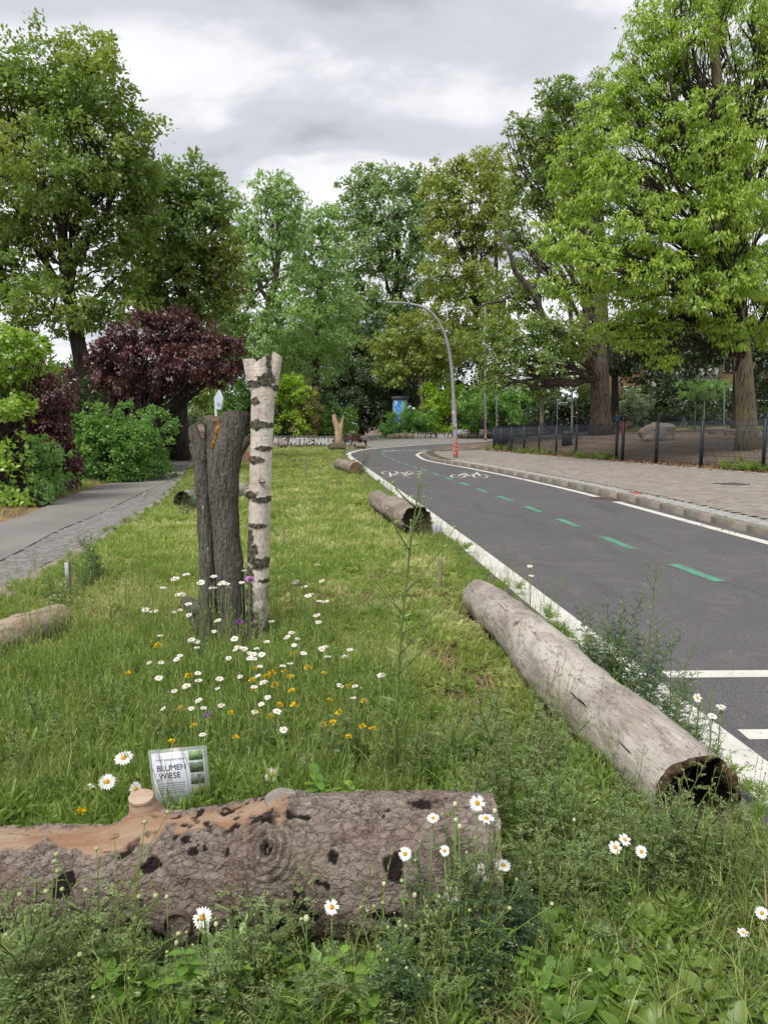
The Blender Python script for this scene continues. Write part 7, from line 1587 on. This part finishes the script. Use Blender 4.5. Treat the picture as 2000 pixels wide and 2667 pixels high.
def b_thin(i):
    r = np.random.default_rng(740 + i); gs, gl, gb = Geo(), Geo(), Geo(); acc = []; L = stemline(r, 1, .06, 12); gs.tube(L, np.linspace(.0042, .0016, 12), 5)
    for k in range(16): t = k / 16; p = np.array([np.interp(t, np.linspace(0, 1, 12), L[:, c]) for c in range(3)]); a2 = k * 2.4; acc.append((p, np.array([math.cos(a2), math.sin(a2), .8]), (1 - t * .7) * r.uniform(.03, .07), .006))
    gb.tube([L[-1], L[-1] + [0, 0, .012], L[-1] + [0, 0, .022]], [.003, .006, .002], 6); flush(gl, acc); return sp_parts(gs, gl, STEM, FEATH, [('buds', gb, BUD)])
add_species('thin', b_thin, 3, 1.0)
def b_broad(i):
    r = random.Random(300 + i); gs, gl = Geo(), Geo(); n = 6
    for s in range(2 + i % 2):
        bx, by = r.uniform(-.04, .04), r.uniform(-.04, .04); h = r.uniform(.7, 1.0) * .3; P = np.array([[bx, by, 0], [bx + r.uniform(-.02, .02), by, h * .5], [bx + r.uniform(-.04, .04), by + r.uniform(-.03, .03), h]]); gs.tube(smoothpts(P, 6), .0028, 5)
        for k in range(n):
            z = (k + .6) / n; q = P[0] * (1 - z) + P[2] * z
            for o in (0, math.pi): l = r.uniform(.05, .085) * (1.15 - .5 * z); blade(gl, q, k * 1.57 + o + r.uniform(-.2, .2), r.uniform(.1, .6), l, l * .62, 'serr', r.uniform(.3, .9), 8, 0, r.random(), .12)
    return sp_parts(gs, gl, STEM, BRT)
add_species('broad', b_broad, 4, .3)
def b_clump(i):
    r = random.Random(320 + i); gl, gs = Geo(), Geo()
    for k in range(90): az = r.uniform(0, 6.28); d = r.uniform(0, .035); blade(gl, (d * math.cos(az), d * math.sin(az), 0), az, r.uniform(1.05, 1.5), r.uniform(.25, .45), .008, 'grass', r.uniform(.2, 1.1), 7, 0, r.random())
    gs.tube([(0, 0, 0), (.0, 0, .05)], .012, 6); return sp_parts(gs, gl, STEM, BRT)
add_species('clump', b_clump, 2, .4)
def b_ros(i):
    r = random.Random(340 + i); gl, gs = Geo(), Geo()
    for k in range(13): blade(gl, (0, 0, .01), k * 2.4, r.uniform(.5, 1.35), r.uniform(.14, .26), r.uniform(.03, .05), 'lobed', r.uniform(.3, 1.1), 13, 0, r.random(), .2)
    gs.tube([(0, 0, 0), (.01, 0, .04)], .008, 6); return sp_parts(gs, gl, STEM, BRT if i % 2 else HERB)
add_species('rosette', b_ros, 4, .22)
def b_daisyplant(i):
    r = np.random.default_rng(360 + i); gs, gl, gb = Geo(), Geo(), Geo()
    for s in range(4):
        h = r.uniform(.6, 1.0); L = stemline(r, h, .14, 8, np.array([r.normal() * .03, r.normal() * .03, 0])); gs.tube(L, np.linspace(.0045, .0022, 8), 5)
        for k in range(13): t = .05 + .85 * k / 13; p = np.array([np.interp(t, np.linspace(0, 1, 8), L[:, c]) for c in range(3)]); l = .085 * (1 - .6 * t) * r.uniform(.7, 1.3); blade(gl, p, k * 2.4, r.uniform(.3, 1.0), l, l * .3, 'lobed', .6, 6, 0, r.random(), .15)
        a = L[-1]; gb.tube([a, a + [0, 0, .008], a + [0, 0, .018], a + [0, 0, .022]], [.004, .010, .009, .003], 8)
    return sp_parts(gs, gl, STEM, HERB, [('buds', gb, BUD)])
add_species('daisyplant', b_daisyplant, 4, 1.0)
def b_bugloss(i):
    r = np.random.default_rng(380 + i); gs, gl, gb = Geo(), Geo(), Geo(); L = stemline(r, 1, .05, 12); gs.tube(L, np.linspace(.006, .003, 12), 5); acc = []; ac2 = []
    for k in range(60):
        t = k / 60; p = np.array([np.interp(t, np.linspace(0, 1, 12), L[:, c]) for c in range(3)]); a2 = k * 2.4; d = np.array([math.cos(a2), math.sin(a2), .6]); acc.append((p, d, (.09 if t < .5 else .03) * r.uniform(.7, 1.2), .010))
        if t > .55 and k % 3 == 0:
            for q in range(3): ac2.append((p + d * .012, d + r.normal(size=3) * .5, .016, .012))
    flush(gl, acc); flush(gb, ac2); return sp_parts(gs, gl, STEMD, FEATH, [('flowers', gb, BLUEF)])
add_species('bugloss', b_bugloss, 2, 1.0)
NAMES = dict(mugwort=('mugwort_plant', 'mugwort'), bluefeather=('feathery_weed', 'weed'), tall=('mustard_stalk', 'weed'), thin=('thin_stalk', 'weed'), broad=('nettle_plant', 'weed'), clump=('grass_clump', 'grass clump'), rosette=('dandelion_plant', 'dandelion'), daisyplant=('leafy_daisy_stalk', 'daisy plant'), bugloss=('bugloss_plant', 'bugloss'))
cnt = {}
def plant(sp, px_, py_, Y, label, group=None, wide=1.0, minh=.06):
    """the plant's top shows at the pixel; it stands Y metres away"""
    if py_ > 2120 and px_ < 1290: Y = min(Y, 1.71 - R.random() * .13)
    meshes, h0 = SPEC[sp]; t = At(px_, py_, Y); zb = .055 + float(Zg(t[0], Y)); h = max(t[2] - zb, minh); k = cnt.get(sp, 0); cnt[sp] = k + 1
    nm, cat = NAMES[sp]; root = empty(nm, (t[0], Y, zb), label, cat, group, rz=R.uniform(0, 6.28)); s = h / h0; sx = s * wide * (1 if h0 < .5 else max(.75, min(1.5, .45 / h)))
    for pn, me in meshes[k % len(meshes)]:
        o = link(pn, me, root, sc=(sx, sx, s))
        if pn != 'stem': o['kind'] = 'stuff'
    return root
ORD = 'leftmost|second from the left|third from the left|fourth from the left|fifth from the left|sixth from the left|seventh from the left|eighth from the left|ninth from the left|tenth from the left'.split('|')
ORR = 'rightmost|second from the right|third from the right|fourth from the right|fifth from the right|sixth from the right|seventh from the right|eighth from the right|ninth from the right'.split('|')
def many(sp, lst, label, group, wide=1.0):
    lst = sorted(lst); n = len(lst)
    for i, a in enumerate(lst):
        w = '' if n == 1 else ', ' + (ORD[i] if i <= (n - 1) // 2 else ORR[n - 1 - i])
        plant(sp, *a, label + w, group, wide)
many('mugwort', [(1205, 1900, 2.35), (1262, 1840, 2.5), (1310, 1800, 2.6), (1365, 1780, 2.75), (1430, 1830, 2.7), (1345, 1900, 2.35), (1405, 1920, 2.3), (1465, 1960, 2.2), (1290, 2060, 2.1), (1232, 2130, 2.05), (1385, 2110, 2.0), (1510, 2100, 2.1), (1322, 2250, 1.92), (1442, 2240, 1.92), (1550, 2290, 1.9), (1160, 2180, 2.35), (1480, 2150, 2.0), (1250, 2000, 2.2)], 'grey green mugwort standing between the two big logs', 'mugwort between the two big logs')
many('mugwort', [(1260, 1780, 3.0), (1325, 1790, 2.95), (1180, 1820, 2.9), (1455, 1850, 2.85), (1120, 1880, 2.7)], 'mugwort on the left side of the long pale log', 'mugwort along the long pale log')
many('bluefeather', [(1590, 1560, 4.0), (1620, 1520, 3.9), (1560, 1600, 4.1), (1650, 1590, 3.8), (1682, 1630, 3.7), (1722, 1680, 3.45), (1540, 1650, 4.2), (1755, 1720, 3.3), (1600, 1640, 3.85), (1800, 1830, 2.95), (1840, 1900, 2.8)], 'dark feathery weed between pale log and white line', 'feathery weeds by the white line')
plant('tall', 1700, 1440, 3.75, 'tallest wiry weed rising over the road right of the long pale log', None, 1.3)
many('tall', [(1590, 1545, 3.9), (1770, 1650, 3.2), (1860, 1800, 2.9)], 'wiry weed stalk standing over the white line beside the feathery weeds', 'wiry stalks by the white line')
plant('tall', 1030, 1215, 2.75, 'tallest wiry weed in the middle of the bed, its tip reaching the second log', None, 1.5)
plant('bugloss', 1755, 1680, 3.1, 'blue flowering spike beside the long pale log'); plant('bugloss', 1690, 2330, 1.95, 'small bugloss with blue flowers at the lower right')
plant('bugloss', 1100, 1245, 8.8, 'dark tipped flower spike before the bicycle lane'); 
many('thin', [(392, 1290, 3.9), (325, 1420, 3.5), (300, 1470, 3.3), (770, 1340, 3.6), (745, 1380, 3.5), (895, 1480, 3.4), (870, 1540, 3.3), (350, 1530, 3.2), (800, 1500, 3.4), (1190, 1640, 3.3), (478, 1330, 3.4), (935, 1450, 3.0), (640, 1620, 3.5), (150, 1500, 3.6), (1000, 1560, 2.9)], 'long thin bare stalk rising from the tall meadow grass', 'thin stalks in the meadow', .9)
many('daisyplant', [(235, 2150, 1.84), (292, 2180, 1.86), (60, 2260, 1.8), (112, 2225, 1.85), (355, 2440, 1.72), (190, 2330, 1.76)], 'leafy weed before the left end of the front log', 'leafy weeds at the left end of the front log', 1.3)
many('mugwort', [(30, 2330, 1.75), (150, 2400, 1.72), (260, 2400, 1.74), (600, 2290, 1.86), (700, 2285, 1.87), (655, 2330, 1.84), (90, 2470, 1.7), (540, 2480, 1.72), (1230, 2340, 1.9), (880, 2470, 1.78)], 'feathery weed in front of the front log', 'feathery weeds before the front log')
many('daisyplant', [(1105, 2290, 1.95), (1160, 2280, 1.96), (1220, 2300, 1.95), (1270, 2330, 1.93), (1310, 2300, 1.97), (1050, 2350, 1.88), (1190, 2420, 1.85), (860, 2420, 1.86), (1350, 2380, 1.88), (640, 2510, 1.74), (480, 2430, 1.78)], 'leafy daisy stalk before the right end of the front log', 'daisy stalks at the right end of the front log', 1.2)
many('mugwort', [(20, 2250, 1.7), (75, 2320, 1.68), (300, 2300, 1.7), (330, 2400, 1.66), (420, 2480, 1.62), (500, 2500, 1.6), (620, 2400, 1.68), (760, 2460, 1.62), (930, 2420, 1.65), (1000, 2400, 1.66), (1090, 2430, 1.62), (1150, 2460, 1.6), (1240, 2400, 1.66), (810, 2520, 1.58), (150, 2480, 1.6)], 'soft grey green weed in the foremost strip before the log', 'grey green weeds in the foremost strip', 1.1)
many('bluefeather', [(1030, 2290, 1.7), (1210, 2250, 1.7), (1290, 2210, 1.9), (1330, 2330, 1.8), (1400, 2300, 1.85), (1470, 2400, 1.8), (1560, 2440, 1.8), (1640, 2480, 1.75), (1720, 2450, 1.8), (1880, 2560, 1.7), (1980, 2480, 1.8)], 'dark feathery weed low at the right front', 'dark feathery weeds at the right front', 1.1)
many('mugwort', [(1660, 2080, 2.2), (1690, 2130, 2.12), (1720, 2200, 2.05), (1850, 2110, 2.12), (1900, 2170, 2.1), (1600, 2120, 2.2), (1560, 2050, 2.35), (1590, 1990, 2.5), (1630, 2040, 2.35), (1740, 2010, 2.1), (1785, 2040, 2.08), (1830, 2060, 2.06), (1870, 2050, 2.1), (1700, 2050, 2.04), (1900, 2090, 2.04), (1655, 2010, 2.12)], 'weed growing over the hollow end of the long pale log', 'weeds over the hollow log end')
rs = random.Random(77)
many('broad', [(x_, 2440 + (x_ * 7) % 130, 1.62 + ((x_ * 3) % 9) * .01) for x_ in (95, 205, 300, 395, 470, 560, 650, 745, 880, 930, 1070, 1160, 1250, 1340, 1440)], 'bright leafy seedling in the very front row', 'bright seedlings in the very front row', 1.3)
def rnd(n, x0, x1, y0, y1, f=0.0):
    out = []
    for k in range(n):
        x = x0 + (x1 - x0) * (k + rs.random()) / n; y = rs.uniform(y0, y1); out.append((int(x), int(y), 1.62 + (2640 - y) / 2640 * 3.0 + rs.uniform(-.06, .06)))
    return out
many('mugwort', rnd(18, 1290, 2010, 2150, 2330), 'grey green mugwort in the right front stand', 'mugwort in the right front stand', 1.2)
many('bluefeather', rnd(12, 1330, 2010, 2300, 2480), 'feathery weed low in the right front stand', 'feathery weeds in the right front stand', 1.2)
many('daisyplant', rnd(12, 1320, 2010, 2250, 2520), 'leafy weed in the right front stand', 'leafy weeds in the right front stand', 1.3)
many('broad', rnd(9, 1400, 1990, 2450, 2620), 'toothed seedling in the right front corner', 'seedlings in the right front corner', 1.1)
many('rosette', rnd(8, 1480, 1990, 2380, 2600), 'lobed leaf plant in the right front corner', 'lobed leaf plants in the right front corner')
many('thin', [(a_, b_, c_) for a_, b_, c_ in rnd(16, 200, 1080, 1330, 1760) if True][:0] + [(230, 1480, 3.4), (360, 1370, 3.7), (505, 1440, 3.5), (580, 1530, 3.3), (690, 1390, 3.5), (760, 1560, 3.2), (815, 1470, 3.3), (905, 1560, 3.1), (985, 1500, 3.1), (70, 1560, 3.3), (1060, 1620, 2.9), (425, 1610, 3.1), (428, 1925, 2.3), (492, 1935, 2.28)], 'fine upright stem over the flower patch', 'fine stems over the flower patch', .9)
many('mugwort', [(100, 1760, 3.2), (200, 1800, 3.0), (290, 1740, 3.2), (60, 1880, 2.8), (1000, 1800, 2.8), (1060, 1840, 2.7), (920, 1780, 2.9), (850, 1840, 2.8), (620, 1850, 2.9), (410, 1790, 3.0), (160, 1960, 2.6), (560, 1900, 2.8)], 'soft feathery plant in the grass behind the front log', 'feathery plants behind the front log', .9)
many('thin', [(1640, 1980, 2.4), (1800, 2050, 2.2), (1830, 1990, 2.3), (1930, 2080, 2.2), (1540, 1930, 2.5), (1700, 2280, 1.95), (1590, 2260, 1.95), (1500, 2200, 2.0), (1920, 2200, 2.05), (1980, 2050, 2.25)], 'thin upright weed at the right front', 'thin weeds at the right front', 1.1)
many('thin', [(55, 1640, 3.3), (90, 1700, 3.1), (215, 1560, 3.4), (250, 1600, 3.2), (275, 1390, 3.8), (420, 1440, 3.6), (445, 1560, 3.3), (540, 1580, 3.5), (720, 1480, 3.7), (830, 1420, 3.6), (850, 1600, 3.1), (960, 1640, 2.9), (1050, 1700, 2.8), (1100, 1740, 2.8)], 'slender seeding stalk in the long grass', 'slender stalks in the long grass', .9)
many('broad', [(360, 2480, 1.68), (45, 2520, 1.66), (530, 2440, 1.74), (250, 2540, 1.64), (955, 2470, 1.76), (1010, 2530, 1.7), (1385, 2500, 1.72), (1110, 2600, 1.64), (700, 2600, 1.64), (420, 2590, 1.63), (130, 2600, 1.62), (580, 2580, 1.64), (1300, 2610, 1.63), (1500, 2580, 1.66), (1000, 2580, 1.66), (1040, 2450, 1.78), (840, 2590, 1.65)], 'bright green seedling with toothed leaves in the foremost strip', 'toothed seedlings in the foremost strip', 1.15)
many('rosette', [(620, 2480, 1.78), (850, 2500, 1.76), (900, 2560, 1.7), (1700, 2420, 1.85), (1620, 2480, 1.78), (1850, 2500, 1.8), (1930, 2420, 1.9), (1750, 2560, 1.72), (1960, 2580, 1.72), (1450, 2440, 1.82), (330, 2520, 1.7), (570, 2420, 1.82), (1560, 2400, 1.9), (1780, 2340, 2.0)], 'dandelion like plant with long leaves in the foremost strip', 'lobed leaf plants in the foremost strip')
plant('rosette', 1880, 2190, 2.1, 'tall bright dandelion plant right of the grass clump'); plant('rosette', 470, 2075, 2.3, 'broad bright leaf plant pressed against the printed card')
plant('rosette', 860, 2030, 2.45, 'dark lush leaves right behind the front log')
plant('clump', 1762, 2060, 2.18, 'thick bright grass clump before the hollow log end'); plant('clump', 1815, 2130, 2.14, 'smaller grass clump leaning right beside the thick one'); plant('clump', 620, 1960, 2.6, 'long green grass clump right of the printed card')
many('mugwort', [(1960, 2160, 2.15), (1890, 2300, 2.0), (1980, 2330, 1.95), (1640, 2330, 1.95), (1600, 2230, 2.0)], 'straggly weed at the lower right edge of the picture', 'straggly weeds at the lower right')
many('bluefeather', [(560, 1720, 4.2), (600, 1660, 4.35), (640, 1700, 4.25), (530, 1640, 4.3), (480, 1690, 4.2), (690, 1730, 4.2), (570, 1800, 3.7), (520, 1860, 3.4)], 'dark feathery weed around the foot of the tall stump', 'feathery weeds at the stump foot', .9)
many('broad', [(840, 1990, 2.5), (880, 2010, 2.46), (800, 2040, 2.42), (930, 2040, 2.4)], 'low lush leafy plant behind the middle of the front log', 'lush leaves behind the front log', 1.4)
many('mugwort', [(760, 1960, 2.7), (740, 1900, 2.9), (700, 1980, 2.6), (480, 1240 + 620, 3.0)], 'soft green feathery plant in the tall grass', 'feathery plants in the tall grass')
many('thin', [(1380, 1470, 5.4), (1408, 1500, 5.3), (1345, 1560, 5.2), (1430, 1520, 5.0), (1290, 1480, 6.2), (1110, 1290, 8.7), (1180, 1330, 7.6), (1130, 1300, 8.4), (935, 1180, 21.5)], 'thin weed at the road edge beyond the long pale log', 'thin weeds at the road edge', 1.2)
many('bluefeather', [(500, 1235, 12.0), (480, 1260, 11.5), (940, 1175, 20.6), (160, 1480, 5.6), (215, 1420, 6.4), (250, 1380, 6.8), (30, 1640, 4.7)], 'leafy weed at the edge of the slabs', 'weeds along the slabs', 1.2)
many('bluefeather', [(1000, 1170, 36.5), (1020, 1172, 36.9)][:0], '', '')

# ================================================================== flowers
PET = simple('white_petal', (.82, .82, .78), (.74, .75, .73), 90, .6, 0); DISC = simple('yellow_disc', (.78, .42, .02), (.62, .30, .01), 160, .8, .8, 300, .002); YEL = simple('yellow_petal', (.92, .68, .02), (.88, .55, .015), 60, .6, 0)
PUR = simple('purple_petal', (.30, .06, .40), (.42, .12, .5), 80, .7, 0); PNK = simple('pink_petal', (.62, .28, .62), (.5, .2, .52), 80, .7, 0)
def petals(seed, n=19, R_=.5, up=.10, close=0.0):
    r = random.Random(seed); g = Geo()
    for k in range(n):
        if r.random() < .06: continue
        blade(g, (0.13 * math.cos(k * 6.283 / n), .13 * math.sin(k * 6.283 / n), r.uniform(-.015, .015)), k * 6.283 / n + r.uniform(-.08, .08), r.uniform(up - .12, up + .16) + close, (R_ - .13) * r.uniform(.88, 1.06), .155, 'ovate', r.uniform(.1, .55) - close * .3, 4, 0, 0, .12)
    return g.mesh('petals', PET)
def disc(seed):
    g = Geo(); n = 12; V = [[0, 0, .085]]
    for i, (rr, z) in enumerate(((.07, .078), (.12, .05), (.15, .0), (.11, -.05), (.02, -.08))): V += [[rr * math.cos(k * 6.283 / n), rr * math.sin(k * 6.283 / n), z] for k in range(n)]
    F4 = [[1 + i * n + k, 1 + (i + 1) * n + k, 1 + (i + 1) * n + (k + 1) % n, 1 + i * n + (k + 1) % n] for i in range(4) for k in range(n)]
    g.add(V, F4); g.f.append((np.array([[0, 1 + k, 1 + (k + 1) % n] for k in range(n)]), 0)); return g.mesh('disc', DISC, sm=True)
PETS = [petals(i) for i in range(5)] + [petals(9, 19, .5, .5, .5), petals(10, 17, .5, -.5, -.3)]; DSC = disc(0)
gst = Geo(); gst.tube([(0, 0, 0), (.0, .0, .35), (.0, 0, .7), (0, 0, 1)], [.0026, .0022, .002, .002], 5); STM = gst.mesh('stem', STEM)
gst = Geo()
for k in range(7): blade(gst, (0, 0, .02 + .10 * k), k * 2.4, .8, .05, .012, 'lobed', .6, 5, 0, .3 + .05 * k)
STL = gst.mesh('stem_leaves', HERB)
def flower(kind, px_, py_, Y, dpx, label, group, face=None, closed=None):
    c = At(px_, py_, Y); x, y, z = c; zb = min(.05 + float(Zg(x, y)), z - .05); h = z - zb; lean = np.array([R.uniform(-.05, .05), R.uniform(-.03, .05)]) * h
    root = empty({'daisy': 'daisy', 'trefoil': 'yellow_flower', 'clover': 'purple_flower', 'pink': 'pink_flower'}[kind], (x + lean[0], y + lean[1], zb), label, 'flower', group)
    # curved stem
    s = link('stem', STM, root, sc=(1, 1, math.sqrt(h * h + lean @ lean))); s.rotation_euler = Vector((-lean[0], -lean[1], h)).to_track_quat('Z', 'Y').to_euler()
    if kind == 'daisy' and Y < 2.6: l = link('stem_leaves', STL, root, sc=(.9, .9, h)); l.rotation_euler = s.rotation_euler
    D = dpx / FPX * (Y / ray(px_, py_)[1]); top = Vector((-lean[0], -lean[1], h))
    az, el = face if face else (R.uniform(-2.4, -.7), R.uniform(.7, 1.45))
    n = Vector((math.cos(az) * math.cos(el), math.sin(az) * math.cos(el), math.sin(el))); q = n.to_track_quat('Z', 'Y').to_euler()
    if kind == 'daisy':
        m = PETS[R.randrange(5)] if closed is None else PETS[closed]
        o = link('petals', m, root, top, q, D); o = link('disc', DSC, root, top + n * D * .02, q, D)
    else:
        g = Geo(); mat = {'trefoil': YEL, 'clover': PUR, 'pink': PNK}[kind]; r = np.random.default_rng(int(px_)); m = 26; d = r.normal(size=(m, 3)); d[:, 2] = abs(d[:, 2]); d /= np.linalg.norm(d, axis=1)[:, None]
        leaves(g, d * D * .22, d + r.normal(size=(m, 3)) * .3, D * .38, D * .28, r.random(m), 0, .3)
        o = link('petals', g.mesh('petals', mat), root, top); 
    return root
FGD = [(527, 2391, 54, 1.80, (-1.57, .75), 'largest daisy, standing alone before the front log'), (667, 2468, 38, 1.80, (-1.9, .6), 'small daisy low before the front log'), (864, 2364, 42, 1.86, (-1.3, .9), 'daisy on a straight stem before the black bark patches'),
       (1055, 2225, 38, 2.0, (-1.5, .8), 'daisy before the upper bark, left of the group at the log end'), (1128, 2132, 35, 2.05, (-1.7, 1.3), 'daisy seen nearly edge on before the top right of the log'), (1243, 2093, 44, 2.0, (-1.57, .65), 'bright open daisy above the right end of the log'),
       (1266, 2133, 46, 1.98, (-1.57, 1.5), 'daisy seen edge on below the bright open one'), (1300, 2147, 30, 2.05, (-.4, .2), 'daisy turned away to the right of the log end'), (1158, 2217, 30, 2.0, (-1.4, .8), 'small daisy before the log, left of its sawn end'),
       (1310, 2255, 44, 1.95, (-1.57, 1.4), 'wide flat daisy right of the sawn end'), (1253, 2265, 30, 1.97, (-2.0, .8), 'upper daisy of the close pair at the sawn end'), (1267, 2279, 34, 1.94, (-1.4, .9), 'lower daisy of the close pair at the sawn end'),
       (1178, 2331, 47, 1.85, (-1.57, .6), 'large daisy below the log end group'), (1602, 2208, 36, 2.2, (-1.6, .8), 'left daisy of three before the hollow log'), (1627, 2188, 35, 2.25, (-1.2, 1.0), 'upper daisy of three before the hollow log'), (1670, 2219, 34, 2.2, (-1.4, .7), 'right daisy of three before the hollow log'),
       (1984, 2379, 34, 1.95, (-1.9, .5), 'daisy at the right edge of the picture'), (1935, 2430, 30, 1.9, (-1.5, 1.4), 'flat daisy near the lower right edge'), (322, 1975, 50, 2.45, (-1.5, 1.2), 'large white daisy left of the printed card'), (279, 2037, 46, 2.4, (-1.2, .9), 'daisy lower left of the printed card'),
       (353, 2056, 40, 2.38, (-.6, .5), 'tilted daisy closest to the printed card'), (233, 2050, 26, 2.5, (-1.5, 1.3), 'small cream daisy farthest left of the card'), (798, 1979, 36, 2.8, (-1.5, .8), 'daisy with a clear yellow centre right of the card'), (708, 2020, 40, 2.6, (-1.4, .5), 'spidery daisy right of the card'),
       (877, 1961, 24, 2.9, (-1.5, 1.0), 'small daisy with a large yellow centre'), (795, 1948, 24, 3.0, (-1.5, 1.2), 'pale daisy above the one with the clear centre'), (877, 1907, 26, 3.0, (-1.5, 1.4), 'flat daisy above the tall grass at the centre'), (1816, 1818, 26, 2.9, (-1.4, .5), 'daisy before the road, lowest white bar behind it'),
       (1878, 1842, 28, 2.85, (-1.57, 1.45), 'flat daisy over the white line'), (1855, 1866, 26, 2.8, (-1.57, 1.3), 'daisy before the end of the white line'), (1680, 1944, 28, 2.9, (-1.57, 1.5), 'flat daisy over the pale log'), (1380, 1475, 18, 5.4, (-1.57, 1.4), 'upper daisy before the white line beyond the log'), (1384, 1500, 16, 5.3, (-1.57, 1.4), 'lower daisy before the white line beyond the log')]
for a, b, d, Y, fc, lab in FGD:
    if a > 1560 and b > 2150: Y -= .28
    if b > 2080 and a < 1320: Y = min(Y, 1.72 - (a % 7) * .008)
    flower('daisy', a, b, Y, d, lab, 'daisies', fc)
for a, b, d, Y in ((1275, 2357, 34, 1.7), (1243, 2395, 30, 1.69)): flower('daisy', a, b, Y, d, 'half closed daisy below the log end group' if a == 1275 else 'ragged half closed daisy low at the log end', 'daisies', (-1.5, 1.3), 5)
CL = [(795, 87), (610, 122), (438, 110), (370, 137), (528, 160), (655, 163), (685, 168), (603, 193), (700, 192), (780, 160), (298, 192), (385, 235), (415, 232), (452, 293), (360, 342), (400, 330), (455, 362), (187, 328), (240, 338), (632, 395), (612, 462), (735, 508), (278, 488), (468, 515), (500, 527), (505, 562), (740, 575), (795, 570), (872, 568), (830, 595), (700, 628), (830, 628), (858, 632), (905, 605), (935, 525), (400, 612),
      (210, 655), (283, 655), (270, 750), (510, 720), (515, 765), (770, 742), (645, 755), (895, 678), (880, 738), (915, 778), (857, 805), (942, 870), (902, 912), (860, 960), (515, 890), (545, 935), (655, 920), (470, 938), (295, 940), (630, 815), (540, 1100), (1110, 157), (1168, 185), (1190, 243), (1210, 230), (1262, 275), (1298, 277), (1243, 362), (1255, 405), (1090, 470), (1060, 497), (1128, 507), (1105, 547), (1163, 597), (1035, 675), (1080, 660), (1308, 618), (1275, 570), (1300, 557),
      (1448, 575), (1415, 618), (1470, 872), (1388, 797), (1480, 800), (1000, 957), (1040, 1070), (1640, 733), (1248, 50), (1275, 152), (965, 400), (480, 515), (760, 560), (850, 605), (380, 635), (365, 830), (440, 800)]
def midY(px_, py_, hh):
    d = ray(px_, py_); Y = (CAMH - .06 - hh) / -d[2] * d[1]
    return Y
for i, (a, b) in enumerate(CL):
    px_, py_ = 300 + a * .422, 1450 + b * .422; Y = midY(px_, py_, R.uniform(.32, .45)); infr = 455 < px_ < 720 and py_ < 1760
    if infr: Y = min(Y, R.uniform(4.1, 4.45))
    Y = min(Y, 5.6); flower('daisy', px_, py_, Y, R.uniform(16, 26), ('white daisy in the meadow right of the birch trunk' if px_ > 712 else 'white daisy left of the tall stump' if px_ < 480 else 'white daisy right before the foot of the stump and birch' if py_ < 1720 else 'white daisy in the flower patch between the stumps and the card'), 'daisies around the stumps', (R.uniform(-2.8, -.3), R.uniform(1.1, 1.62)))
TR = [(862, 692), (938, 743), (845, 768), (1105, 606), (1192, 690), (1288, 724), (1072, 745), (970, 720), (1045, 712), (985, 797), (1090, 835), (1325, 893), (1538, 897), (1445, 805), (1105, 925), (433, 810), (410, 942), (487, 1052), (713, 968), (872, 970), (960, 992), (1383, 967), (1285, 1040), (1343, 1028), (1525, 1052), (1440, 1117), (265, 552), (78, 725), (455, 738), (855, 825), (1015, 920), (745, 1120), (1590, 1068), (348, 1145), (1090, 750)]
for a, b in TR:
    px_, py_ = 300 + a * .422, 1450 + b * .422; flower('trefoil', px_, py_, min(midY(px_, py_, R.uniform(.22, .32)), 4.6), R.uniform(14, 22), 'yellow flower head in the meadow before the stumps', 'yellow flowers before the stumps')
flower('trefoil', 213, 2117, 2.35, 28, 'yellow flower left of the front log stub', None)
flower('clover', 624, 1623, 4.2, 22, 'purple flower before the foot of the stumps', None); flower('clover', 545, 1866, 3.1, 24, 'purple clover head above the printed card', None); flower('pink', 650, 1514, 4.3, 26, 'pink scabious between the stump and the birch', None)
# closed buds of the daisies before the log
gbud = Geo(); gbud.tube([(0, 0, 0), (0, 0, .25), (0, 0, .7), (0, 0, .95)], [.2, .42, .42, .22], 9); BDM = gbud.mesh('bud', simple('cream_bud', (.60, .60, .38), (.5, .52, .3), 40, .7, 0), sm=True)
for (a, b, Y, w) in ((434, 2340, 1.86, 9), (563, 2413, 1.82, 12), (536, 2430, 1.8, 12), (460, 2462, 1.8, 12), (434, 2495, 1.78, 9), (798, 2400, 1.86, 16), (687, 2520, 1.78, 11), (1080, 2337, 1.88, 12), (1137, 2385, 1.87, 12), (1190, 2375, 1.86, 13), (1187, 2400, 1.86, 11), (1000, 2307, 1.95, 11), (1185, 2100, 2.05, 12), (1187, 2140, 2.04, 11), (1197, 2158, 2.03, 12), (1288, 2118, 2.03, 12), (702, 2570, 1.76, 11), (1375, 2340, 1.92, 11), (1295, 2378, 1.9, 11), (1108, 2438, 1.86, 10), (1495, 2140, 2.15, 9), (1640, 2360, 1.95, 9)):
    Y = min(Y, 1.71) if a < 1320 else Y; c = At(a, b, Y); zb = .05; root = empty('daisy_bud', (c[0], Y, zb), 'closed daisy bud on a thin stem before the front log', 'flower bud', 'closed daisy buds'); h = c[2] - zb
    link('stem', STM, root, sc=(.8, .8, h)); link('bud', BDM, root, (0, 0, h - .002), None, w * 1.15 * Y / FPX * 1.1)
